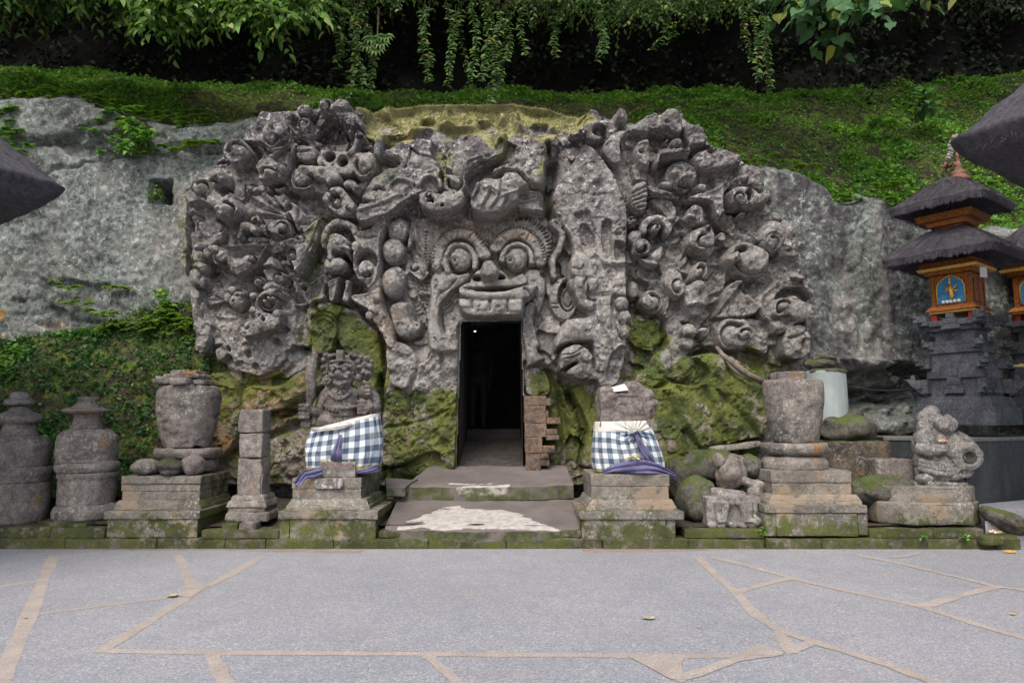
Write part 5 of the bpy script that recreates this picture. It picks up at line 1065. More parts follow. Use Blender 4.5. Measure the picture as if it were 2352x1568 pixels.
pedestal('stepped pedestal under the club-bearing guardian, left of the steps', 'stone_pedestal', [('base_block', 641, 664, 1191, 1242, 8.275, 1.05, (1, 1)), ('base_block', 664.6, 862, 1191, 1242, 8.265, 1.1, (1, 1)), ('ledge', 638, 867, 1173, 1192, 8.24, 1.25, (1, 1)),
          ('moulding', 655, 850, 1160, 1173, 8.38, 1.1, (.98, .98)), ('moulding', 660, 847, 1146, 1160, 8.40, 1.08, (.92, .94)), ('upper_block', 671, 829, 1122, 1147, 8.48, 1.15, (1, 1)), ('top_slab', 670, 830, 1097, 1122, 8.475, 1.2, (1, 1))])
pedestal('stepped pedestal under the headless stone figure, right of the steps', 'stone_pedestal', [('base_block', 1337, 1530, 1192, 1240, 8.265, 1.1, (1, 1)), ('base_block', 1530.6, 1552, 1192, 1237, 8.275, 1.1, (1, 1)), ('ledge', 1331, 1571, 1174, 1193, 8.24, 1.2, (1, 1)),
          ('moulding', 1346, 1556, 1162, 1174, 8.38, 1.05, (.98, .98)), ('moulding', 1350, 1552, 1147, 1162, 8.40, 1.0, (.93, .95)), ('upper_block', 1359, 1537, 1116, 1147, 8.48, .9, (1, 1)), ('top_slab', 1357, 1538, 1089, 1116, 8.475, .95, (1, 1))])
pedestal('stepped pedestal carrying the plain vase on two carved rings', 'stone_pedestal', [('base_block', 1759, 1784, 1179, 1231, 8.28, 1.0, (1, 1)), ('base_block', 1785, 1972, 1178, 1231, 8.265, 1.05, (1, 1)), ('base_block', 1973, 1995, 1179, 1229, 8.28, 1.0, (1, 1)), ('ledge', 1757, 1993, 1160, 1178, 8.25, 1.12, (1, 1)),
          ('moulding', 1763, 1982, 1151, 1160, 8.38, .95, (.99, .99)), ('moulding', 1768, 1980, 1136, 1151, 8.40, .92, (.92, .95)), ('upper_block', 1774, 1957, 1108, 1136, 8.47, .85, (1, 1)), ('top_slab', 1772, 1957, 1081, 1108, 8.46, .88, (1, 1))])

def lathe_obj(part, cx, Y, prof, mat, parent, seg=56, rough=.006, freq=5, chips=0.0, wob=0.0):
    """prof: (half width in photo px, photo y) from top to bottom, resampled finely"""
    c = P(cx, prof[len(prof) // 2][1], Y); k = Y / FP
    pr = [(h * k, P(cx, y, Y).z) for h, y in prof][::-1]
    out = []
    for i in range(len(pr) - 1):
        (r0_, z0_), (r1_, z1_) = pr[i], pr[i + 1]; n = max(1, int(math.hypot(r1_ - r0_, z1_ - z0_) / 0.02))
        out += [(r0_ + (r1_ - r0_) * j / n, z0_ + (z1_ - z0_) * j / n) for j in range(n)]
    out.append(pr[-1]); out = [(0.0005, out[0][1])] + out + [(0.0005, out[-1][1])]
    xc = P(cx, sum(p[1] for p in prof) / len(prof), Y).x
    V_ = []
    for r, z in out:
        for i in range(seg):
            a = 2 * math.pi * i / seg; rr = r * (1 + wob * vnoise(math.cos(a) * 1.7 + cx, math.sin(a) * 1.7, z * 3))
            V_.append((xc + rr * math.cos(a), Y + rr * math.sin(a), z))
    V_ = np.array(V_); me = npmesh(part, V_, gridfaces(seg, len(out), True), True)
    d = fbm(V_[:, 0] * freq, V_[:, 1] * freq, V_[:, 2] * freq, 4, int(cx) % 90); N_ = getno(me)
    if chips: d = d - chips * sstep((fbm(V_[:, 0] * 9, V_[:, 1] * 9, V_[:, 2] * 9, 2, 5) - .55) / .12) * 4
    me.vertices.foreach_set('co', (V_ + N_ * (d * rough)[:, None]).astype(np.float32).ravel()); me.update()
    return link(part, me, mat, parent)
# stacked urn at the far left
t = empty('stone_urn', P(45, 1195, 8.72), 'stacked stone urn with a pointed two-tier cap, standing on the kerb beside the flat-hatted one', 'urn')
lathe_obj('body', 45, 8.72, [(44, 1001), (56, 1006), (62, 1018), (64, 1035), (62, 1062), (60, 1072)], m_urn, t, wob=.02)
lathe_obj('collar', 45, 8.72, [(60, 1070), (66, 1075), (67, 1086), (63, 1092), (62, 1095), (62, 1106)], m_urn, t)
lathe_obj('lower_drum', 45, 8.72, [(60, 1106), (59, 1140), (57, 1175), (52, 1195), (46, 1201)], m_urn, t, rough=.008)
lathe_obj('neck', 45, 8.72, [(32, 974), (34, 985), (36, 999), (38, 1002)], m_urn, t)
lathe_obj('cap', 45, 8.72, [(14, 932), (20, 938), (24, 944), (44, 954), (47, 962), (44, 968), (34, 973), (32, 976)], m_urn, t, rough=.012)
lathe_obj('finial', 45, 8.72, [(6, 900), (16, 903), (20, 910), (18, 914), (27, 918), (30, 925), (26, 930), (14, 932)], m_urn, t, rough=.012)
# second urn, flat hat
t = empty('stone_urn', P(201, 1200, 8.78), 'bell-shaped stone urn with a flat brimmed hat, standing between the pointed urn and the pedestal', 'urn')
lathe_obj('body', 201, 8.78, [(38, 984), (50, 990), (60, 1000), (63, 1012), (64, 1035), (60, 1056), (62, 1060)], m_urn, t, wob=.02, rough=.01)
lathe_obj('belt', 201, 8.78, [(58, 1058), (64, 1064), (65, 1072), (62, 1080), (58, 1083)], m_urn, t, rough=.01)
lathe_obj('lower_drum', 201, 8.78, [(60, 1083), (61, 1093), (58, 1097), (58, 1130), (57, 1156)], m_urn, t)
lathe_obj('foot', 201, 8.78, [(57, 1155), (64, 1162), (68, 1172), (67, 1186), (60, 1190)], m_urn, t, rough=.012)
lathe_obj('neck', 201, 8.78, [(27, 948), (28, 965), (31, 980), (34, 985)], m_urn, t)
lathe_obj('hat', 201, 8.78, [(12, 913), (19, 912), (21, 917), (19, 923), (24, 930), (32, 935), (53, 941), (52, 945), (40, 948), (28, 951)], m_urn, t, rough=.014, wob=.08)
k = 0
for a in (-2.6, -1.9, -1.2, -.5):
    slabs('foot_stone', [slab((P(201, 1197, 8.78).x + .36 * math.cos(a) - .13, 8.78 + .36 * math.sin(a) - .1, .22), (P(201, 1197, 8.78).x + .36 * math.cos(a) + .13, 8.78 + .36 * math.sin(a) + .1, .29), .03, .03, .014, seed=k)], m_kerb, t); k += 1
# big damaged urn on its pedestal
t = empty('stone_urn', P(433, 1078, 8.95), 'tall damaged stone urn with orange stains, on the pedestal behind three round stones', 'urn')
lathe_obj('body', 433, 8.95, [(56, 886), (63, 889), (68, 900), (69, 912), (67, 945), (62, 975), (54, 1005), (48, 1027)], m_urn, t, rough=.010, chips=.9)
lathe_obj('lotus_ring', 433, 8.95, [(52, 1027), (66, 1030), (68, 1040), (62, 1050), (50, 1053)], m_urn, t, rough=.02, wob=.08)
lathe_obj('foot_ring', 433, 8.95, [(52, 1053), (60, 1058), (62, 1070), (58, 1082)], m_urn, t, rough=.02, wob=.06)
for i, (x0, x1, y0, y1, yo) in enumerate(((380, 432, 868, 884, -.15), (425, 462, 872, 886, -.25), (388, 470, 861, 870, 0), (455, 486, 873, 885, -.05), (400, 460, 851, 862, .05))):
    s = slab((X(x0, y1, 8.95), 8.78 + yo, Z(y1, 8.95)), (X(x1, y1, 8.95), 9.12 + yo * .3, Z(y0, 8.95)), .03, .05, .016, seed=i)
    tag(slabs('flat_stone', [s], m_urn), ('broad flat stone at the bottom left of the heap on the tall urn', 'small rounded stone at the front of the heap on the tall urn', 'thin wide slab in the middle of the heap on the tall urn', 'low stone at the right end of the heap on the tall urn', 'topmost flat stone of the heap on the tall urn')[i], 'stone', 'stones heaped on the tall urn')
# three stones on the pedestal
def boulder(name, c, r, mat, label, cat, amp=.03, freq=3, seed=1, parent=None, R=None, seg=36, group=None, deform=None):
    mb_ = MB(); mb_.ball((0, 0, 0), (1, 1, 1), seg=seg, rings=seg // 2); V_ = np.concatenate(mb_.v)
    n_ = fbm(V_[:, 0] * 1.3 + seed * 3.1, V_[:, 1] * 1.3, V_[:, 2] * 1.3, 3, seed)
    V_ = V_ * (1 + 0.16 * n_)[:, None] * np.array(r)
    if deform: V_ = deform(V_)
    if R is not None: V_ = V_ @ np.array(R).T
    V_ = V_ + np.array(c); F_ = np.array(mb_.f); me = npmesh(name, V_, F_, True); bm = bmesh.new(); bm.from_mesh(me); bmesh.ops.remove_doubles(bm, verts=bm.verts, dist=1e-5); bm.to_mesh(me); bm.free()
    roughen(me, amp, freq, seed)
    o = link(name, me, mat, parent)
    if label: tag(o, label, cat, group)
    return o
C1 = crop(0, 880, .33164)
def c1(x, y, Y): return P(*C1(x, y), Y)
k1 = .33164 / 1.08844 / FP
boulder('round_stone', c1(1110, 868, 8.6), (95 * k1 * 8.6, .20, 62 * k1 * 8.6), m_urn, 'plain dark egg-shaped stone, leftmost of three on the pedestal', 'stone', .012, 6, 3, group='stones in front of the tall urn')
def mouth(V_): V_ = V_.copy(); V_[:, 1] += .05 * np.exp(-((V_[:, 2] + .02) / .02) ** 2) * (V_[:, 1] < 0); V_[:, 1] -= .02 * np.cos(V_[:, 0] * 90) * ((V_[:, 1] < 0) & (V_[:, 2] > 0)); return V_
boulder('round_stone', c1(1290, 866, 8.57), (98 * k1 * 8.57, .19, 72 * k1 * 8.57), m_green, 'mossy stone carved with a toothed mouth, between two round stones', 'stone', .008, 8, 7, group='stones in front of the tall urn', deform=mouth)
def scal(V_): return V_ * (1 + .05 * np.abs(np.sin(V_[:, 0] * 40 + V_[:, 2] * 40)) * np.abs(np.sin(V_[:, 2] * 40 - V_[:, 0] * 30)))[:, None]
boulder('round_stone', c1(1458, 855, 8.6), (82 * k1 * 8.6, .17, 78 * k1 * 8.6), m_urn, 'round stone carved all over with scales, rightmost of three on the pedestal', 'stone', .006, 8, 9, group='stones in front of the tall urn', deform=scal)
# broken pillar
t = empty('stone_pillar', P(578, 1200, 8.55), 'slim cracked square pillar on a moulded base, between urn pedestal and guardian', 'pillar')
def sl(part, x0, x1, y0, y1, Yf, dep, mat, parent, top=(1, 1), r=.015, amp=.008, seed=1, seg=.035, shift=(0, 0)):
    return slabs(part, [slab((X(x0, y1, Yf), Yf, Z(y1, Yf)), (X(x1, y1, Yf), Yf + dep, Z(y0, Yf)), seg, r, amp, 5, top=top, seed=seed, shift=shift)], mat, parent)
sl('shaft', 545, 602, 939, 994, 8.58, .33, m_urn, t, (.98, 1), .02, .012, 2)
sl('shaft', 547, 600, 995, 1052, 8.585, .32, m_urn, t, (1.05, 1), .015, .012, 3); sl('shaft', 540, 600, 1052, 1138, 8.585, .32, m_urn, t, (.90, 1), .015, .014, 4)
sl('moulding', 527, 606, 1137, 1150, 8.53, .44, m_urn, t, (.9, .9)); sl('moulding', 516, 612, 1149, 1166, 8.50, .5, m_urn, t, (.86, .9)); sl('moulding', 522, 608, 1165, 1177, 8.52, .46, m_urn, t); sl('plinth', 512, 616, 1176, 1199, 8.47, .56, m_urn, t, (.95, .95), .03, .012)
tag(sl('loose_block', 507, 545, 1201, 1220, 8.36, .2, m_kerb, None, seed=4), 'mossy loose block under the left foot of the cracked pillar', 'stone block', 'loose blocks under the pillar'); tag(sl('loose_block', 546, 586, 1199, 1222, 8.32, .2, m_urn, None, r=.03, seed=5), 'bare grey loose block under the right foot of the cracked pillar', 'stone block', 'loose blocks under the pillar')
# vase on the right
t = empty('stone_vase', P(1823, 1078, 8.92), 'plain tapering stone vase with a square stub, on two carved rings', 'vase')
lathe_obj('body', 1823, 8.92, [(54, 872), (62, 873), (65, 880), (66, 898), (64, 930), (60, 960), (53, 995), (47, 1016)], m_urn, t, rough=.008, chips=.5)
sl('stub', 1790, 1851, 852, 874, 8.75, .34, m_urn, t)
lathe_obj('lotus_ring', 1823, 8.92, [(50, 1016), (69, 1018), (71, 1027), (67, 1038), (58, 1044), (52, 1046)], m_urn, t, rough=.010, wob=.03)
lathe_obj('foot_ring', 1823, 8.92, [(56, 1045), (64, 1049), (71, 1059), (72, 1073), (68, 1079)], m_urn, t, rough=.012, wob=.03)

# ================================================================== entrance slab, step and brick jamb
def pav(name, corners, thick, mat, nu=110, nv=46, amp=.012, pale=None, label=None, cat=None, front_round=0):
    """a worn slab over four photo corners given as (x, y, distance): near-left, near-right, far-right, far-left"""
    A_, B_, C_, D_ = [np.array(P(*c)) for c in corners]; u = np.linspace(0, 1, nu); v = np.linspace(0, 1, nv); U, W = np.meshgrid(u, v)
    V_ = ((1 - U) * (1 - W))[..., None] * A_ + (U * (1 - W))[..., None] * B_ + (U * W)[..., None] * C_ + ((1 - U) * W)[..., None] * D_
    if front_round: V_[..., 1] += front_round * ((2 * U - 1) ** 8) * (1 - W)
    V_[..., 2] += amp * fbm(V_[..., 0] * 3, V_[..., 1] * 3, None, 4, 7) - .02 * np.clip(.06 - W, 0, 1) / .06 * 1.0
    top = V_.reshape(-1, 3); bot = top.copy(); bot[:, 2] = np.minimum(top[:, 2] - thick, top[:, 2].min() - thick * .2)
    f = gridfaces(nu, nv); n_ = nu * nv; ring = [i for i in range(nu)] + [j * nu + nu - 1 for j in range(1, nv)] + [(nv - 1) * nu + i for i in range(nu - 2, -1, -1)] + [j * nu for j in range(nv - 2, 0, -1)]
    side = np.array([[ring[i], ring[i] + n_, ring[(i + 1) % len(ring)] + n_, ring[(i + 1) % len(ring)]] for i in range(len(ring))])
    at = {}
    if pale is not None:
        rl_ = (top[:, 2] - CAMZ) / top[:, 1]; qx = 1176 + FP * (top[:, 0] / top[:, 1]) / (ct + st * rl_); qy = 784 - FP * (rl_ * ct - st) / (ct + st * rl_)
        wob_ = fbm(top[:, 0] * 4, top[:, 1] * 9, None, 4, 77)
        m_ = np.zeros(len(top))
        for pl in pale: m_ = np.maximum(m_, sstep(-sdpoly(qx + 24 * wob_, qy + 5 * wob_, pl) / 5 + .5))
        at = dict(worn=np.concatenate([m_, m_ * 0]))
    me = npmesh(name, np.concatenate([top, bot]), np.concatenate([f, side]), True, at)
    bm = bmesh.new(); bm.from_mesh(me); bmesh.ops.split_edges(bm, edges=[e for e in bm.edges if len(e.link_faces) == 2 and e.calc_face_angle(0) > .9]); bm.to_mesh(me); bm.free()
    o = link(name, me, mat); return tag(o, label, cat) if label else o
def slabmat():
    t = NT('trodden_slab'); n1 = t.noise(2.2, 6, .6); col = t.mix(t.ramp(n1, .3, .7), (0.165, 0.140, 0.128), (0.115, 0.100, 0.094))
    col = t.mix(.4, col, t.mix(t.noise(80, 3, .6), (.5, .5, .5), (1.5, 1.5, 1.5)), 'MULTIPLY')
    wn = t.ramp(t.math('ADD', t.attr('worn'), t.math('MULTIPLY', t.math('SUBTRACT', t.noise(10, 8, .75, stretch=(.5, 2, 1)), .5), 1.5)), .30, .66)
    col = t.mix(wn, col, t.mix(t.ramp(t.noise(14, 6, .7), .35, .65), (0.33, 0.30, 0.27), (0.46, 0.435, 0.40)))
    side = t.ramp(t.nz(), .75, .45); mo = t.math('MULTIPLY', side, t.ramp(t.noise(5, 7, .65), .36, .56, 0, .85))
    col = t.mix(mo, col, t.mix(t.ramp(t.noise(9, 5, .7), .35, .65), (0.03, 0.042, 0.012), (0.085, 0.10, 0.022)))
    cr = t.ramp(t.noise(5, 8, .7, stretch=(1, .4, 1)), .735, .76); col = t.mix(cr, col, (0.03, .027, .025))
    return t.done(col, t.bump(t.noise(25, 8, .7), .5, .02), .85)
m_slab = slabmat()
pav('entrance_slab', [(880, 1216, 8.27), (1334, 1216, 8.27), (1332, 1145, 9.40), (915, 1145, 9.40)], .12, m_slab, pale=[[(905, 1216), (1275, 1216), (1225, 1196), (1200, 1180), (1130, 1166), (990, 1166), (985, 1180), (960, 1196)]],
    label='sloping entrance slab worn pale in the middle, between the two guardian pedestals', cat='paving slab', front_round=.10)
pav('doorstep', [(922, 1117, 9.32), (1317, 1113, 9.32), (1300, 1070, 10.25), (985, 1070, 10.25)], .17, m_slab, pale=[[(1030, 1122), (1195, 1122), (1180, 1113), (1050, 1113)]],
    label='cracked doorstep with mossy riser in front of the cave mouth', cat='doorstep')
pav('side_stone', [(888, 1120, 9.2), (930, 1118, 9.2), (960, 1098, 9.6), (885, 1100, 9.6)], .10, m_slab, nu=24, nv=16, label='tilted loose flagstone beside the guardian pedestal and doorstep', cat='flagstone')
slabs('slab_riser', [slab((X(868, 1240, 8.27), 8.285, .118), (X(1337, 1240, 8.27), 8.5, .205), .05, .02, .012, seed=6)], m_kerb, kerb)
tag(slabs('rubble_bed', [slab((X(905, 1150, 9.4), 9.36, .1), (X(1320, 1150, 9.4), 10.3, .50), .08, .04, .02, seed=9)], m_kerb), 'mossy rubble bed under the doorstep', 'rubble')
C3 = crop(940, 780, .3955)
pier = empty('brick_jamb', P(*C3(1000, 1045), 10.0), 'toothed pier of old bricks repairing the right side of the cave mouth', 'brick pier')
m_brick = stone('old_brick', (0.20, 0.135, 0.095), (0.115, 0.09, 0.075), 3, dark=(0.035, 0.032, 0.03), dark_amt=.8, lichen=.2, moss=.02, orange=.28, orange_col=(.34, .16, .06), bumps=.6)
rb = random.Random(5); yb_ = 532
(xa, ya), (xb, yb2) = C3(937, 530), C3(1058, 1044)
for i, (x0, x1, y0, y1) in enumerate(((937, 1078, 530, 590), (938, 1074, 590, 700), (940, 1078, 700, 790), (944, 1050, 790, 892), (948, 1042, 892, 1000), (952, 1086, 1004, 1046))):
    (xa, ya), (xb, yb2) = C3(x0, y0), C3(x1, y1); sl('pier_block', xa, xb, ya, yb2, 10.0 + .004 * (i % 2), .34, m_brick, pier, seed=i, r=.006, amp=.007)
for i, (x0, x1, y0, y1) in enumerate(((1074, 1104, 546, 590), (1070, 1090, 622, 664), (1076, 1166, 664, 706), (1076, 1146, 736, 772), (1074, 1157, 774, 808), (1046, 1132, 843, 892), (1040, 1092, 896, 926), (1040, 1097, 931, 972))):
    (xa, ya), (xb, yb2) = C3(x0, y0), C3(x1, y1); sl('brick', xa, xb, ya, yb2, 10.012 + .008 * (i % 3), .28, m_brick, pier, seed=i + 20, r=.006, amp=.006)

# ================================================================== right side: relief block, rubble, walls
C4 = crop(1420, 900, .31894)
def c4(x, y, Y): return P(*C4(x, y), Y)
k4 = .31894 / 1.08844 / FP
def relief(mb_):
    a = c4(1085, 1325, 8.45); b = c4(1505, 1075, 8.45); s = 8.45 * k4
    mb_.box(((a.x + b.x) / 2 + .02, 8.68, (a.z + b.z) / 2), ((b.x - a.x) / 2, .20, (b.z - a.z) / 2))
    for x0, x1, dx in ((1150, 1210, 20), (1230, 1350, -30), (1340, 1400, 40), (1400, 1470, 10)):
        p, q = c4(x0 + 20, 1110, 8.455), c4(x0 + 20 + dx, 1270, 8.43); mb_.tube([p, (p + q) / 2, q], [32 * s, 22 * s, 28 * s], 10)
        p, q = c4(x1, 1110, 8.47), c4(x1 - dx, 1270, 8.45); mb_.tube([p, (p + q) / 2, q], [24 * s, 16 * s, 20 * s], 10)
    for x in (1130, 1200, 1290, 1370, 1440, 1500): mb_.ball(c4(x, 1290, 8.46), (42 * s, .05, 30 * s))
    for x in (1230, 1280, 1330, 1385, 1420): mb_.ball(c4(x, 1118, 8.45), (22 * s, .03, 20 * s))
    mb_.ball(c4(1480, 1260, 8.42), (40 * s, .05, 36 * s))
ro = blob('relief_block', relief, .008, m_pale, None, 1, .004, 12, 3); tag(ro, 'small grey block carved with a row of legs, standing on the kerb', 'carved block')
boulder('torso_fragment', c4(1255, 1060, 8.75), (155 * k4 * 8.75, .22, 62 * k4 * 8.75), m_pale, 'pale torso-shaped fragment lying on top of the legs relief', 'stone fragment', .02, 5, 12, R=Ry(.12), group='broken carvings beside the vase pedestal')
boulder('head_fragment', c4(1275, 880, 8.95), (105 * k4 * 9, .22, 140 * k4 * 9), m_urn, 'brown upright weathered carving above the legs relief', 'stone fragment', .03, 5, 13, R=Ry(.3), group='broken carvings beside the vase pedestal')
boulder('ear_fragment', c4(1190, 785, 8.9), (40 * k4 * 9, .08, 55 * k4 * 9), m_urn, 'small pointed fragment leaning at the top of the broken carvings', 'stone fragment', .02, 6, 14, R=Ry(-.4), group='broken carvings beside the vase pedestal')
boulder('round_fragment', c4(1425, 830, 9.0), (100 * k4 * 9, .18, 88 * k4 * 9), m_green, 'smooth greenish rounded stone among the broken carvings', 'stone fragment', .014, 5, 15, group='broken carvings beside the vase pedestal')
boulder('flat_fragment', c4(1450, 975, 8.8), (105 * k4 * 8.8, .13, 50 * k4 * 8.8), m_pale, 'grey angular fragment lying below the greenish stone, against the vase pedestal', 'stone fragment', .025, 7, 16, R=Ry(.35), group='broken carvings beside the vase pedestal')
boulder('side_fragment', c4(1480, 1030, 8.75), (60 * k4 * 8.8, .12, 80 * k4 * 8.8), m_urn, 'small brown fragment wedged beside the vase pedestal', 'stone fragment', .02, 7, 17, group='broken carvings beside the vase pedestal')
boulder('mossy_boulder', c4(1010, 1085, 8.95), (125 * k4 * 9, .30, 165 * k4 * 9), m_green, 'angular mossy boulder between the headless figure and the legs relief', 'boulder', .05, 3, 21, R=Ry(.2))
boulder('rock_shelf', c4(1180, 860, 9.55), (330 * k4 * 9.5, .40, 150 * k4 * 9.5), m_green, 'wide mossy rock shelf under the overhang, behind the broken carvings', 'rock', .06, 2.5, 23)
boulder('rock_shelf', c4(880, 960, 9.6), (120 * k4 * 9.5, .35, 190 * k4 * 9.5), m_green, 'dark rock filling the hollow beside the headless figure pedestal', 'rock', .06, 2.5, 24)
s = slab((c4(1115, 705, 9.35).x, 9.3, c4(1115, 690, 9.35).z - .02), (c4(1510, 640, 9.35).x, 9.42, c4(1115, 690, 9.35).z + .06), .05, .015, .008, seed=3, R=Ry(-.13))
tag(slabs('stone_plank', [s], m_urn), 'long grey stone plank lying under the mossy overhang', 'plank')
m_root = plain('root_bark', (0.17, 0.14, 0.11), .9, .3, 12, .5)
mb = MB()
rp = [P(*F6(x, y), YF - T) for x, y, T in ((1425, 1120, .30), (1470, 1180, .42), (1560, 1250, .48), (1680, 1340, .52), (1810, 1400, .5))]
mb.tube(rp, [.03, .04, .045, .045, .04], 8); mb.tube([P(*F6(x, y), YF - T) for x, y, T in ((1480, 1190, .42), (1540, 1280, .46), (1620, 1350, .48), (1700, 1400, .46))], [.02, .022, .02, .012], 7)
tag(mb.build('tree_root', m_root, smooth=True, rough=.01, freq=8), 'bare pale root running down the mossy rock to the vase', 'root')
# white pillar behind the vase
m_white = plain('whitewash', (0.30, 0.34, 0.33), .75, .16, 5, .25, stretch=(1, 1, .3))
C5 = crop(1840, 900, .31889)
def d5(x, y): return C5(x, y)
t = empty('white_pillar', P(1898, 968, 9.75), 'round whitewashed pillar with a mossy top, behind the plain vase', 'pillar')
lathe_obj('shaft', 1898, 9.75, [(38, 851), (43, 853), (43.5, 880), (44, 930), (44.5, 972)], m_white, t, rough=.003)
lathe_obj('moss_cap', 1898, 9.75, [(20, 846), (38, 848), (44, 851), (44.5, 855), (43, 858)], m_green, t, rough=.02, wob=.05)
boulder('cap_stone', P(1880, 836, 9.8), (.20, .16, .08), m_green, 'lower mossy stone lying on the white pillar', 'stone', .03, 5, 31, group='stones on the white pillar'); boulder('cap_stone', P(1893, 822, 9.85), (.15, .14, .06), m_green, 'upper mossy stone lying on the white pillar', 'stone', .03, 5, 32, group='stones on the white pillar')
# mossy wall and its boulder
wl = sl('mossy_wall', 1868, 2054, 1012, 1110, 9.25, .8, stone('wet_wall', (0.15, 0.12, 0.09), (0.08, 0.07, 0.055), 3, lichen=.3, moss=.18, moss_up=.3, orange=.3, bumps=.7, moss_cols=((.03, .045, .012), (.09, .11, .02))), None, r=.03, amp=.014)
tag(wl, 'mossy retaining wall with orange stains and a bright moss edge, right of the vase', 'wall')
boulder('mossy_boulder', P(1948, 985, 9.55), (.42, .30, .20), m_green, 'low mossy boulder lying on the wall right of the vase', 'boulder', .05, 3.5, 41)
boulder('mossy_boulder', P(1962, 962, 9.6), (.15, .15, .13), m_green, 'round mossy knob resting on the low boulder', 'boulder', .02, 5, 42); boulder('mossy_boulder', P(1912, 958, 9.7), (.16, .15, .10), m_green, 'small mossy hump beside the white pillar foot', 'boulder', .03, 5, 43)
tag(sl('stone_block', 2014, 2100, 1054, 1112, 8.95, .4, m_urn, None, r=.012), 'plain square stone block beside the mossy wall', 'stone block')
boulder('low_rock', P(2022, 1128, 8.85), (.42, .30, .20), m_green, 'low rounded rock between vase pedestal and seated figure', 'rock', .03, 3, 44)
# raised platform in dark stone
m_andes = stone('dark_andesite', (0.105, 0.110, 0.125), (0.058, 0.061, 0.070), 4, dark=(0.02, .021, .025), lichen=.22, lichen_col=(.16, .17, .18), moss=-.12, bumps=.4, fine=50, mottle=.3)
m_tile = stone('wet_dark_tiles', (0.060, 0.066, 0.068), (0.03, 0.033, 0.036), 2.2, lichen=.12, lichen_col=(.12, .14, .15), moss=-.06, bumps=.3, stretch=(1, 1, .4), mottle=.2)
plat = empty('raised_platform', P(2215, 1130, 9.0), 'raised paved platform with dark stone walls under the shrines', 'platform')
PZ = 1.27
pl = [(X(2030, 1004, 9.75), 9.75), (X(2180, 1004, 9.6), 9.55), (X(2212, 1004, 9.0), 9.0), (X(2352, 990, 9.75), 9.75), (12.5, 12.2), (12.5, 14), (X(2005, 980, 10.9), 11.6), (X(2005, 985, 10.6), 10.6)]
def prism(name, pts, z0, z1, mat, parent, bevel=0):
    n = len(pts); mb_ = MB(); mb_.add([(x, y, z0) for x, y in pts] + [(x, y, z1) for x, y in pts], [tuple(range(n))[::-1], tuple(range(n, 2 * n))] + [(i, (i + 1) % n, n + (i + 1) % n, n + i) for i in range(n)])
    return mb_.build(name, mat, parent, bevel=bevel)
prism('wall_body', pl, .0, PZ - .05, m_tile, plat)
cxp = sum(p[0] for p in pl) / len(pl); cyp = sum(p[1] for p in pl) / len(pl)
m_top = stone('platform_paving', (0.17, 0.165, 0.16), (0.11, 0.108, 0.106), 2.5, lichen=.1, bumps=.4, mottle=.3)
prism('paved_top', [(x + (cxp - x) * -.006, y + (cyp - y) * -.012) for x, y in pl], PZ - .049, PZ, m_top, plat, bevel=.008)
# side path on the right with its low step
m_path = m_pave
sp = [(X(2225, 1160, 8.6), 8.62), (12, 8.95), (12, 12), (X(2225, 1130, 9.0), 9.0)]
tag(prism('side_path', sp, -.01, .42, m_path, None), kind='structure')
tag(prism('path_step', [(X(2268, 1190, 8.35), 8.40), (12, 8.7), (12, 8.96), (X(2262, 1160, 8.6), 8.618)], -.01, .30, m_path, None), kind='structure')
boulder('edge_rock', P(2310, 1196, 8.42), (.30, .18, .12), m_green, 'mossy wedge of rock at the right end of the kerb', 'rock', .03, 4, 51, R=Ry(.45))
tag(sl('corner_stone', 2259, 2310, 1231, 1254, 8.12, .2, m_kerb, None, r=.04), 'small squared stone on the pavement at the right end of the kerb', 'stone')
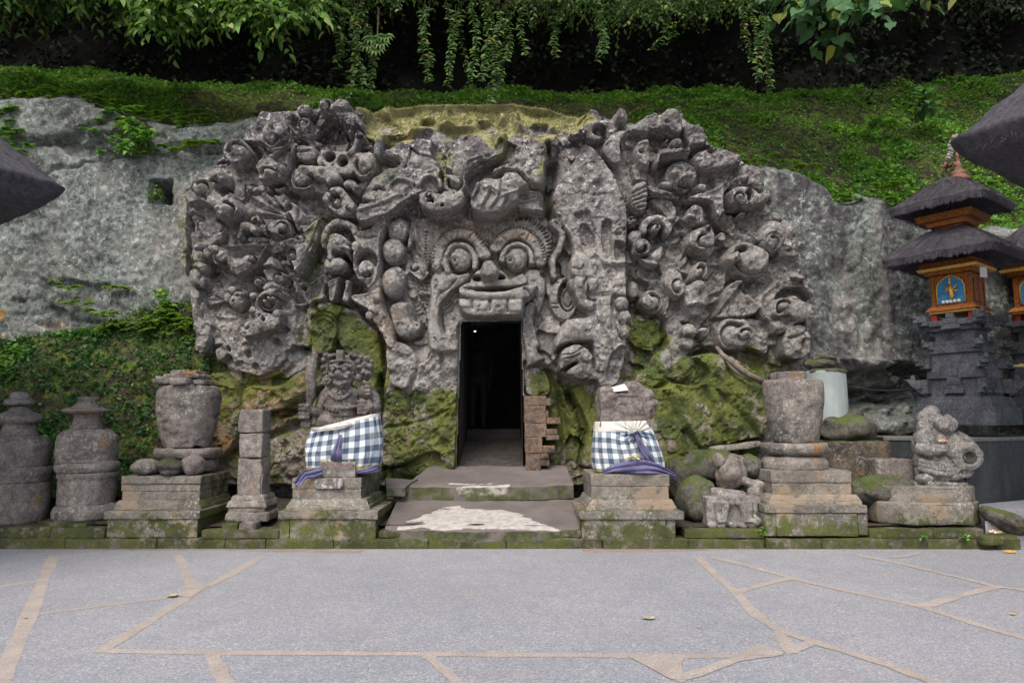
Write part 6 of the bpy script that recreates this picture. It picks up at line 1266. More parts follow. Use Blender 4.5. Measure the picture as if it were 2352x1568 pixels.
# ================================================================== guardian with a club
CG = crop(740, 860, .14027); YG = 8.85; kg = .14027 / 1.08844 / FP * YG
def g(x, y, dy=0.0): p = P(*CG(x, y), YG); return Vector((p.x, YG + dy, p.z))
def guardian(m):
    E = lambda x, y, rx, ry, rd, dy=0, R=None: m.ball(g(x, y, dy), (rx * kg, rd, ry * kg), R)
    E(845, 1080, 300, 330, .19); E(820, 1230, 300, 210, .22, -.02); E(850, 880, 300, 190, .17); E(640, 900, 140, 150, .13, .02); E(760, 1400, 420, 250, .24)
    E(880, 570, 205, 235, .16, -.10)                                        # head
    E(950, 370, 390, 190, .15, .06); E(560, 420, 120, 260, .13, .06); E(1200, 430, 180, 230, .14, .05)   # hair mass
    for x, y, r in ((1255, 370, 62), (1350, 395, 55), (1240, 515, 60), (1325, 535, 52), (1290, 270, 62), (1195, 250, 60), (1130, 330, 52), (1150, 420, 55), (1380, 320, 40), (1100, 235, 55), (520, 300, 60), (505, 430, 52), (540, 540, 50), (560, 215, 62), (640, 230, 60), (1020, 210, 55), (700, 215, 50)):
        m.ball(g(x, y, -.085 if x > 700 else -.05), (r * kg, .05, r * kg)); m.ball(g(x, y, -.125 if x > 700 else -.09), (r * .45 * kg, .03, r * .45 * kg))
    m.box(g(850, 235, -.16), (62 * kg, .05, 105 * kg)); m.tube([g(670, 335, -.19), g(870, 320, -.25), g(1060, 340, -.19)], 26 * kg, 8)
    m.tube([g(690, 425, -.22), g(780, 405, -.262), g(860, 455, -.27)], 34 * kg, 8); m.tube([g(870, 455, -.27), g(960, 405, -.262), g(1050, 430, -.21)], 34 * kg, 8)
    E(745, 477, 42, 40, .035, -.255); E(952, 475, 44, 40, .035, -.258)
    E(845, 560, 70, 75, .07, -.27); E(790, 590, 42, 34, .05, -.265); E(905, 590, 46, 34, .05, -.265)
    E(715, 560, 55, 60, .05, -.22); E(1000, 555, 62, 60, .05, -.22)
    m.tube([g(760, 620, -.25), g(860, 612, -.285), g(1000, 600, -.24)], 34 * kg, 8)
    m.tube([g(760, 690, -.235), g(860, 735, -.275), g(985, 690, -.235)], 40 * kg, 8); m.tube([g(790, 662, -.245), g(870, 672, -.265), g(950, 660, -.245)], 16 * kg, 6); E(860, 750, 110, 42, .06, -.20)
    m.tube([g(600, 400, -.09), g(590, 470, -.10), g(640, 540, -.09)], 26 * kg, 8)                 # ear
    E(612, 650, 95, 98, .05, -.12); E(612, 650, 45, 45, .04, -.165)
    for k_ in range(9): a = k_ * .698; m.ball(g(612 + 68 * math.cos(a), 650 + 68 * math.sin(a), -.155), (24 * kg, .03, 24 * kg))
    E(1150, 610, 62, 70, .05, -.12)
    # club, hand and arm on the left of the picture
    m.tube([g(395, 185, -.10), g(350, 330, -.12), g(315, 560, -.14), g(325, 800, -.15), g(320, 960, -.15), g(300, 1080, -.15), g(255, 1330, -.15), g(240, 1400, -.14)], [52 * kg, 85 * kg, 98 * kg, 92 * kg, 78 * kg, 58 * kg, 60 * kg, 70 * kg], 12)
    E(240, 1420, 105, 85, .06, -.14); E(370, 195, 45, 45, .05, -.11)
    m.tube([g(600, 830, .02), g(520, 930, -.02), g(455, 1080, -.04), g(420, 1210, -.06)], [110 * kg, 105 * kg, 95 * kg, 88 * kg], 12)
    m.tube([g(455, 1240, -.05), g(380, 1210, -.12), g(300, 1190, -.16)], [95 * kg, 85 * kg, 75 * kg], 12); E(265, 1200, 80, 115, .06, -.15)
    for y in (1098, 1170, 1240, 1305): m.tube([g(330, y + 6, -.22), g(240, y, -.235), g(150, y - 2, -.20), g(135, y + 4, -.15)], [34 * kg, 36 * kg, 35 * kg, 30 * kg], 8)
    m.tube([g(330, 1090, -.23), g(285, 1130, -.255), g(270, 1190, -.25)], [34 * kg, 36 * kg, 28 * kg], 8)
    # other arm, fist on the hip
    m.tube([g(1130, 790, 0), g(1260, 850, 0), g(1390, 960, .02), g(1430, 1080, .0)], [150 * kg, 135 * kg, 110 * kg, 100 * kg], 12)
    m.tube([g(1440, 1110, -.02), g(1400, 1160, -.10), g(1290, 1150, -.17)], [100 * kg, 105 * kg, 110 * kg], 12); E(1285, 1140, 150, 140, .10, -.14); m.tube([g(1345, 990, -.17), g(1410, 1110, -.19), g(1380, 1260, -.17)], 26 * kg, 8)
    for i, y in enumerate((1040, 1105, 1175, 1235)): m.tube([g(1170, y, -.20), g(1240, y - 10, -.235), g(1310, y - 5, -.21)], [36 * kg, 38 * kg, 36 * kg], 8)
    for y in (700, 770, 840, 900):
        for x in (1285, 1335): m.ball(g(x + (y - 700) * .05, y, -.14), (32 * kg, .03, 32 * kg))
    m.tube([g(1240, 660, -.12), g(1320, 760, -.15), g(1350, 900, -.12)], 26 * kg, 6)
    # necklace and belt
    for i in range(13): a = i / 12; m.ball(g(640 + 380 * a, 870 + 115 * math.sin(a * math.pi), -.155 - .045 * math.sin(a * math.pi)), (34 * kg, .03, 34 * kg))
    for x, y in ((735, 950), (805, 930), (870, 950), (805, 985)): m.ball(g(x, y, -.20), (34 * kg, .03, 34 * kg))
    m.tube([g(570, 1090, -.14), g(700, 1150, -.215), g(850, 1165, -.235), g(1000, 1140, -.20), g(1110, 1110, -.12)], 34 * kg, 8)
    for i in range(12): a = i / 11; m.ball(g(600 + 330 * a, 1095 + 70 * math.sin(a * 2) + (i % 2) * 40, -.19 - .05 * math.sin(a * math.pi)), (34 * kg, .028, 30 * kg))
    m.tube([g(560, 1330, -.17), g(760, 1400, -.23), g(1000, 1370, -.20), g(1180, 1290, -.12)], 22 * kg, 8); E(735, 1290, 12, 10, .02, -.25)
    m.box((g(800, 1500, 0).x, YG + .02, Z(1078, YG) + .12), (.26, .20, .14))
o = blob('guardian_statue', guardian, .0075, m_statue, None, 1, .003, 18, 4)
tag(o, 'weathered stone guardian with curly hair holding an upright club, dressed in a checkered cloth', 'statue')

# ---- cloths
def cloth_mat(name):
    t = NT(name); uv = t.n('UVMap'); sp_ = t.n('SeparateXYZ'); t.l(uv.outputs[0], sp_.inputs[0])
    def stripe(s, fr): return t.math('GREATER_THAN', t.math('FRACT', t.math('MULTIPLY', s, fr)), .5)
    a, b = stripe(sp_.outputs[0], 1.0), stripe(sp_.outputs[1], 1.0); s2 = t.math('ADD', a, b)
    col = t.mix(t.math('GREATER_THAN', s2, .5), (0.70, 0.71, 0.70), (0.235, 0.29, 0.345)); col = t.mix(t.math('GREATER_THAN', s2, 1.5), col, (0.06, 0.08, 0.115))
    col = t.mix(t.ramp(t.noise(5, 5, .6), .45, .75, 0, .35), col, (0.42, 0.41, 0.36))
    col = t.mix(t.attr('plain'), col, (0.60, 0.58, 0.52)); col = t.mix(t.attr('trim'), col, t.mix(t.ramp(t.noise(120, 3, .6), .4, .6), (0.17, 0.145, 0.02), (0.40, 0.33, 0.05)))
    return t.done(col, t.bump(t.noise(300, 2, .5), .15, .002), .85)
m_cloth = cloth_mat('checkered_cotton')
m_purple = plain('faded_purple_cloth', (0.115, 0.105, 0.215), .85, .3, 5, .25, col2=(0.185, 0.17, 0.30))
def skirt(name, top, bot, cy, dep, label, nu=240, nv=60, check=.065, folds=.012, plain_top=.12, gather=None, trim=.06, seed=1, sag=0):
    """top, bot: ((x left, y left), (x right, y right)) photo outline at distance cy"""
    (a, b), (c, d) = top, bot; V_ = np.zeros((nv, nu, 3)); uv = np.zeros((nv, nu, 2)); pl_ = np.zeros((nv, nu)); tr = np.zeros((nv, nu))
    th = np.linspace(-math.pi / 2, 1.5 * math.pi, nu); se = lambda q, p: np.sign(q) * np.abs(q) ** p
    L = P(*a, cy); R_ = P(*b, cy); Lb = P(*c, cy); Rb = P(*d, cy); u_arc = np.linspace(0, 1, nu)
    for j in range(nv):
        v = j / (nv - 1); bulge = 1 + .10 * math.sin(v * math.pi * .9)
        l = L.lerp(Lb, v); r = R_.lerp(Rb, v); cx_ = (l.x + r.x) / 2; hw = (r.x - l.x) / 2 * bulge
        cs, sn = se(np.cos(th), .75), se(np.sin(th), .75)
        n = fbm(th * 3.2 + seed, th * 0 + v * 1.2, None, 4, seed) * folds * (0.3 + v) + .006 * np.sin(th * 19 + 3 * v) * v
        x = cx_ + (hw + n) * cs; y = cy + (dep * (0.85 + .15 * v) * bulge + n) * sn
        zz = l.z + (r.z - l.z) * np.clip((x - l.x) / (r.x - l.x), 0, 1)
        if sag: zz = zz - sag * (1 - v) * np.sin(np.clip((x - l.x) / (r.x - l.x), 0, 1) * math.pi)
        V_[j] = np.stack([x, y, zz], -1)
    du = np.linalg.norm(np.diff(V_[nv // 2], axis=0), axis=1); su = np.concatenate([[0], np.cumsum(du)])
    hgt = np.linalg.norm(V_[0] - V_[-1], axis=1).mean()
    for j in range(nv):
        v = j / (nv - 1); uv[j, :, 0] = su / (2 * check); uv[j, :, 1] = v * hgt / (2 * check) + .05 * fbm(th * 2, th * 0 + v * 2, None, 2, 9)
        pl_[j] = sstep((plain_top - v) / .02 + .5); tr[j] = sstep((v - 1 + trim) / .004)
    if gather:      # folds run to a knot: the check is pulled towards it
        gx0, gz0, s = gather; kx_, kz_ = P(gx0, gz0, cy).x, P(gx0, gz0, cy).z
        dx, dz = V_[..., 0] - kx_, V_[..., 2] - kz_; rr = np.hypot(dx, dz); an = np.arctan2(dz, dx); f = np.exp(-(rr / s) ** 2) * (V_[..., 1] < cy)
        V_[..., 1] -= .022 * f * np.cos(an * 17) - .01 * f; uv[..., 0] += .5 * f * np.sin(an * 2); uv[..., 1] += .7 * f * np.cos(an)
    me = npmesh(name, V_.reshape(-1, 3), gridfaces(nu, nv), True, dict(plain=pl_, trim=tr), uv.reshape(-1, 2)); me.materials.append(m_cloth)
    o = link(name, me); m = o.modifiers.new('s', 'SOLIDIFY'); m.thickness = .006; m.offset = -1
    return tag(o, label, 'cloth')
cl = skirt('checkered_cloth', ((717, 988), (870, 949)), ((708, 1076), (868, 1074)), YG - .03, .30, 'blue and white checkered cloth tied high on the hip of the club-bearing guardian', check=.066, plain_top=.06, seed=3, trim=.07, folds=.02)
def strip(mb_, pts, wds, seg=12, thick=.012, wav=.01, seed=1):
    q = [Vector(p) for p in pts]; n = len(q); V_ = []
    for k_ in range(n):
        t_ = (q[min(k_ + 1, n - 1)] - q[max(k_ - 1, 0)]).normalized(); s = t_.cross(Vector((0, -1, 0)))
        s = s.normalized() if s.length > 1e-4 else Vector((1, 0, 0)); nn = s.cross(t_).normalized()
        for i in range(seg + 1):
            f = i / seg * 2 - 1; o_ = wav * math.sin(f * 7 + k_ * .8 + seed) + wav * vnoise(k_ * .7, f * 2, None, seed)
            V_.append(q[k_] + s * wds[k_] * f + nn * float(o_))
    F_ = [(k_ * (seg + 1) + i, k_ * (seg + 1) + i + 1, (k_ + 1) * (seg + 1) + i + 1, (k_ + 1) * (seg + 1) + i) for k_ in range(n - 1) for i in range(seg)]
    return mb_.add(V_, F_)
def cloth_part(name, mb_, mat, parent=None):
    o_ = mb_.build(name, mat, parent, smooth=True); m = o_.modifiers.new('s', 'SOLIDIFY'); m.thickness = .008; return o_
C2 = crop(680, 840, .35714)
def s1(x, y, Y): return P(*C2(x, y), Y)
mb = MB(); strip(mb, [s1(485, 690, YG - .36), s1(470, 750, YG - .365), s1(455, 810, YG - .37), s1(450, 870, YG - .375)], [.012, .035, .058, .07], seed=2); cloth_part('lining', mb, m_purple, cl)
mb = MB(); strip(mb, [s1(350, 945, YG - .40), s1(290, 960, YG - .43), s1(235, 965, YG - .46), s1(210, 990, YG - .47), s1(180, 1030, YG - .475), s1(160, 1040, YG - .475)], [.05, .06, .05, .045, .05, .045], wav=.02, seed=5); cloth_part('purple_end', mb, m_purple, cl)
mb = MB(); strip(mb, [s1(590, 950, YG - .33), s1(660, 940, YG - .32), s1(730, 925, YG - .25), s1(750, 915, YG - .12)], [.02, .03, .04, .045], wav=.01, seed=6); cloth_part('purple_hem', mb, m_purple, cl)
mb = MB(); strip(mb, [s1(280, 655, YG - .28), s1(350, 650, YG - .335), s1(430, 640, YG - .36), s1(500, 628, YG - .355), s1(560, 612, YG - .33)], [.02, .025, .024, .022, .015], seed=7); cloth_part('waist_fold', mb, plain('unbleached_cotton', (.62, .60, .55), .9, .1, 6, .2), cl)

# inscribed block, its offerings, and the loose plaque
b0, b1 = s1(335, 978, 8.50), s1(585, 878, 8.50)
blk = slabs('inscribed_block', [slab((b0.x, 8.49, Z(1097, 8.49) + .003), (b1.x, 8.66, b1.z), .03, .008, .003, 6, seed=3)], stone('cast_block', (0.25, 0.235, 0.215), (0.17, 0.155, 0.14), 6, lichen=.2, moss=-.2, bumps=.3, fine=160))
tag(blk, 'small grey block with faded red lettering in front of the guardian', 'sign')
m_red = plain('faded_red_paint', (0.24, 0.10, 0.095), .8, .3, 40, .2); m_inc = plain('cut_letters', (0.155, 0.145, 0.135), .9, .2, 40, .2)
for txt, yy_, mat in (('DILARANG', b1.z - .052, m_red), ('MENDUDUKI', b1.z - .105, m_inc)):
    cu = bpy.data.curves.new('text', 'FONT'); cu.body = txt; cu.size = .052; cu.extrude = .0012; cu.align_x = 'CENTER'; cu.space_character = 1.12
    to = bpy.data.objects.new('lettering', cu); COL.objects.link(to); dg = bpy.context.evaluated_depsgraph_get(); me = bpy.data.meshes.new_from_object(to.evaluated_get(dg)); bpy.data.objects.remove(to)
    wdt = max(v.co.x for v in me.vertices) - min(v.co.x for v in me.vertices); sc_ = (b1.x - b0.x) * .90 / wdt
    for v in me.vertices: v.co = ((b0.x + b1.x) / 2 + v.co.x * sc_, 8.4875 - v.co.z, yy_ + v.co.y)
    me.materials.clear(); link('lettering', me, mat, blk)
m_palm = plain('palm_leaf', (0.42, 0.38, 0.20), .7, .2, 20, .2); m_yel = plain('marigold', (0.75, 0.40, 0.02), .7, .2, 30, .2); m_wht = plain('white_petals', (0.7, 0.68, 0.6), .7, .1, 30, .2); m_pink = plain('pink_petals', (0.55, 0.16, 0.18), .7, .25, 30, .2); m_grn = plain('green_leaf_bits', (0.14, 0.22, 0.04), .7, .3, 20, .2)
ro_ = random.Random(11)
def offering(c, w_, label, tray=True, n=26, flowers=None, group=None, h=.02):
    t_ = empty('flower_offering', c, label, 'offering', group); c = Vector(c)
    if tray:
        mb_ = MB(); mb_.box(c + Vector((0, 0, .006)), (w_, w_ * .8, .006)); 
        for sx_, sy_ in ((1, 0), (-1, 0), (0, 1), (0, -1)): mb_.box(c + Vector((sx_ * w_, sy_ * w_ * .8, .014)), (.004 if sx_ else w_, .004 if sy_ else w_ * .8, .014))
        mb_.build('palm_tray', m_palm, t_)
    fl = flowers or [m_yel, m_wht, m_pink, m_grn]
    for mat in fl:
        mb_ = MB()
        for _ in range(n // len(fl)):
            p = c + Vector((ro_.uniform(-w_, w_) * .85, ro_.uniform(-w_, w_) * .7, .018 + ro_.uniform(0, h))); r = ro_.uniform(.010, .02)
            mb_.ball(p, (r, r * ro_.uniform(.5, 1), r * ro_.uniform(.3, .7)), Ry(ro_.uniform(-1, 1)), 7, 5)
        q = mb_.build('petals', mat, t_, smooth=True); q['kind'] = 'stuff'
    return t_
offering((b0.x + .07, 8.56, b1.z + .002), .065, 'pale woven palm tray with yellow petals, left on the inscribed block', group=None)
offering((b1.x - .10, 8.56, b1.z + .002), .075, 'loose heap of white, pink and yellow petals, right on the inscribed block', tray=False, n=44)
pq = [C2(x, y) for x, y in ((300, 1010), (318, 998), (485, 998), (500, 1012), (500, 1046), (478, 1068), (318, 1066), (292, 1040))]
pw = [(P(x, y, 8.455).x, P(x, y, 8.455).z) for x, y in pq]; n = len(pw)
mb = MB(); mb.add([(x, 8.44, z) for x, z in pw] + [(x, 8.4735, z) for x, z in pw], [tuple(range(n)), tuple(range(n, 2 * n))[::-1]] + [(i, n + i, n + (i + 1) % n, (i + 1) % n) for i in range(n)])
tag(mb.build('blank_plaque', m_pale, None, bevel=.004, rough=.001, freq=20), 'pale eight-sided blank plaque fixed on the front of the left pedestal', 'plaque')

# ================================================================== headless figure on the right pedestal
YT = 8.90; kt = k4 * YT
def tt_(x, y, dy=0): p = c4(x, y, YT); return Vector((p.x, YT + dy, p.z))
def torso(m):
    m.box(tt_(430, 400, 0), (190 * kt, .20, 120 * kt)); m.ball(tt_(430, 320, 0), (200 * kt, .22, 110 * kt)); m.ball(tt_(510, 245, 0.02), (110 * kt, .18, 75 * kt)); m.ball(tt_(620, 380, -.02), (62 * kt, .16, 90 * kt)); m.ball(tt_(600, 280, 0), (60 * kt, .15, 60 * kt)); m.box(tt_(300, 255, 0), (60 * kt, .15, 30 * kt), Ry(.1)); m.ball(tt_(425, 520, 0), (190 * kt, .21, 160 * kt)); m.box(tt_(450, 800, 0), (190 * kt, .2, 80 * kt)); m.box(tt_(620, 340, -.12), (60 * kt, .06, 12 * kt)); m.ball(tt_(545, 375, -.18), (22 * kt, .05, 26 * kt)); m.tube([tt_(250, 300, -.17), tt_(420, 270, -.21), tt_(570, 290, -.17)], 16 * kt, 6)
o = blob('headless_figure', torso, .011, stone('dark_torso_stone', (0.235, 0.20, 0.178), (0.14, .12, .11), 6, dark=(.042, .035, .035), lichen=.35, moss=-.04, moss_up=.2, bumps=.8, moss_cols=((.06, .05, .015), (.12, .10, .03))), None, 2, .030, 5, 8)
tag(o, 'headless weathered stone figure wrapped below in checkered cloth, right of the cave mouth', 'statue')
mb = MB(); strip(mb, [tt_(335, 232, -.13), tt_(340, 222, .0), tt_(345, 240, .08)], [.001, .001, .001]); mb = MB()
q = [tt_(332, 226, -.02), tt_(440, 196, -.02), tt_(452, 250, -.205), tt_(340, 262, -.212)]
V_ = []
for v in np.linspace(0, 1, 8):
    for u in np.linspace(0, 1, 8): p = q[0].lerp(q[1], u).lerp(q[3].lerp(q[2], u), v); p.z += .012 + .008 * math.sin(v * math.pi); V_.append(p)
mb.add(V_, gridfaces(8, 8)); tag(cloth_part('white_cloth_scrap', mb, m_wht), 'square scrap of white cloth laid on the shoulder of the headless figure', 'cloth')
cl2 = skirt('checkered_cloth', ((1366, 968), (1488, 966)), ((1372, 1082), (1522, 1078)), YT - .02, .30, 'checkered cloth knotted with a purple sash round the headless figure', check=.066, plain_top=.20, gather=(1450, 992, .22), seed=8, trim=.05, folds=.016)
mb = MB(); mb.ball(tt_(505, 565, -.335), (.03, .03, .026)); mb.ball(tt_(480, 580, -.335), (.022, .025, .02)); cloth_part('knot', mb, plain('dark_blue_cloth', (.04, .045, .09), .85, .3, 8, .3), cl2)
mb = MB(); strip(mb, [tt_(500, 580, -.34), tt_(525, 640, -.36), tt_(560, 710, -.37), tt_(600, 770, -.38)], [.018, .032, .045, .06], wav=.014, seed=3); cloth_part('sash', mb, m_purple, cl2)
mb = MB(); strip(mb, [tt_(245, 865, -.33), tt_(330, 830, -.40), tt_(430, 820, -.44), tt_(540, 815, -.44), tt_(640, 830, -.41), tt_(720, 860, -.36), tt_(790, 890, -.30), tt_(812, 925, -.27)], [.025, .05, .075, .08, .06, .04, .03, .012], wav=.018, seed=4); cloth_part('sash_drape', mb, m_purple, cl2)
offering(tuple(tt_(470, 772, -.44)), .085, 'yellow heap of rice and petals on the purple sash of the headless figure', tray=False, n=56, flowers=[m_palm, m_wht, m_palm], h=.045)

# ================================================================== seated trunked figure at the right
C9 = crop(2040, 960, .27426); YS = 8.72; ks = .27426 / 1.08844 / FP * YS
def s9(x, y, dy=0): p = P(*C9(x, y), YS); return Vector((p.x, YS + dy, p.z))
def seated(m):
    E = lambda x, y, rx, ry, rd, dy=0, R=None: m.ball(s9(x, y, dy), (rx * ks, rd, ry * ks), R)
    E(1080, 560, 195, 190, .18, .02); E(1150, 700, 255, 190, .22); E(1120, 800, 215, 120, .2); E(1040, 330, 120, 100, .13, 0, Ry(.35)); E(1050, 255, 75, 62, .10); E(1130, 370, 100, 80, .11, -.12); E(980, 400, 70, 90, .10, -.02); E(1210, 330, 42, 60, .06, .02)
    m.tube([s9(1060, 330, -.08), s9(1120, 380, -.16), s9(1100, 420, -.18)], [60 * ks, 62 * ks, 45 * ks], 10)
    m.tube([s9(1180, 455, -.06), s9(1210, 530, -.13), s9(1200, 620, -.18), s9(1220, 700, -.2)], [50 * ks, 62 * ks, 62 * ks, 48 * ks], 10)
    # ring round the hollow
    m.tube([s9(1270 + 105 * math.cos(a), 650 + 85 * math.sin(a), -.20) for a in np.linspace(0, 2 * math.pi, 17)], 50 * ks, 8)
    E(960, 500, 95, 90, .1, -.09); m.tube([s9(900, 580, -.06), s9(960, 600, -.17), s9(1060, 590, -.2), s9(1150, 570, -.16)], [62 * ks, 60 * ks, 50 * ks, 40 * ks], 10)
    m.tube([s9(1100, 610, -.2), s9(1150, 650, -.22), s9(1180, 690, -.2)], [40 * ks, 34 * ks, 20 * ks], 8)
    for i in range(4): m.tube([s9(1095 + i * 18, 600 + i * 6, -.225), s9(1135 + i * 14, 640 + i * 10, -.235), s9(1160 + i * 8, 680 + i * 8, -.215)], 11 * ks, 6)
    m.tube([s9(1280, 470, .02), s9(1370, 530, .0), s9(1410, 600, -.04)], [60 * ks, 62 * ks, 55 * ks], 10)
    for y, d in ((700, 0), (735, .008), (775, .012)): m.tube([s9(885, y - 15, -.10), s9(980, y + 20, -.19 - d), s9(1100, y + 35, -.21 - d), s9(1190, y + 20, -.2)], [20 * ks, 24 * ks, 24 * ks, 18 * ks], 8)
    m.tube([s9(1180, 790, -.2), s9(1210, 740, -.215), s9(1230, 700, -.2)], 22 * ks, 8)
    for y in (745, 790, 830): m.tube([s9(1230, y, -.2), s9(1310, y - 8, -.18), s9(1370, y - 40, -.10)], 20 * ks, 8)
    E(960, 850, 80, 55, .12, -.08); E(1180, 830, 70, 40, .1, -.14); E(1090, 900, 180, 60, .18)
    m.box(s9(1120, 935, 0), (175 * ks, .20, 50 * ks)); m.box(s9(925, 930, .02), (40 * ks, .08, 40 * ks)); m.box(s9(1345, 945, 0), (35 * ks, .08, 35 * ks)); m.ball(s9(1320, 900, 0), (40 * ks, .08, 40 * ks))
o = blob('seated_figure', seated, .009, stone('grey_idol_stone', (0.235, 0.225, 0.205), (0.14, .13, .12), 6, dark=(.06, .056, .052), lichen=.5, lichen_scale=30, moss=-.10, moss_up=.05, bumps=.6), None, 2, .005, 12, 6)
# inside the ring: a shallow cup in one darker colour
tag(o, 'weathered grey seated figure with a round hollow, on a two-step base at right', 'statue')
mb = MB(); cen = s9(1270, 650, 0)
for r_, y_ in ((1, 1),): mb.lathe([(0.001, 0), (.085, .0), (.088, .05), (.07, .055), (.06, .008), (.001, .006)], (0, 0), 26)
me_o = mb.build('hollow', plain('dark_cup_stone', (.06, .056, .05), .9, .2, 9, .3), o, smooth=True)
me_o.data.transform(Matrix.Translation(Vector((cen.x, YS - .225, cen.z))) @ Matrix.Rotation(math.radians(90), 4, 'X') @ Matrix.Scale(.85, 4, Vector((0, 1, 0))))
offering(tuple(s9(1080, 535, -.17)), .07, 'pale bundle of petals and sticks lying in the arm of the seated figure', tray=False, n=30)
offering(tuple(s9(1370, 545, -.02)), .055, 'small green and pink palm tray on the right arm of the seated figure', n=12, flowers=[m_pink, m_grn])
t = empty('octagonal_base', P(2160, 1205, 8.35), 'worn two-step octagonal stone base under the seated figure', 'pedestal')
def octo(part, x0, x1, y0, y1, Yf, dep, cut, mat, seed):
    a, b = X(x0, y1, Yf), X(x1, y1, Yf); z0_, z1_ = Z(y1, Yf), Z(y0, Yf); c_ = cut
    pts = [(a, Yf + c_), (a + c_ * 1.1, Yf), (b - c_ * 1.1, Yf), (b, Yf + c_), (b, Yf + dep - c_), (b - c_, Yf + dep), (a + c_, Yf + dep), (a, Yf + dep - c_)]
    n_ = len(pts); mb_ = MB(); mb_.add([(x, y, z0_) for x, y in pts] + [(x + ((a + b) / 2 - x) * .02, y, z1_) for x, y in pts], [tuple(range(n_))[::-1], tuple(range(n_, 2 * n_))] + [(i, (i + 1) % n_, n_ + (i + 1) % n_, n_ + i) for i in range(n_)])
    me_ = mb_.build(part, mat, t, bevel=.02); bm_ = bmesh.new(); bm_.from_mesh(me_.data); bmesh.ops.triangulate(bm_, faces=bm_.faces)
    for _ in range(3): bmesh.ops.subdivide_edges(bm_, edges=[e for e in bm_.edges if e.calc_length() > .05], cuts=1)
    bm_.to_mesh(me_.data); bm_.free(); roughen(me_.data, .012, 6, seed); me_.data.polygons.foreach_set('use_smooth', np.ones(len(me_.data.polygons), bool)); return me_
octo('lower_step', 2036, 2284, 1155, 1206, 8.36, .95, .22, m_ped, 3); octo('upper_step', 2046, 2270, 1118, 1162, 8.42, .8, .2, m_ped, 5)
# bits left on the kerb at the far right
offering((X(2290, 1225, 8.3), 8.36, .16), .07, 'scatter of orange petals and paper on the kerb end, far right', tray=False, n=24, flowers=[m_yel, m_wht])
offering((X(2310, 1252, 8.05), 8.0, .0), .06, 'orange petals fallen on the pavement by the small squared stone', tray=False, n=16, flowers=[m_yel], h=.004)

# ================================================================== somebody inside the cave, and the lamp there
def person(m):
    s = 1.0; x0 = P(1099, 790, 12.3).x; zt_ = P(1099, 765, 12.3).z; zb_ = zt_ - 1.72; y0 = 12.3
    pz_ = lambda x, y, z: Vector((x0 + x, y0 + y, zb_ + z))
    m.ball(pz_(0, 0, 1.60), (.082, .10, .12)); m.ball(pz_(.015, .02, 1.63), (.09, .105, .105)); m.tube([pz_(0, .01, 1.50), pz_(0, .02, 1.40)], [.055, .065], 10)
    m.ball(pz_(0, 0, 1.32), (.20, .11, .13)); m.ball(pz_(0, 0, 1.10), (.165, .11, .22)); m.ball(pz_(0, 0, .92), (.17, .12, .15))
    for sx_ in (-1, 1):
        m.tube([pz_(.18 * sx_, 0, 1.38), pz_(.23 * sx_, .0, 1.12), pz_(.22 * sx_, -.06, .90), pz_(.21 * sx_, -.09, .82)], [.062, .05, .042, .035], 10)
        m.ball(pz_(.205 * sx_, -.10, .77), (.035, .02, .06))
        for f in range(4): m.tube([pz_(.205 * sx_ + (f - 1.5) * .015, -.105, .74), pz_(.205 * sx_ + (f - 1.5) * .016, -.115, .70), pz_(.205 * sx_ + (f - 1.5) * .016, -.11, .665)], [.010, .009, .008], 6)
        m.tube([pz_(.09 * sx_, 0, .88), pz_(.10 * sx_, -.01, .48), pz_(.10 * sx_, .02, .08)], [.09, .065, .045], 10); m.ball(pz_(.10 * sx_, -.05, .04), (.045, .12, .04))
    m.ball(pz_(0, -.10, 1.585), (.016, .02, .022))
o = blob('person', person, .014, plain('dark_clothes', (.02, .02, .025), .9, .3, 6, .2), None, 3, 0)
tag(o, 'person in dark clothes standing inside the cave, seen as a faint silhouette', 'person')
zs = P(1099, 765, 12.3).z - 1.72
tag(slabs('inner_step', [slab((xl0 + .01, 11.9, zf), (xr0 - .01, 14.99, zs), .15, .02, .01)], m_cave), 'worn raised floor inside the cave passage', 'step')
lp = P(1091, 762, 14.2); t = empty('cave_lamp', lp, 'small pale lamp under the cave ceiling, above the silhouette', 'lamp')
tl = NT('lamp_glow'); tl.b.inputs['Emission Color'].default_value = (.75, .95, .9, 1); tl.b.inputs['Emission Strength'].default_value = 2
mb = MB(); mb.lathe([(.012, lp.z + .0), (.024, lp.z + .006), (.022, lp.z + .02)], (lp.x, lp.y), 16); mb.build('glass', tl.m, t, smooth=True)
mb = MB(); mb.lathe([(.03, lp.z + .021), (.03, lp.z + .05), (.02, lp.z + .09), (.012, zc)], (lp.x, lp.y), 16); mb.build('holder', plain('lamp_metal', (.1, .1, .1), .5), t, smooth=True)
ld = bpy.data.lights.new('lamp_light', 'POINT'); ld.energy = 0.35; ld.color = (.7, .95, .92); ld.shadow_soft_size = .05; lo_ = bpy.data.objects.new('lamp_light', ld); COL.objects.link(lo_); lo_.location = lp + Vector((0, 0, -.08)); lo_.parent = t; lo_.matrix_parent_inverse = Matrix.Translation(-Vector(t.location))
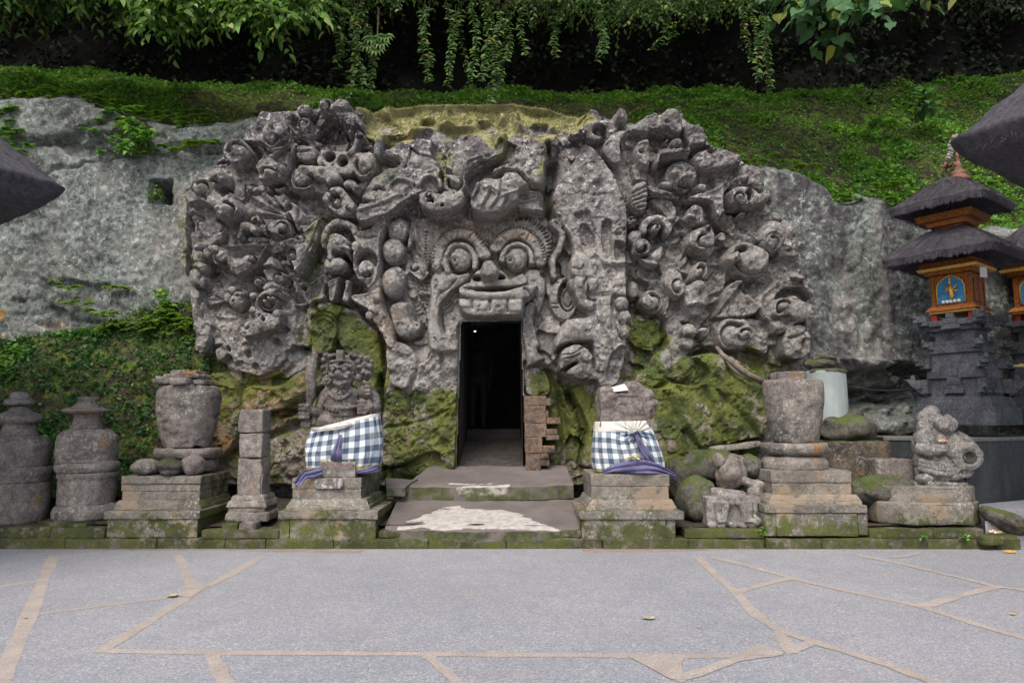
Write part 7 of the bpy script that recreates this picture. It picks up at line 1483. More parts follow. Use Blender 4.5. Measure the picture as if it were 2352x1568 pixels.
# ================================================================== thatched shrines
def thatchmat():
    t = NT('black_palm_thatch'); n = t.noise(16, 6, .7, stretch=(1, 1, .25)); f = t.noise(140, 3, .7, stretch=(1, 1, .12))
    col = t.mix(t.ramp(n, .3, .7), (0.045, 0.042, 0.050), (0.115, 0.108, 0.124)); col = t.mix(t.ramp(f, .56, .72, 0, .8), col, (0.24, 0.23, 0.25))
    col = t.mix(t.ramp(t.noise(1.4, 5, .6), .5, .75, 0, .4), col, (0.055, 0.052, 0.052))
    return t.done(col, t.bump(t.math('ADD', f, n), .9, .02), .85)
m_thatch = thatchmat()
def goldmat():
    t = NT('gilded_carving'); vo = t.n('TexVoronoi'); vo.inputs['Scale'].default_value = 42; t.l(t.pos(), vo.inputs['Vector'])
    d = t.ramp(vo.outputs['Distance'], .10, .55); n = t.noise(60, 4, .6)
    col = t.mix(t.ramp(t.math('ADD', d, t.math('MULTIPLY', n, .4)), .3, .9), (0.62, 0.36, 0.07), (0.26, 0.075, 0.02))
    t.b.inputs['Metallic'].default_value = .35
    return t.done(col, t.bump(t.math('SUBTRACT', 1.0, d), 1.0, .02), .38)
m_gold = goldmat(); m_orange = plain('orange_lacquer', (0.30, 0.105, 0.03), .5, .35, 26, .2); m_redp = plain('red_lacquer', (0.30, 0.02, 0.015), .5, .2, 20, .2); m_blue = plain('blue_panel', (0.03, 0.17, 0.34), .7, .3, 12, .1); m_trim = plain('plain_gilt', (0.60, 0.36, 0.09), .35, .2, 30, .2, metal=.4); m_darkwood = plain('dark_wood', (.03, .02, .015), .7, .3, 10, .3)
def roof(part, parent, c, rot, R, z_eave, z_apex, thick, mat, r_top=.05, curl=.10, pw=.80, flat=.55, nseg=184, nr=44, drop=.0, fringe=True):
    """square thatched cap: R = centre to corner; shaggy thick eave, dark underside"""
    a = np.linspace(0, 2 * math.pi, nseg, endpoint=False); p4 = 18.0
    sq = 1.0 / (np.abs(np.cos(a)) ** p4 + np.abs(np.sin(a)) ** p4) ** (1 / p4)                 # rounded square of half side 1
    half = R / math.sqrt(2) / (sq.max() / math.sqrt(2)); cor = (sq - 1) / (sq.max() - 1)
    V_ = []; 
    def ring(rr, z, sag=0, jit=0, corner=0.0):
        x = rr * sq * half * np.cos(a); y = rr * sq * half * np.sin(a)
        zz = z + corner * cor - sag * (1 - cor) + jit * fbm(a * 9 + c[0], a * 0 + z * 5, None, 3, 5)
        return np.stack([x, y, zz], -1)
    for j in range(nr + 1):
        t_ = j / nr; rr = r_top + (1 - r_top) * t_; z = z_apex + (z_eave + thick - z_apex) * t_ ** pw
        V_.append(ring(rr, z + .03 * math.sin(t_ * math.pi), 0, .012 + .008 * t_, -curl * t_ ** 2.2 * 1.0 + curl * .0))
    for j in range(1, 7):                                                                # rounded shaggy edge
        q = j / 6 * math.pi / 2; V_.append(ring(1 - .075 * (j / 6) ** 1.4, z_eave + thick * (1 - j / 6), 0, .014, -curl))
    for rr, dz in ((.88, .02), (.78, .06), (.6, .13), (flat * .7, .2), (.05, .22)): V_.append(ring(rr, z_eave + dz, 0, .01, -curl * rr ** 2))
    V_ = np.concatenate(V_); n_ = len(V_) // nseg; V_[:, 2] += .012 * fbm(V_[:, 0] * 5, V_[:, 1] * 5, V_[:, 2] * 3, 3, 3)
    V_ = V_ @ Rz(rot).T + np.array([c[0], c[1], 0])
    me = npmesh(part, V_, gridfaces(nseg, n_, True)[:, ::-1], True); o = link(part, me, mat, parent)
    if fringe:                                                                           # loose fibres along the eave
        r_ = np.random.default_rng(int(abs(c[0] * 100))); N = 2600; k_ = r_.integers(0, nseg, N); base = V_.reshape(n_, nseg, 3)[nr + 3, k_]
        tang = V_.reshape(n_, nseg, 3)[nr + 3, (k_ + 1) % nseg] - base; base = base + tang * r_.random((N, 1)); out = base - np.array([c[0], c[1], 0]); out[:, 2] = 0; out /= np.linalg.norm(out, axis=1, keepdims=True)
        base = base + out * .004 + np.array([0, 0, 1]) * r_.uniform(-.4, .4, (N, 1)) * thick
        L = r_.uniform(.02, .07, (N, 1)); tip = base + out * L * .35 + np.array([0, 0, -1]) * L + tang * r_.normal(0, .3, (N, 1)); wd = tang / np.linalg.norm(tang, axis=1, keepdims=True) * .0035
        V2 = np.concatenate([base - wd, base + wd, tip]); i = np.arange(N); f = np.stack([i, i + N, i + 2 * N], -1)
        link('thatch_fibres', npmesh('thatch_fibres', V2, f, False), mat, o)['kind'] = 'stuff'
    r_ = np.random.default_rng(int(abs(c[1] * 77))); N = int(5200 * min(R, 1.6)); B3 = V_.reshape(n_, nseg, 3); k_ = r_.integers(0, nseg, N); tt = np.sqrt(r_.random(N)) * (nr - 3); j_ = tt.astype(int); fr_ = (tt - j_)[:, None]
    p0 = B3[j_, k_] * (1 - fr_) + B3[j_ + 1, k_] * fr_; dn = B3[j_ + 2, k_] - B3[j_, k_]; dn /= np.linalg.norm(dn, axis=1, keepdims=True); tg = B3[j_, (k_ + 1) % nseg] - B3[j_, k_]; tg /= np.linalg.norm(tg, axis=1, keepdims=True) + 1e-9
    nr_ = np.cross(dn, tg); nr_ *= np.sign(nr_[:, 2:3]); L = r_.uniform(.05, .16, (N, 1)); dn = dn + tg * r_.normal(0, .18, (N, 1)); wd = tg * r_.uniform(.002, .005, (N, 1))
    V2 = np.concatenate([p0 - wd + nr_ * .001, p0 + wd + nr_ * .001, p0 + dn * L + nr_ * r_.uniform(.006, .022, (N, 1))]); i = np.arange(N)
    s2 = link('thatch_strands', npmesh('thatch_strands', V2, np.stack([i, i + N, i + 2 * N], -1), False), mat, o); s2['kind'] = 'stuff'
    return o
def rbox(part, parent, c, rot, hx, hy, z0_, z1_, mat, top=1.0, bev=.008, rough=0, off=(0, 0)):
    mb_ = MB(); R_ = Rz(rot); o2 = R_ @ np.array([off[0], off[1], 0]); mb_.box((c[0] + o2[0], c[1] + o2[1], (z0_ + z1_) / 2), (hx, hy, (z1_ - z0_) / 2), R_, top)
    return mb_.build(part, mat, parent, bevel=bev, rough=rough)
def shrine(cx, Y, label, ys, RR, sc=1.0, tiers=2, rot=math.radians(-53), group='thatched shrines on the platform', base=True, fig=True):
    cpt = P(cx, 680, Y); c = (cpt.x, Y); z = lambda y: P(cx, y, Y).z; k = Y / FP
    t = empty('thatched_shrine', (c[0], c[1], PZ), label, 'shrine', group)
    # dark stone base
    if base:
        for i, (hw, y0_, y1_, tp) in enumerate(((104, 936, 976, 1), (96, 921, 937, .99), (90, 912, 922, .98))): rbox('plinth', t, c, rot, hw * k * .78, hw * k * .78, z(y1_), z(y0_), m_andes, tp)
        rbox('base_neck', t, c, rot, 80 * k * .72, 80 * k * .72, z(913), z(868), m_andes, .9); 
        for hw, y0_, y1_ in ((78, 850, 870), (72, 838, 851), (66, 812, 839)): rbox('base_moulding', t, c, rot, hw * k * .74, hw * k * .74, z(y1_), z(y0_), m_andes, .97)
        rbox('base_shaft', t, c, rot, 40 * k, 40 * k, z(813), z(755), m_andes); rbox('shaft_panel', t, c, rot, 22 * k, 40.8 * k, z(800), z(765), m_andes)
        for hw, y0_, y1_ in ((52, 797, 813), (46, 785, 798), (48, 750, 762), (56, 738, 751)): rbox('shaft_moulding', t, c, rot, hw * k, hw * k, z(y1_), z(y0_), m_andes)
        R_ = Rz(rot)
        # corner crests: little carved ears at each level
        for hw, y0_, y1_, w_ in ((58, 722, 752, 12), (50, 782, 806, 10), (74 * .74 + 4, 822, 850, 12), (82 * .74 + 4, 868, 908, 15)):
            for sx_, sy_ in ((1, 1), (1, -1), (-1, 1), (-1, -1)):
                mb_ = MB(); q = R_ @ np.array([sx_ * hw * k, sy_ * hw * k, 0]); d = R_ @ np.array([sx_, sy_, 0]) / 1.414
                zz0, zz1 = z(y1_), z(y0_); b_ = np.array([c[0], c[1], 0]) + q
                mb_.box(b_ + np.array([0, 0, (zz0 + zz1) / 2]) - d * .02, (w_ * k * .9, w_ * k * .9, (zz1 - zz0) / 2 * .8), R_, .8); mb_.box(b_ + d * w_ * k * .7 + np.array([0, 0, zz0 + (zz1 - zz0) * .62]), (w_ * k * .75, w_ * k * .75, (zz1 - zz0) * .26), R_, .75); mb_.box(b_ + d * w_ * k * 1.3 + np.array([0, 0, zz1 - .012]), (w_ * k * .4, w_ * k * .4, (zz1 - zz0) * .22), R_, .5)
                mb_.build('corner_crest', m_andes, t, bevel=.006)
        # mid-side crests
        for f in range(4):
            for hw, y0_, y1_ in ((56, 724, 760), (82 * .74, 850, 905)):
                Rf = Rz(rot + f * math.pi / 2); q = Rf @ np.array([0, -hw * k, 0]); mb_ = MB(); b_ = np.array([c[0], c[1], 0]) + q; zz0, zz1 = z(y1_), z(y0_)
                for w_, za, zb in ((20, .0, .35), (15, .35, .7), (9, .7, 1.0)): mb_.box(b_ + np.array([0, 0, zz0 + (zz1 - zz0) * (za + zb) / 2]), (w_ * k, 5 * k, (zz1 - zz0) * (zb - za) / 2 * .96), Rf, .85)
                mb_.build('side_crest', m_andes, t, bevel=.006)
        # wing stones flaring at the foot
        for sx_, sy_ in ((1, 1), (1, -1), (-1, 1), (-1, -1)):
            d = R_ @ np.array([sx_, sy_, 0]) / 1.414; b_ = np.array([c[0], c[1], 0]) + R_ @ np.array([sx_ * 62 * k, sy_ * 62 * k, 0]); s_ = np.cross(d, [0, 0, 1]); mb_ = MB(); th_ = .06
            out = [(0, 911), (10, 906), (30, 888), (42, 872), (36, 870), (20, 878), (8, 880), (-8, 876)]
            pts_ = [b_ + d * u_ * k + np.array([0, 0, z(v_)]) for u_, v_ in out]; n_ = len(out)
            mb_.add([p - s_ * th_ for p in pts_] + [p + s_ * th_ for p in pts_], [tuple(range(n_)), tuple(range(n_, 2 * n_))[::-1]] + [(i, n_ + i, n_ + (i + 1) % n_, (i + 1) % n_) for i in range(n_)])
            mb_.build('wing_stone', m_andes, t, bevel=.006)
    # gilded cabin on red legs
    for sx_, sy_ in ((1, 1), (1, -1), (-1, 1), (-1, -1)): rbox('leg', t, c, rot, 6 * k, 6 * k, z(742), z(724), m_redp, off=(sx_ * 38 * k, sy_ * 38 * k))
    rbox('cabin_floor', t, c, rot, 47 * k, 47 * k, z(722), z(716), m_trim); rbox('cabin_base', t, c, rot, 54 * k, 54 * k, z(716.2), z(705), m_orange, .82)
    cab = rbox('cabin', t, c, rot, 40 * k, 40 * k, z(705.3), z(634), m_gold)
    for f in range(4):
        Rf = Rz(rot + f * math.pi / 2); q0 = np.array([c[0], c[1], 0]); fn = lambda u, d_, zz: tuple(q0 + Rf @ np.array([u * k, -d_ * k, 0]) + np.array([0, 0, zz]))
        for u in (-37, 37): mb_ = MB(); mb_.box(fn(u, 40.5, (z(705) + z(636)) / 2), (4 * k, 2 * k, (z(636) - z(705)) / 2), Rf); mb_.build('corner_post', m_gold, cab, bevel=.004)
        arch = [(-27, 700), (-27, 662), (-23, 652), (-13, 644), (0, 637), (13, 644), (23, 652), (27, 662), (27, 700)]
        if f in (0, 3, 1, 2):
            if f == 1 or f == 3:     # carved double doors on the sides
                for u in (-13, 13):
                    mb_ = MB(); mb_.box(fn(u, 41, (z(698) + z(648)) / 2), (11 * k, 1.5 * k, (z(648) - z(698)) / 2), Rf); mb_.build('door', m_gold, cab, bevel=.003)
                mb_ = MB(); mb_.box(fn(0, 42.5, (z(700) + z(644)) / 2), (1.2 * k, 1 * k, (z(644) - z(700)) / 2), Rf); mb_.build('door_edge', m_redp, cab, bevel=.002)
            else:
                n_ = len(arch); mb_ = MB(); mb_.add([fn(u, 40, z(y)) for u, y in arch] + [fn(u, 41.6, z(y)) for u, y in arch], [tuple(range(n_)), tuple(range(n_, 2 * n_))[::-1]] + [(i, n_ + i, n_ + (i + 1) % n_, (i + 1) % n_) for i in range(n_)]); pn = mb_.build('blue_panel', m_blue, cab)
                mb_ = MB(); mb_.tube([fn(u * 1.06, 42.5, z(y)) for u, y in arch], 1.6 * k, 6); mb_.build('panel_frame', m_trim, pn, smooth=True)
                mb_ = MB(); mb_.ball(fn(0, 43, z(654)), (4 * k, 2.5 * k, 5 * k)); mb_.ball(fn(0, 43, z(646)), (3 * k, 2 * k, 6 * k)); mb_.tube([fn(0, 43, z(660)), fn(1, 44, z(672)), fn(3, 44, z(684)), fn(0, 43, z(692))], [4 * k, 5 * k, 5.5 * k, 3 * k], 8)
                for s_ in (-1, 1): mb_.tube([fn(0, 43, z(663)), fn(s_ * 8, 44, z(668)), fn(s_ * 14, 43, z(658))], 1.8 * k, 6); mb_.tube([fn(0, 43, z(666)), fn(s_ * 10, 44, z(674)), fn(s_ * 17, 43, z(672))], 1.6 * k, 6)
                mb_.build('gilt_figure', m_trim, pn, smooth=True)
                mb_ = MB()
                for u in (-16, -8, 0, 8, 16): mb_.ball(fn(u, 42.5, z(697) + .006), (5 * k, 2 * k, 4 * k))
                mb_.build('panel_cloud', m_wht, pn, smooth=True)
    rbox('cornice', t, c, rot, 50 * k, 50 * k, z(634.4), z(625), m_gold, 1.0); rbox('cornice_trim', t, c, rot, 60 * k, 60 * k, z(626), z(619), m_trim, 1.04); rbox('cornice_top', t, c, rot, 58 * k, 58 * k, z(619.2), z(606), m_gold, 1.0)
    if tiers == 2:
        roof('lower_roof', t, c, rot, RR[1] * k, z(608), z(526), .11, m_thatch, r_top=.25, curl=.02, pw=.95)
        rbox('neck', t, c, rot, 30 * k, 30 * k, z(552), z(520), m_gold); rbox('neck_trim', t, c, rot, 40 * k, 40 * k, z(523), z(512), m_orange, 1.1); rbox('neck_cornice', t, c, rot, 56 * k, 56 * k, z(513), z(498), m_gold, 1.08)
        roof('upper_roof', t, c, rot, RR[0] * k, z(490), z(408), .11, m_thatch, r_top=.08, curl=.02, pw=.97); zt_ = 410
    else:
        roof('roof', t, c, rot, RR[0] * k, z(598), z(508), .11, m_thatch, r_top=.08, curl=.02, pw=.97); zt_ = 510
    # finial of fired clay with tufts
    m_clay = plain('fired_clay', (.20, .10, .07), .8, .3, 14, .4)
    fo = lathe_obj('finial', cx, Y, [(3, zt_ - 60), (4, zt_ - 50), (3.5, zt_ - 40), (7, zt_ - 30), (6, zt_ - 22), (10, zt_ - 18), (19, zt_ - 12), (17, zt_ - 6), (22, zt_ + 2), (20, zt_ + 8)], m_clay, t, seg=16, rough=.012, freq=14)
    mb_ = MB()
    for i in range(5): a_ = i * 1.256; mb_.tube([(c[0] + .02 * math.cos(a_), c[1] + .02 * math.sin(a_), z(zt_ - 26)), (c[0] + .10 * math.cos(a_), c[1] + .10 * math.sin(a_), z(zt_ - 32)), (c[0] + .13 * math.cos(a_), c[1] + .13 * math.sin(a_), z(zt_ - 22))], [.02, .018, .008], 6)
    mb_.build('finial_scroll', m_clay, fo, smooth=True)
    if tiers == 2:
        mb_ = MB(); r_ = random.Random(3)
        for i in range(40): zz = z(zt_ - 44 - i * 1.4); mb_.ball((c[0] + .012 * i * .28 + r_.uniform(-.03, .03), c[1] + r_.uniform(-.03, .03), zz), (r_.uniform(.015, .035), .02, r_.uniform(.015, .03)), None, 6, 4)
        mb_.build('offering_tuft', plain('faded_tuft', (.28, .23, .18), .9, .5, 30, .4, col2=(.42, .38, .36)), fo)
    return t
sh1 = shrine(2201, 10.15, 'two-tiered black thatched shrine with a blue arched panel, left of its neighbour', None, (138, 162))
sh2 = shrine(2392, 10.95, 'single-roofed black thatched shrine partly cut off by the photo edge', None, (112, 130), tiers=1)
# paper notice tied under the lower eave of the first shrine
k_ = 10.15 / FP; q = P(2259, 625, 9.55); mb = MB(); mb.box((q.x, 9.55, q.z), (.055, .003, .072), Rz(.15)); tag(mb.build('paper_notice', plain('notice_paper', (.62, .62, .66), .7, .05, 10, .1)), 'small white paper notice hanging under the shrine eave', 'notice')
offering((X(2330, 868, 9.75), 9.62, P(2330, 842, 9.62).z), .06, 'yellow offering lying on the dark stone ledge of the shrine', n=8, flowers=[m_yel], tray=True)
# two pavilions whose thatched corners reach into view
def pavilion(tip, Yt, cdir, Rr, slope, label, posts):
    p = P(*tip, Yt); c = (p.x + cdir[0] * Rr, p.y + cdir[1] * Rr); rot = math.atan2(-cdir[1], -cdir[0]) - math.pi / 4
    t = empty('thatched_pavilion', (c[0], c[1], 0), label, 'pavilion', 'thatched pavilions at the sides'); ze = p.z
    roof('roof', t, c, rot, Rr, ze + .02, ze + slope * Rr, .19, m_thatch, r_top=.03, curl=.0, pw=1.0, nseg=240, nr=60)
    hw = Rr / 1.414 * .50
    for sx_, sy_ in ((1, 1), (1, -1), (-1, 1), (-1, -1)): rbox('post', t, c, rot, .07, .07, .5, ze + .35, m_darkwood, off=(sx_ * hw, sy_ * hw)); rbox('post_foot', t, c, rot, .16, .16, .30, .55, m_andes, .7, off=(sx_ * hw, sy_ * hw))
    rbox('beam', t, c, rot, hw * 1.1, .05, ze + .16, ze + .30, m_orange, off=(0, hw)); rbox('beam', t, c, rot, hw * 1.1, .05, ze + .16, ze + .30, m_orange, off=(0, -hw))
pavilion((143, 472), 7.0, (-.985, -.17), 3.2, .74, 'black thatched pavilion reaching in at the left edge of the photo', None)
pavilion((2190, 366), 7.4, (.985, -.17), 3.4, .80, 'black thatched pavilion reaching in at the upper right corner', None)
# black cable slung along the foot of the cliff
q = [P(1925, 882, 10.6), P(1980, 893, 10.55), P(2040, 897, 10.5), P(2090, 893, 10.45), P(2125, 880, 10.4)]
mb = MB(); mb.tube([Vector(v) for v in catmull([tuple(v) for v in q], 6, False)], .018, 6); tag(mb.build('black_cable', plain('black_rubber', (.012, .012, .013), .5), smooth=True), 'black cable slung from the white pillar to the shrine', 'cable')
# ================================================================== leaves
def leafmesh(name, pos, axis, nrm, L, W, mat, parent=None, cup=.12, droop=.15, rnd=None, heart=False):
    """many leaves, each a bent six-point blade of its own"""
    if heart:
        n = len(pos); axis = axis / np.maximum(np.linalg.norm(axis, axis=1, keepdims=True), 1e-6); s = np.cross(axis, nrm); s /= np.maximum(np.linalg.norm(s, axis=1, keepdims=True), 1e-6); up = np.cross(s, axis); L = np.asarray(L).reshape(-1, 1); W = np.asarray(W).reshape(-1, 1)
        ol = [(0, .06), (.14, -.02), (.32, .0), (.46, .12), (.50, .30), (.44, .48), (.32, .66), (.16, .84), (0, 1.04), (-.16, .84), (-.32, .66), (-.44, .48), (-.50, .30), (-.46, .12), (-.32, .0), (-.14, -.02)]
        V_ = np.stack([pos + axis * L * .38 - up * L * .03] + [pos + s * W * a + axis * L * b + up * L * (.14 * abs(a) - .18 * b * b + .05 * math.sin(9 * b)) for a, b in ol], 1).reshape(-1, 3); k = len(ol); i = np.arange(n)[:, None] * (k + 1)
        f = np.concatenate([i + np.array([[0, 1 + j, 1 + (j + 1) % k]]) for j in range(k)], 0)
        return link(name, npmesh(name, V_, f, True, dict(rnd=np.repeat(RNG.random(n), k + 1))), mat, parent)
    n = len(pos); axis = axis / np.maximum(np.linalg.norm(axis, axis=1, keepdims=True), 1e-6); s = np.cross(axis, nrm); s /= np.maximum(np.linalg.norm(s, axis=1, keepdims=True), 1e-6); up = np.cross(s, axis)
    L = np.asarray(L).reshape(-1, 1) * np.ones((n, 1)); W = np.asarray(W).reshape(-1, 1) * np.ones((n, 1))
    tpl = [(0, 0, 0), (.5, .28, cup), (.42, .62, cup * .8), (0, 1, -droop), (-.42, .62, cup * .8), (-.5, .28, cup), (0, .45, 0)] if not heart else [(0, .08, 0), (.5, .12, cup), (.48, .5, cup * .6), (0, 1, -droop), (-.48, .5, cup * .6), (-.5, .12, cup), (0, .4, -.02)]
    V_ = np.stack([pos + s * W * a + axis * L * b + up * L * c for a, b, c in tpl], 1).reshape(-1, 3)
    i = np.arange(n)[:, None] * 7; f = np.concatenate([i + np.array([[0, 1, 2, 6]]), i + np.array([[6, 2, 3, 4]]), i + np.array([[0, 6, 4, 5]])], 0)
    r = RNG.random(n) if rnd is None else rnd
    return link(name, npmesh(name, V_, f, True, dict(rnd=np.repeat(r, 7))), mat, parent)
def rdir(n, flat=0.5, down=0.0):
    a = RNG.uniform(0, 2 * math.pi, n); z = RNG.normal(0, flat, n) - down; v = np.stack([np.cos(a), np.sin(a), z], -1); return v / np.linalg.norm(v, axis=1, keepdims=True)
m_l1 = leafmat('pale_green_leaf', (0.07, 0.15, 0.028), (0.17, 0.29, 0.07), (0.42, 0.48, 0.20), .35)
m_l2 = leafmat('vine_leaf', (0.036, 0.085, 0.02), (0.085, 0.165, 0.04), (0.24, 0.24, 0.05), .3)
m_l3 = leafmat('heart_leaf', (0.05, 0.125, 0.05), (0.10, 0.21, 0.085), (0.32, 0.33, 0.06), .3, .5)
m_l4 = leafmat('shade_toned_leaf', (0.004, 0.010, 0.003), (0.011, 0.024, 0.006), (0.03, 0.05, 0.012), .08)  # leaves coloured almost black, shade under the trees painted in
m_gc = leafmat('ground_leaf', (0.085, 0.20, 0.045), (0.19, 0.36, 0.075), (0.32, 0.42, 0.09), .35)
m_gd = leafmat('ground_leaf_dark', (0.026, 0.080, 0.026), (0.07, 0.165, 0.05), (0.15, 0.21, 0.06), .3)
m_fern = leafmat('fern_frond', (0.085, 0.18, 0.02), (0.18, 0.29, 0.045), (0.28, 0.34, 0.08), .35)
m_yleaf = leafmat('yellow_leaf', (0.30, 0.34, 0.10), (0.45, 0.46, 0.18), (0.55, 0.50, 0.15), .3)
m_twig = plain('twig_bark', (0.055, 0.042, 0.03), .9, .3, 12, .4)

# ---- ground cover on the banks
def on_grid(S, n, dens=None, vr=(0, 1)):
    nv, nu, _ = S.shape; m = int(n * 2.6); u = RNG.uniform(0, nu - 1.001, m); v = RNG.uniform(vr[0] * (nv - 1.001), vr[1] * (nv - 1.001), m)
    i, j = u.astype(int), v.astype(int); fu, fv = (u - i)[:, None], (v - j)[:, None]
    p = S[j, i] * (1 - fu) * (1 - fv) + S[j, i + 1] * fu * (1 - fv) + S[j + 1, i] * (1 - fu) * fv + S[j + 1, i + 1] * fu * fv
    a = np.linalg.norm(np.cross(S[j, i + 1] - S[j, i], S[j + 1, i] - S[j, i]), axis=1); w = a / a.max()
    if dens is not None: w = w * dens(p)
    k = RNG.random(m) < w / np.quantile(w, .9); return p[k][:n]
def cover(name, S, n, mat, dens, size, k=4, vr=(0, 1), up=.9, pull=(0, -.35, 0)):
    p = on_grid(S, n, dens, vr); q = np.repeat(p, k, 0); m = len(q); ax = rdir(m, .5) + np.array([0, 0, up]) * RNG.random((m, 1)) + np.array(pull); L = size * RNG.uniform(.5, 1.5, m)
    q = q + np.stack([RNG.normal(0, size * .6, m), RNG.normal(0, size * .5, m), RNG.uniform(0, size * .9, m)], -1)
    o = leafmesh(name, q, ax, rdir(m, 1.2) + np.array([0, -.4, 1.2]), L, L * .55, mat); return tag(o, kind='stuff')
patch = lambda p, s=1.0, lo=-.2: np.clip((fbm(p[:, 0] * .9, p[:, 1] * .9, p[:, 2] * .9, 4, 101) - lo) * 2.2, 0, 1)
vis = lambda p: (np.abs(p[:, 0]) < p[:, 1] * .82 + .6)
cover('ground_cover', upper, 32000, m_gc, lambda p: vis(p) * (0.30 + .70 * sstep((p[:, 0] - 2.5) / 2.0) + .45 * sstep((-5.0 - p[:, 0]) / 2)) * (.15 + patch(p)), .05, 4)
cover('ground_cover', upper, 11000, m_gc, lambda p: vis(p) * patch(p, 1, -.1) * (.35 + sstep((p[:, 0] - 2.5) / 2)), .085, 4)
cover('ground_cover', lower, 6000, m_gd, lambda p: vis(p) * (.05 + patch(p, 1, .05) * (.35 + .65 * sstep((p[:, 2] - 1.2) / 1.2))), .055, 4)
cover('ground_cover', lower, 2000, m_gc, lambda p: vis(p) * patch(p, 1, .15), .075, 4)
# low ferns along the cliff brow and on its ledges
def ferns(name, pts, L, label=None, cat=None, n=9, mat=None, group=None):
    A_, B_, N_, LL = [], [], [], []
    for p in pts:
        for _ in range(n):
            a = RNG.uniform(0, 2 * math.pi); d = np.array([math.cos(a), math.sin(a) * .7 - .45, RNG.uniform(.1, .9)]); d /= np.linalg.norm(d); l = L * RNG.uniform(.6, 1.2); s = np.cross(d, [0, 0, 1]); s /= np.linalg.norm(s)
            for t_ in np.linspace(.12, 1, 11):
                c = np.array(p) + d * l * t_ + np.array([0, 0, -1]) * l * .55 * t_ ** 2
                for sg in (-1, 1): A_.append(c); B_.append(s * sg + d * .5 + np.array([0, 0, -.25])); N_.append([0, -.3, 1]); LL.append(l * .34 * (1.1 - t_) + .008)
    LL = np.array(LL); o = leafmesh(name, np.array(A_), np.array(B_), np.array(N_, float) + RNG.normal(0, .2, (len(A_), 3)), LL, LL * .42, mat or m_fern)
    if label: tag(o, label, cat or 'fern', group)
    else: tag(o, kind='stuff')
    return o
def cl_pts(lst, Y=10.75, j=.05): return [tuple(np.array(P(x, y, Y)) + RNG.normal(0, j, 3) * np.array([1, .3, .6])) for x, y in lst]
ferns('fern_clump', cl_pts([(430, 338), (450, 334), (465, 330), (445, 336), (478, 326)]), .20, 'bright fern clump on the ledge left of the carving top')
ferns('fern_clump', cl_pts([(345, 345), (360, 350), (375, 346), (395, 350), (330, 335)]), .17, 'low fern row under the cliff ledge, left of the bright clump')
ferns('fern_clump', cl_pts([(150, 665), (170, 690), (190, 705), (160, 700), (205, 715), (140, 650), (180, 660)]), .17, 'green fern patch in the broken hollow of the left cliff')
ferns('fern_clump', cl_pts([(265, 662), (280, 668), (300, 665), (245, 655)]), .14, 'small fern tuft low on the left cliff, above the leafy bank')
ferns('fern_fringe', cl_pts([(RNG.uniform(200, 440), RNG.uniform(725, 760)) for _ in range(22)] + [(RNG.uniform(380, 450), RNG.uniform(740, 830)) for _ in range(20)], 10.6, .1), .19)
ferns('fern_fringe', cl_pts([(x, topy(x) + RNG.uniform(-6, 10)) for x in RNG.uniform(-60, 480, 60)], 10.9, .08), .16)
ferns('fern_fringe', cl_pts([(x, topy(x) + RNG.uniform(-8, 8)) for x in RNG.uniform(1690, 2200, 34)], 11.1, .08), .15)
ferns('fern_fringe', cl_pts([(RNG.uniform(0, 40), RNG.uniform(240, 400)) for _ in range(26)] + [(RNG.uniform(230, 330), RNG.uniform(250, 340)) for _ in range(26)], 10.7, .1), .15, mat=m_gc)
def bush(name, pts, n, L, mat, label, cat='plant', spread=.12, stems=True, flat=.6, group=None, down=0.0):
    t = empty(name, pts[0], label, cat, group); A_ = []; mb_ = MB()
    for p in pts:
        p = np.array(p)
        for _ in range(n):
            d = rdir(1, .7)[0] + np.array([0, -.5, .7]); d /= np.linalg.norm(d); l = spread * RNG.uniform(.5, 1.6); e = p + d * l
            mb_.tube([tuple(p), tuple(p + d * l * .5 + np.array([0, 0, l * .1])), tuple(e)], [.006, .005, .003], 5)
            for f in (.4, .7, 1.0): A_ += [p + d * l * f] * 2
    A_ = np.array(A_); m = len(A_); LL = L * RNG.uniform(.6, 1.3, m)
    leafmesh('foliage', A_, rdir(m, .5, down) + np.array([0, -.3, .1]), rdir(m, .4) * .5 + np.array([0, -.3, 1]), LL, LL * .5, mat, t); mb_.build('stems', m_twig, t)
    return t
bush('niche_shrub', cl_pts([(360, 462), (366, 458)], 10.86, .015), 5, .075, m_fern, 'small leafy shrub growing in the square niche of the left cliff', spread=.18)
bush('cliff_plant', cl_pts([(325, 335), (312, 348), (300, 318), (335, 322)], 10.7), 9, .13, m_gc, 'broad leafy plant hanging on the cliff ledge above the square niche', spread=.2)
bush('slope_sapling', [tuple(P(2110, 262, 12.6)), tuple(P(2122, 250, 12.6))], 5, .26, m_l3, 'tall broad-leaved sapling standing out on the right slope', spread=.3)
bush('slope_plant', [tuple(P(2010, 290, 12.4)), tuple(P(2040, 300, 12.4))], 8, .15, m_gc, 'leafy plant in the middle of the right slope', spread=.2)
bush('wall_creeper', cl_pts([(372, 720), (378, 700), (372, 690), (385, 735), (392, 750)], 10.7), 7, .10, m_gc, 'creeper climbing the cliff foot above the leafy bank', spread=.12)

# ---- dark growth on the hollow hill face
hp = np.stack([HX, HY, HZ], -1); p = on_grid(hp, 9000, lambda p: vis(p) * (p[:, 2] < 12.5) * (.25 + patch(p, 1, -.3))); q = np.repeat(p, 3, 0); m = len(q); q = q + RNG.normal(0, .10, (m, 3)) + np.array([0, -.10, 0])
tag(leafmesh('undergrowth', q, rdir(m, .5, .7) + np.array([0, -.4, 0]), rdir(m, .4) + np.array([0, -.8, .6]), RNG.uniform(.08, .20, m), RNG.uniform(.05, .10, m), m_l4), kind='stuff')

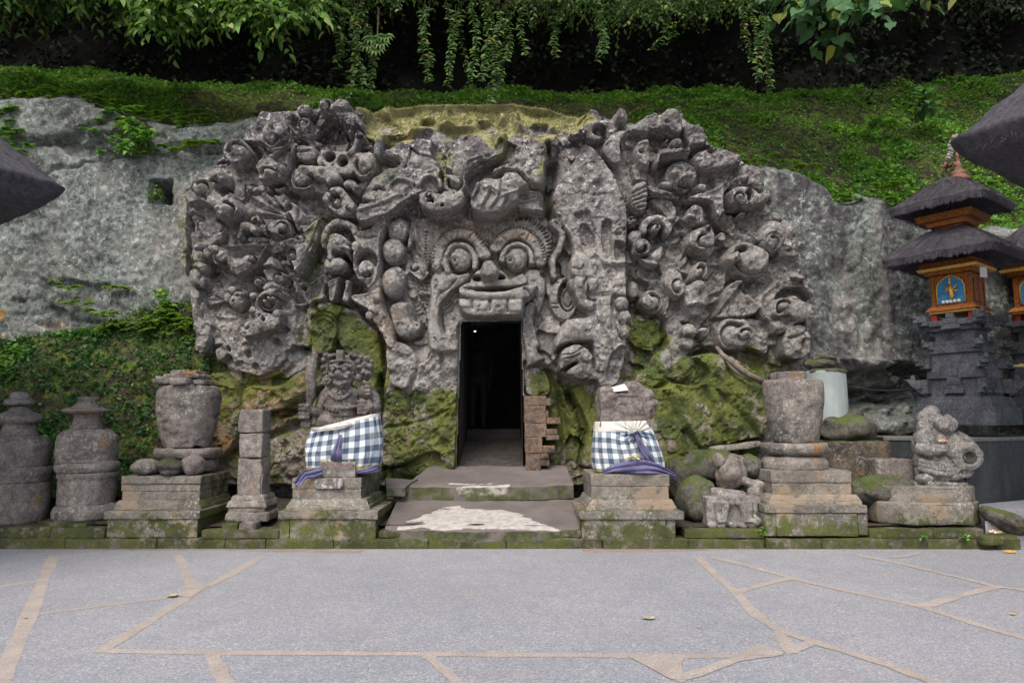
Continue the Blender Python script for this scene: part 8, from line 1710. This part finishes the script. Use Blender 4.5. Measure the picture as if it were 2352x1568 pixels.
# ---- trees leaning out over the hollow
def spray(name, region, env, n, per, L, ratio, mat, label, cat, Yr, parts=True, heart=False, droopy=.6, dark=None, seg=.07, group=None, limbs=3):
    """sprays of leaves on drooping twigs: region = photo x range, env(x) = lower edge of the crown there"""
    t = empty(name, P((region[0] + region[1]) / 2, -160, (Yr[0] + Yr[1]) / 2 + .6), label, cat, group)
    A_, B_, N_ = [], [], []; tw = MB()
    for i in range(n):
        x = RNG.uniform(*region); e = env(x); y = e - 60 - abs(RNG.normal(0, 1)) * 75 - RNG.uniform(0, 40); y = max(y, -300 + RNG.uniform(0, 60)); Y = RNG.uniform(*Yr); p = np.array(P(x, y, Y))
        d = np.array([RNG.normal(0, .6), RNG.normal(-.4, .4), -droopy * RNG.uniform(.2, 1.2)]); d /= np.linalg.norm(d); l = per * seg
        pts = [p + d * l * f + np.array([0, 0, -.25 * l * f * f]) for f in np.linspace(0, 1, 5)]
        if i % 3 == 0: tw.tube([tuple(v) for v in pts], [.008, .007, .006, .005, .003], 4)
        for k in range(per):
            f = (k + .5) / per; c = p + d * l * f + np.array([0, 0, -.25 * l * f * f]); s = np.cross(d, [0, 0, 1]); s /= np.linalg.norm(s) + 1e-6; sg = 1 if k % 2 else -1
            A_.append(c); B_.append(s * sg * .8 + d * .5 + np.array([0, -.15, -.55 + RNG.normal(0, .25)])); N_.append(np.array([0, -.55, .8]) + RNG.normal(0, .35, 3))
    m = len(A_); LL = L * RNG.uniform(.65, 1.25, m)
    leafmesh('foliage', np.array(A_), np.array(B_), np.array(N_), LL, LL * ratio, mat, t, heart=heart, droop=.12); tw.build('twigs', m_twig, t)['kind'] = 'stuff'
    lb = MB()
    for i in range(limbs):
        x = region[0] + (region[1] - region[0]) * (i + .5) / limbs; a, b, c = P(x + 60, -420, 14.0), P(x + 20, -260, 12.3), P(x, env(x) - 70, (Yr[0] + Yr[1]) / 2); lb.tube([a, (a + b) / 2 + Vector((0, 0, .1)), b, (b + c) / 2 + Vector((0, 0, .12)), c], [.10, .085, .06, .04, .012], 7)
    lb.build('limb', m_twig, t, smooth=True)
    return t
ip = lambda pts: (lambda x: float(np.interp(x, [p[0] for p in pts], [p[1] for p in pts])) + 14 * float(vnoise(x / 17.0, 3.3)) + 10 * float(vnoise(x / 6.0, 8.3)))
envL = ip([(-300, 60), (0, 45), (60, 60), (110, 75), (180, 60), (240, 40), (300, 60), (350, 105), (420, 115), (470, 70), (520, 60), (560, 110), (600, 130), (650, 120), (700, 105), (740, 60), (780, 20)])
spray('overhanging_tree', (-200, 400), envL, 520, 9, .16, .42, m_l2, 'dark leafy tree crown hanging over the left cliff', 'tree', (10.2, 11.8))
spray('overhanging_tree', (330, 750), envL, 520, 9, .17, .42, m_l1, 'bright pale-leaved branch hanging over the hollow, left of the vines', 'tree', (9.9, 11.2))
spray('overhanging_tree', (-120, 420), lambda x: envL(x) - 25, 200, 8, .17, .42, m_l1, 'pale leafy branch at the upper left corner', 'tree', (9.8, 10.8))
envM = ip([(700, 40), (780, 60), (900, 60), (1000, 40), (1100, 55), (1200, 75), (1300, 90), (1400, 105), (1500, 95), (1600, 85), (1700, 90), (1780, 60), (1850, 50)])
spray('overhanging_bush', (740, 1260), envM, 900, 10, .085, .5, m_l2, 'dense small-leaved bush hanging over the middle of the carving', 'bush', (10.4, 12.2), seg=.05)
spray('overhanging_bush', (1240, 1800), envM, 950, 10, .085, .5, m_l2, 'dense small-leaved bush hanging over the right half of the carving', 'bush', (10.4, 12.2), seg=.05)
envR = ip([(1770, 40), (1830, 70), (1900, 100), (1960, 95), (2040, 80), (2080, 40), (2110, 0)])
spray('broad_leaved_creeper', (1790, 2070), envR, 70, 6, .23, .85, m_l3, 'creeper with big heart-shaped leaves above the right slope', 'creeper', (10.2, 11.2), heart=True, seg=.14, limbs=1, droopy=.5)
envY = ip([(2060, 30), (2100, 45), (2150, 45), (2210, 25)])
spray('yellowing_branch', (2080, 2205), envY, 26, 6, .20, .45, m_yleaf, 'branch of pale yellow leaves at the upper right', 'branch', (10.2, 10.9), seg=.08, limbs=1)
envD = ip([(1800, 90), (1900, 120), (2000, 110), (2100, 70), (2200, 70), (2352, 110), (2700, 100)])
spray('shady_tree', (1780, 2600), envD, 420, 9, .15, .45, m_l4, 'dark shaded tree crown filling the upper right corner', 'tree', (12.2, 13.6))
envB = ip([(-300, 30), (400, 30), (800, 40), (1300, 60), (1800, 50)])
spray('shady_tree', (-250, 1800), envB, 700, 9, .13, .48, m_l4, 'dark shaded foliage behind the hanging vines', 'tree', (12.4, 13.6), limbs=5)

# ---- hanging vines with paired leaflets
def vine(clump, label, Y, lw=.05, group='vines hanging over the carving'):
    t = empty('hanging_vine', P(clump[0][0], clump[0][1] - 60, Y), label, 'vine', group); A_, B_, N_ = [], [], []; mb_ = MB()
    for x, y0_, y1_, sway in clump:
        a, b = np.array(P(x, y0_ - 50, Y + RNG.uniform(-.2, .2))), np.array(P(x + sway, y1_, Y + RNG.uniform(-.25, .15))); L = np.linalg.norm(b - a); n = int(L / .044); ph = RNG.uniform(0, 6)
        pts = []
        for i in range(n + 1):
            f = i / n; c = a * (1 - f) + b * f; c = c + np.array([.05 * math.sin(f * 5 + ph), .04 * math.cos(f * 4 + ph), 0]); pts.append(tuple(c))
            if i > 2:
                for sg in (-1, 1): A_.append(c); B_.append(np.array([sg, -.35, -.45]) + RNG.normal(0, .38, 3)); N_.append(np.array([0, -.7, .7]) + RNG.normal(0, .3, 3))
        mb_.tube(pts[::4] + [pts[-1]], .005, 4)
    m = len(A_); LL = lw * 1.75 * RNG.uniform(.4, 1.35, m); leafmesh('foliage', np.array(A_), np.array(B_), np.array(N_), LL, LL * .5, m_l2, t); mb_.build('stems', m_twig, t)
vine([(770, 20, 130, 8), (783, 10, 160, 2), (797, 30, 120, -4)], 'leftmost short vine hanging beside the pale branch', 10.6)
vine([(812, 20, 225, -6), (826, 60, 190, 6), (838, 40, 215, 14), (850, 90, 180, 4), (818, 60, 205, 2)], 'thick vine reaching down to the scroll knobs, left of the middle', 10.5, .055)
vine([(972, 50, 185, 6), (985, 60, 150, -2)], 'thin vine left of the long middle vines', 10.6)
vine([(1030, 40, 200, 4), (1042, 60, 170, -4), (1060, 60, 160, 6)], 'vine pair hanging just left of the long middle vine', 10.6)
vine([(1122, 10, 238, 2), (1130, 50, 215, 6), (1116, 40, 190, -4), (1140, 60, 170, 4), (1085, 40, 190, 2)], 'longest middle vine reaching the mossy crest', 10.4, .055)
vine([(1150, 60, 200, 8), (1165, 50, 140, 0)], 'vine just right of the longest middle vine', 10.6)
vine([(1200, 50, 125, 2), (1268, 50, 110, 4), (1282, 60, 130, -4)], 'short vine cluster between the middle and the right bush', 10.6)
vine([(1372, 80, 142, 4), (1385, 90, 130, -2)], 'short dangling vine over the right half of the crown', 10.5)
vine([(1548, 70, 118, -50), (1560, 80, 105, -30)], 'slanting leafy runner above the right scrollwork', 10.5)
vine([(1725, 40, 190, 18), (1738, 60, 205, 40), (1712, 50, 140, 6), (1750, 70, 195, 20)], 'long yellow-tipped vine at the right end of the bush', 10.3, .05)
# a fan-leaved plant in the vines
t = empty('fan_leaf_plant', P(875, 60, 10.4), 'dark plant with fingered fan leaves between the vines', 'plant'); A_, B_, N_ = [], [], []
for x, y in ((855, 85), (875, 95), (865, 110), (845, 100), (885, 80)):
    c = np.array(P(x, y, 10.3)); 
    for a in np.linspace(-2.6, -.5, 7): A_.append(c); B_.append([math.cos(a), -.4, math.sin(a) * .8]); N_.append([0, -.8, .6])
leafmesh('foliage', np.array(A_), np.array(B_, float), np.array(N_, float), np.full(len(A_), .2), np.full(len(A_), .055), m_l2, t)
mb = MB(); mb.tube([P(870, 20, 10.6), P(868, 60, 10.45), P(866, 100, 10.3)], [.02, .015, .01], 6); mb.build('stem', m_twig, t)

# ---- little weeds in the stonework and fallen leaves on the pavement
for i, (x, y, Y, lab) in enumerate(((2215, 1235, 8.22, 'small weed sprouting from the kerb face near its right end'), (2120, 1240, 8.22, 'tiny weed sprouting low on the kerb right of the vase pedestal'), (1750, 1228, 8.24, 'tiny weed at the foot of the legs relief'))):
    bush('kerb_weed', [tuple(P(x, y, Y))], 5, .045, m_gc, lab, spread=.05)
# grass and moss tufts growing on the carved rock
def tufts(lst, n, size, mat, r=.12, dense=1):
    q = []
    for x, y, T in lst: q += [np.array(P(x, y, YF - T)) + RNG.normal(0, r, 3) * np.array([1, .25, 1]) for _ in range(n)]
    q = np.array(q); ii = np.clip(((q[:, 0] - gx[0]) / STEP).astype(int), 0, len(gx) - 1); jj = np.clip(((q[:, 2] - gz[0]) / STEP).astype(int), 0, len(gz) - 1)
    q[:, 1] = YF - H[jj, ii] - .004; m = len(q); tag(leafmesh('moss_tufts', q, rdir(m, .6) + np.array([0, -.5, .4]), rdir(m, .6) + np.array([0, -.6, .6]), size * RNG.uniform(.5, 1.4, m), size * .6 * RNG.uniform(.5, 1.4, m), mat), kind='stuff')
tufts([(730, 620, .1), (722, 700, .1), (705, 780, .1), (1480, 770, .1), (1500, 800, .1), (1470, 840, .1), (1460, 880, .1), (1500, 860, .1), (1560, 830, .2), (1620, 820, .2), (1700, 830, .2), (1770, 835, .2), (900, 420, .3), (870, 395, .3), (1025, 370, .3), (1170, 350, .3), (1260, 400, .2), (425, 520, .1), (430, 580, .1), (505, 440, .1), (1545, 900, .3), (1640, 900, .3), (760, 730, .1), (820, 760, .1), (860, 840, .1)], 55, .030, m_gc)
tufts([(1345, 1010, .1), (1330, 1050, .1), (900, 1050, .2), (950, 1065, .2), (700, 950, .1), (660, 1040, .0), (880, 900, .1), (1600, 980, .3), (1700, 940, .3)], 60, .022, m_gd, .12)
m_hay = leafmat('dry_moss', (0.22, 0.20, 0.07), (0.34, 0.31, 0.13), (0.16, 0.20, 0.05), .2)
tufts([(x, 262 + 14 * math.sin(x * .05) + dy, -.1) for x in range(850, 1340, 12) for dy in (-28, -8, 12, 32)], 26, .026, m_hay, .07)
fl = random.Random(9); m_fall = plain('fallen_yellow_leaf', (0.62, 0.36, 0.03), .7, .3, 40, .2); m_dry = plain('dry_leaf', (0.40, 0.33, 0.22), .8, .3, 40, .2)
for i, (x, y, L, mat, lab) in enumerate(((1830, 1270, .035, m_fall, 'yellow petal on the pavement below the vase pedestal'), (1397, 1297, .02, m_fall, 'small yellow petal on the pavement below the headless figure'), (1375, 1300, .015, m_dry, 'pale crumb of leaf left of the small yellow petal'), (2325, 1412, .05, m_fall, 'larger yellow petal near the right edge of the pavement'), (2335, 1405, .03, m_fall, 'small yellow petal beside the larger one at the right edge'), (1490, 1422, .10, m_dry, 'curled dry leaf on the middle of the pavement'), (395, 1370, .12, m_dry, 'dry split leaf lying on the mortar seam at left'), (1605, 1442, .03, m_dry, 'tiny dry leaf right of the curled one'), (2030, 1322, .03, m_fall, 'yellow petal on the right paving bay'), (58, 1420, .04, m_dry, 'dry scrap on the wide seam at far left'), (1830, 1340, .02, m_dry, 'pale scrap by the seam right of the middle'))):
    c = G(x, y); a = fl.uniform(0, 6.28); mb = MB(); V_ = []; nn = 8
    for u in range(nn + 1):
        f = u / nn; w_ = math.sin(f * math.pi) ** .7 * .35 + .02
        for s_ in (-1, 0, 1): lx, ly = (f - .5) * L, s_ * w_ * L; V_.append((c.x + lx * math.cos(a) - ly * math.sin(a), c.y + lx * math.sin(a) + ly * math.cos(a), (.009 + .06 * L * abs(s_) + .14 * L * (f - .5) ** 2)))
    mb.add(V_, gridfaces(3, nn + 1)); tag(mb.build('fallen_leaf', mat, None, smooth=True), lab, 'leaf', 'leaves fallen on the pavement')
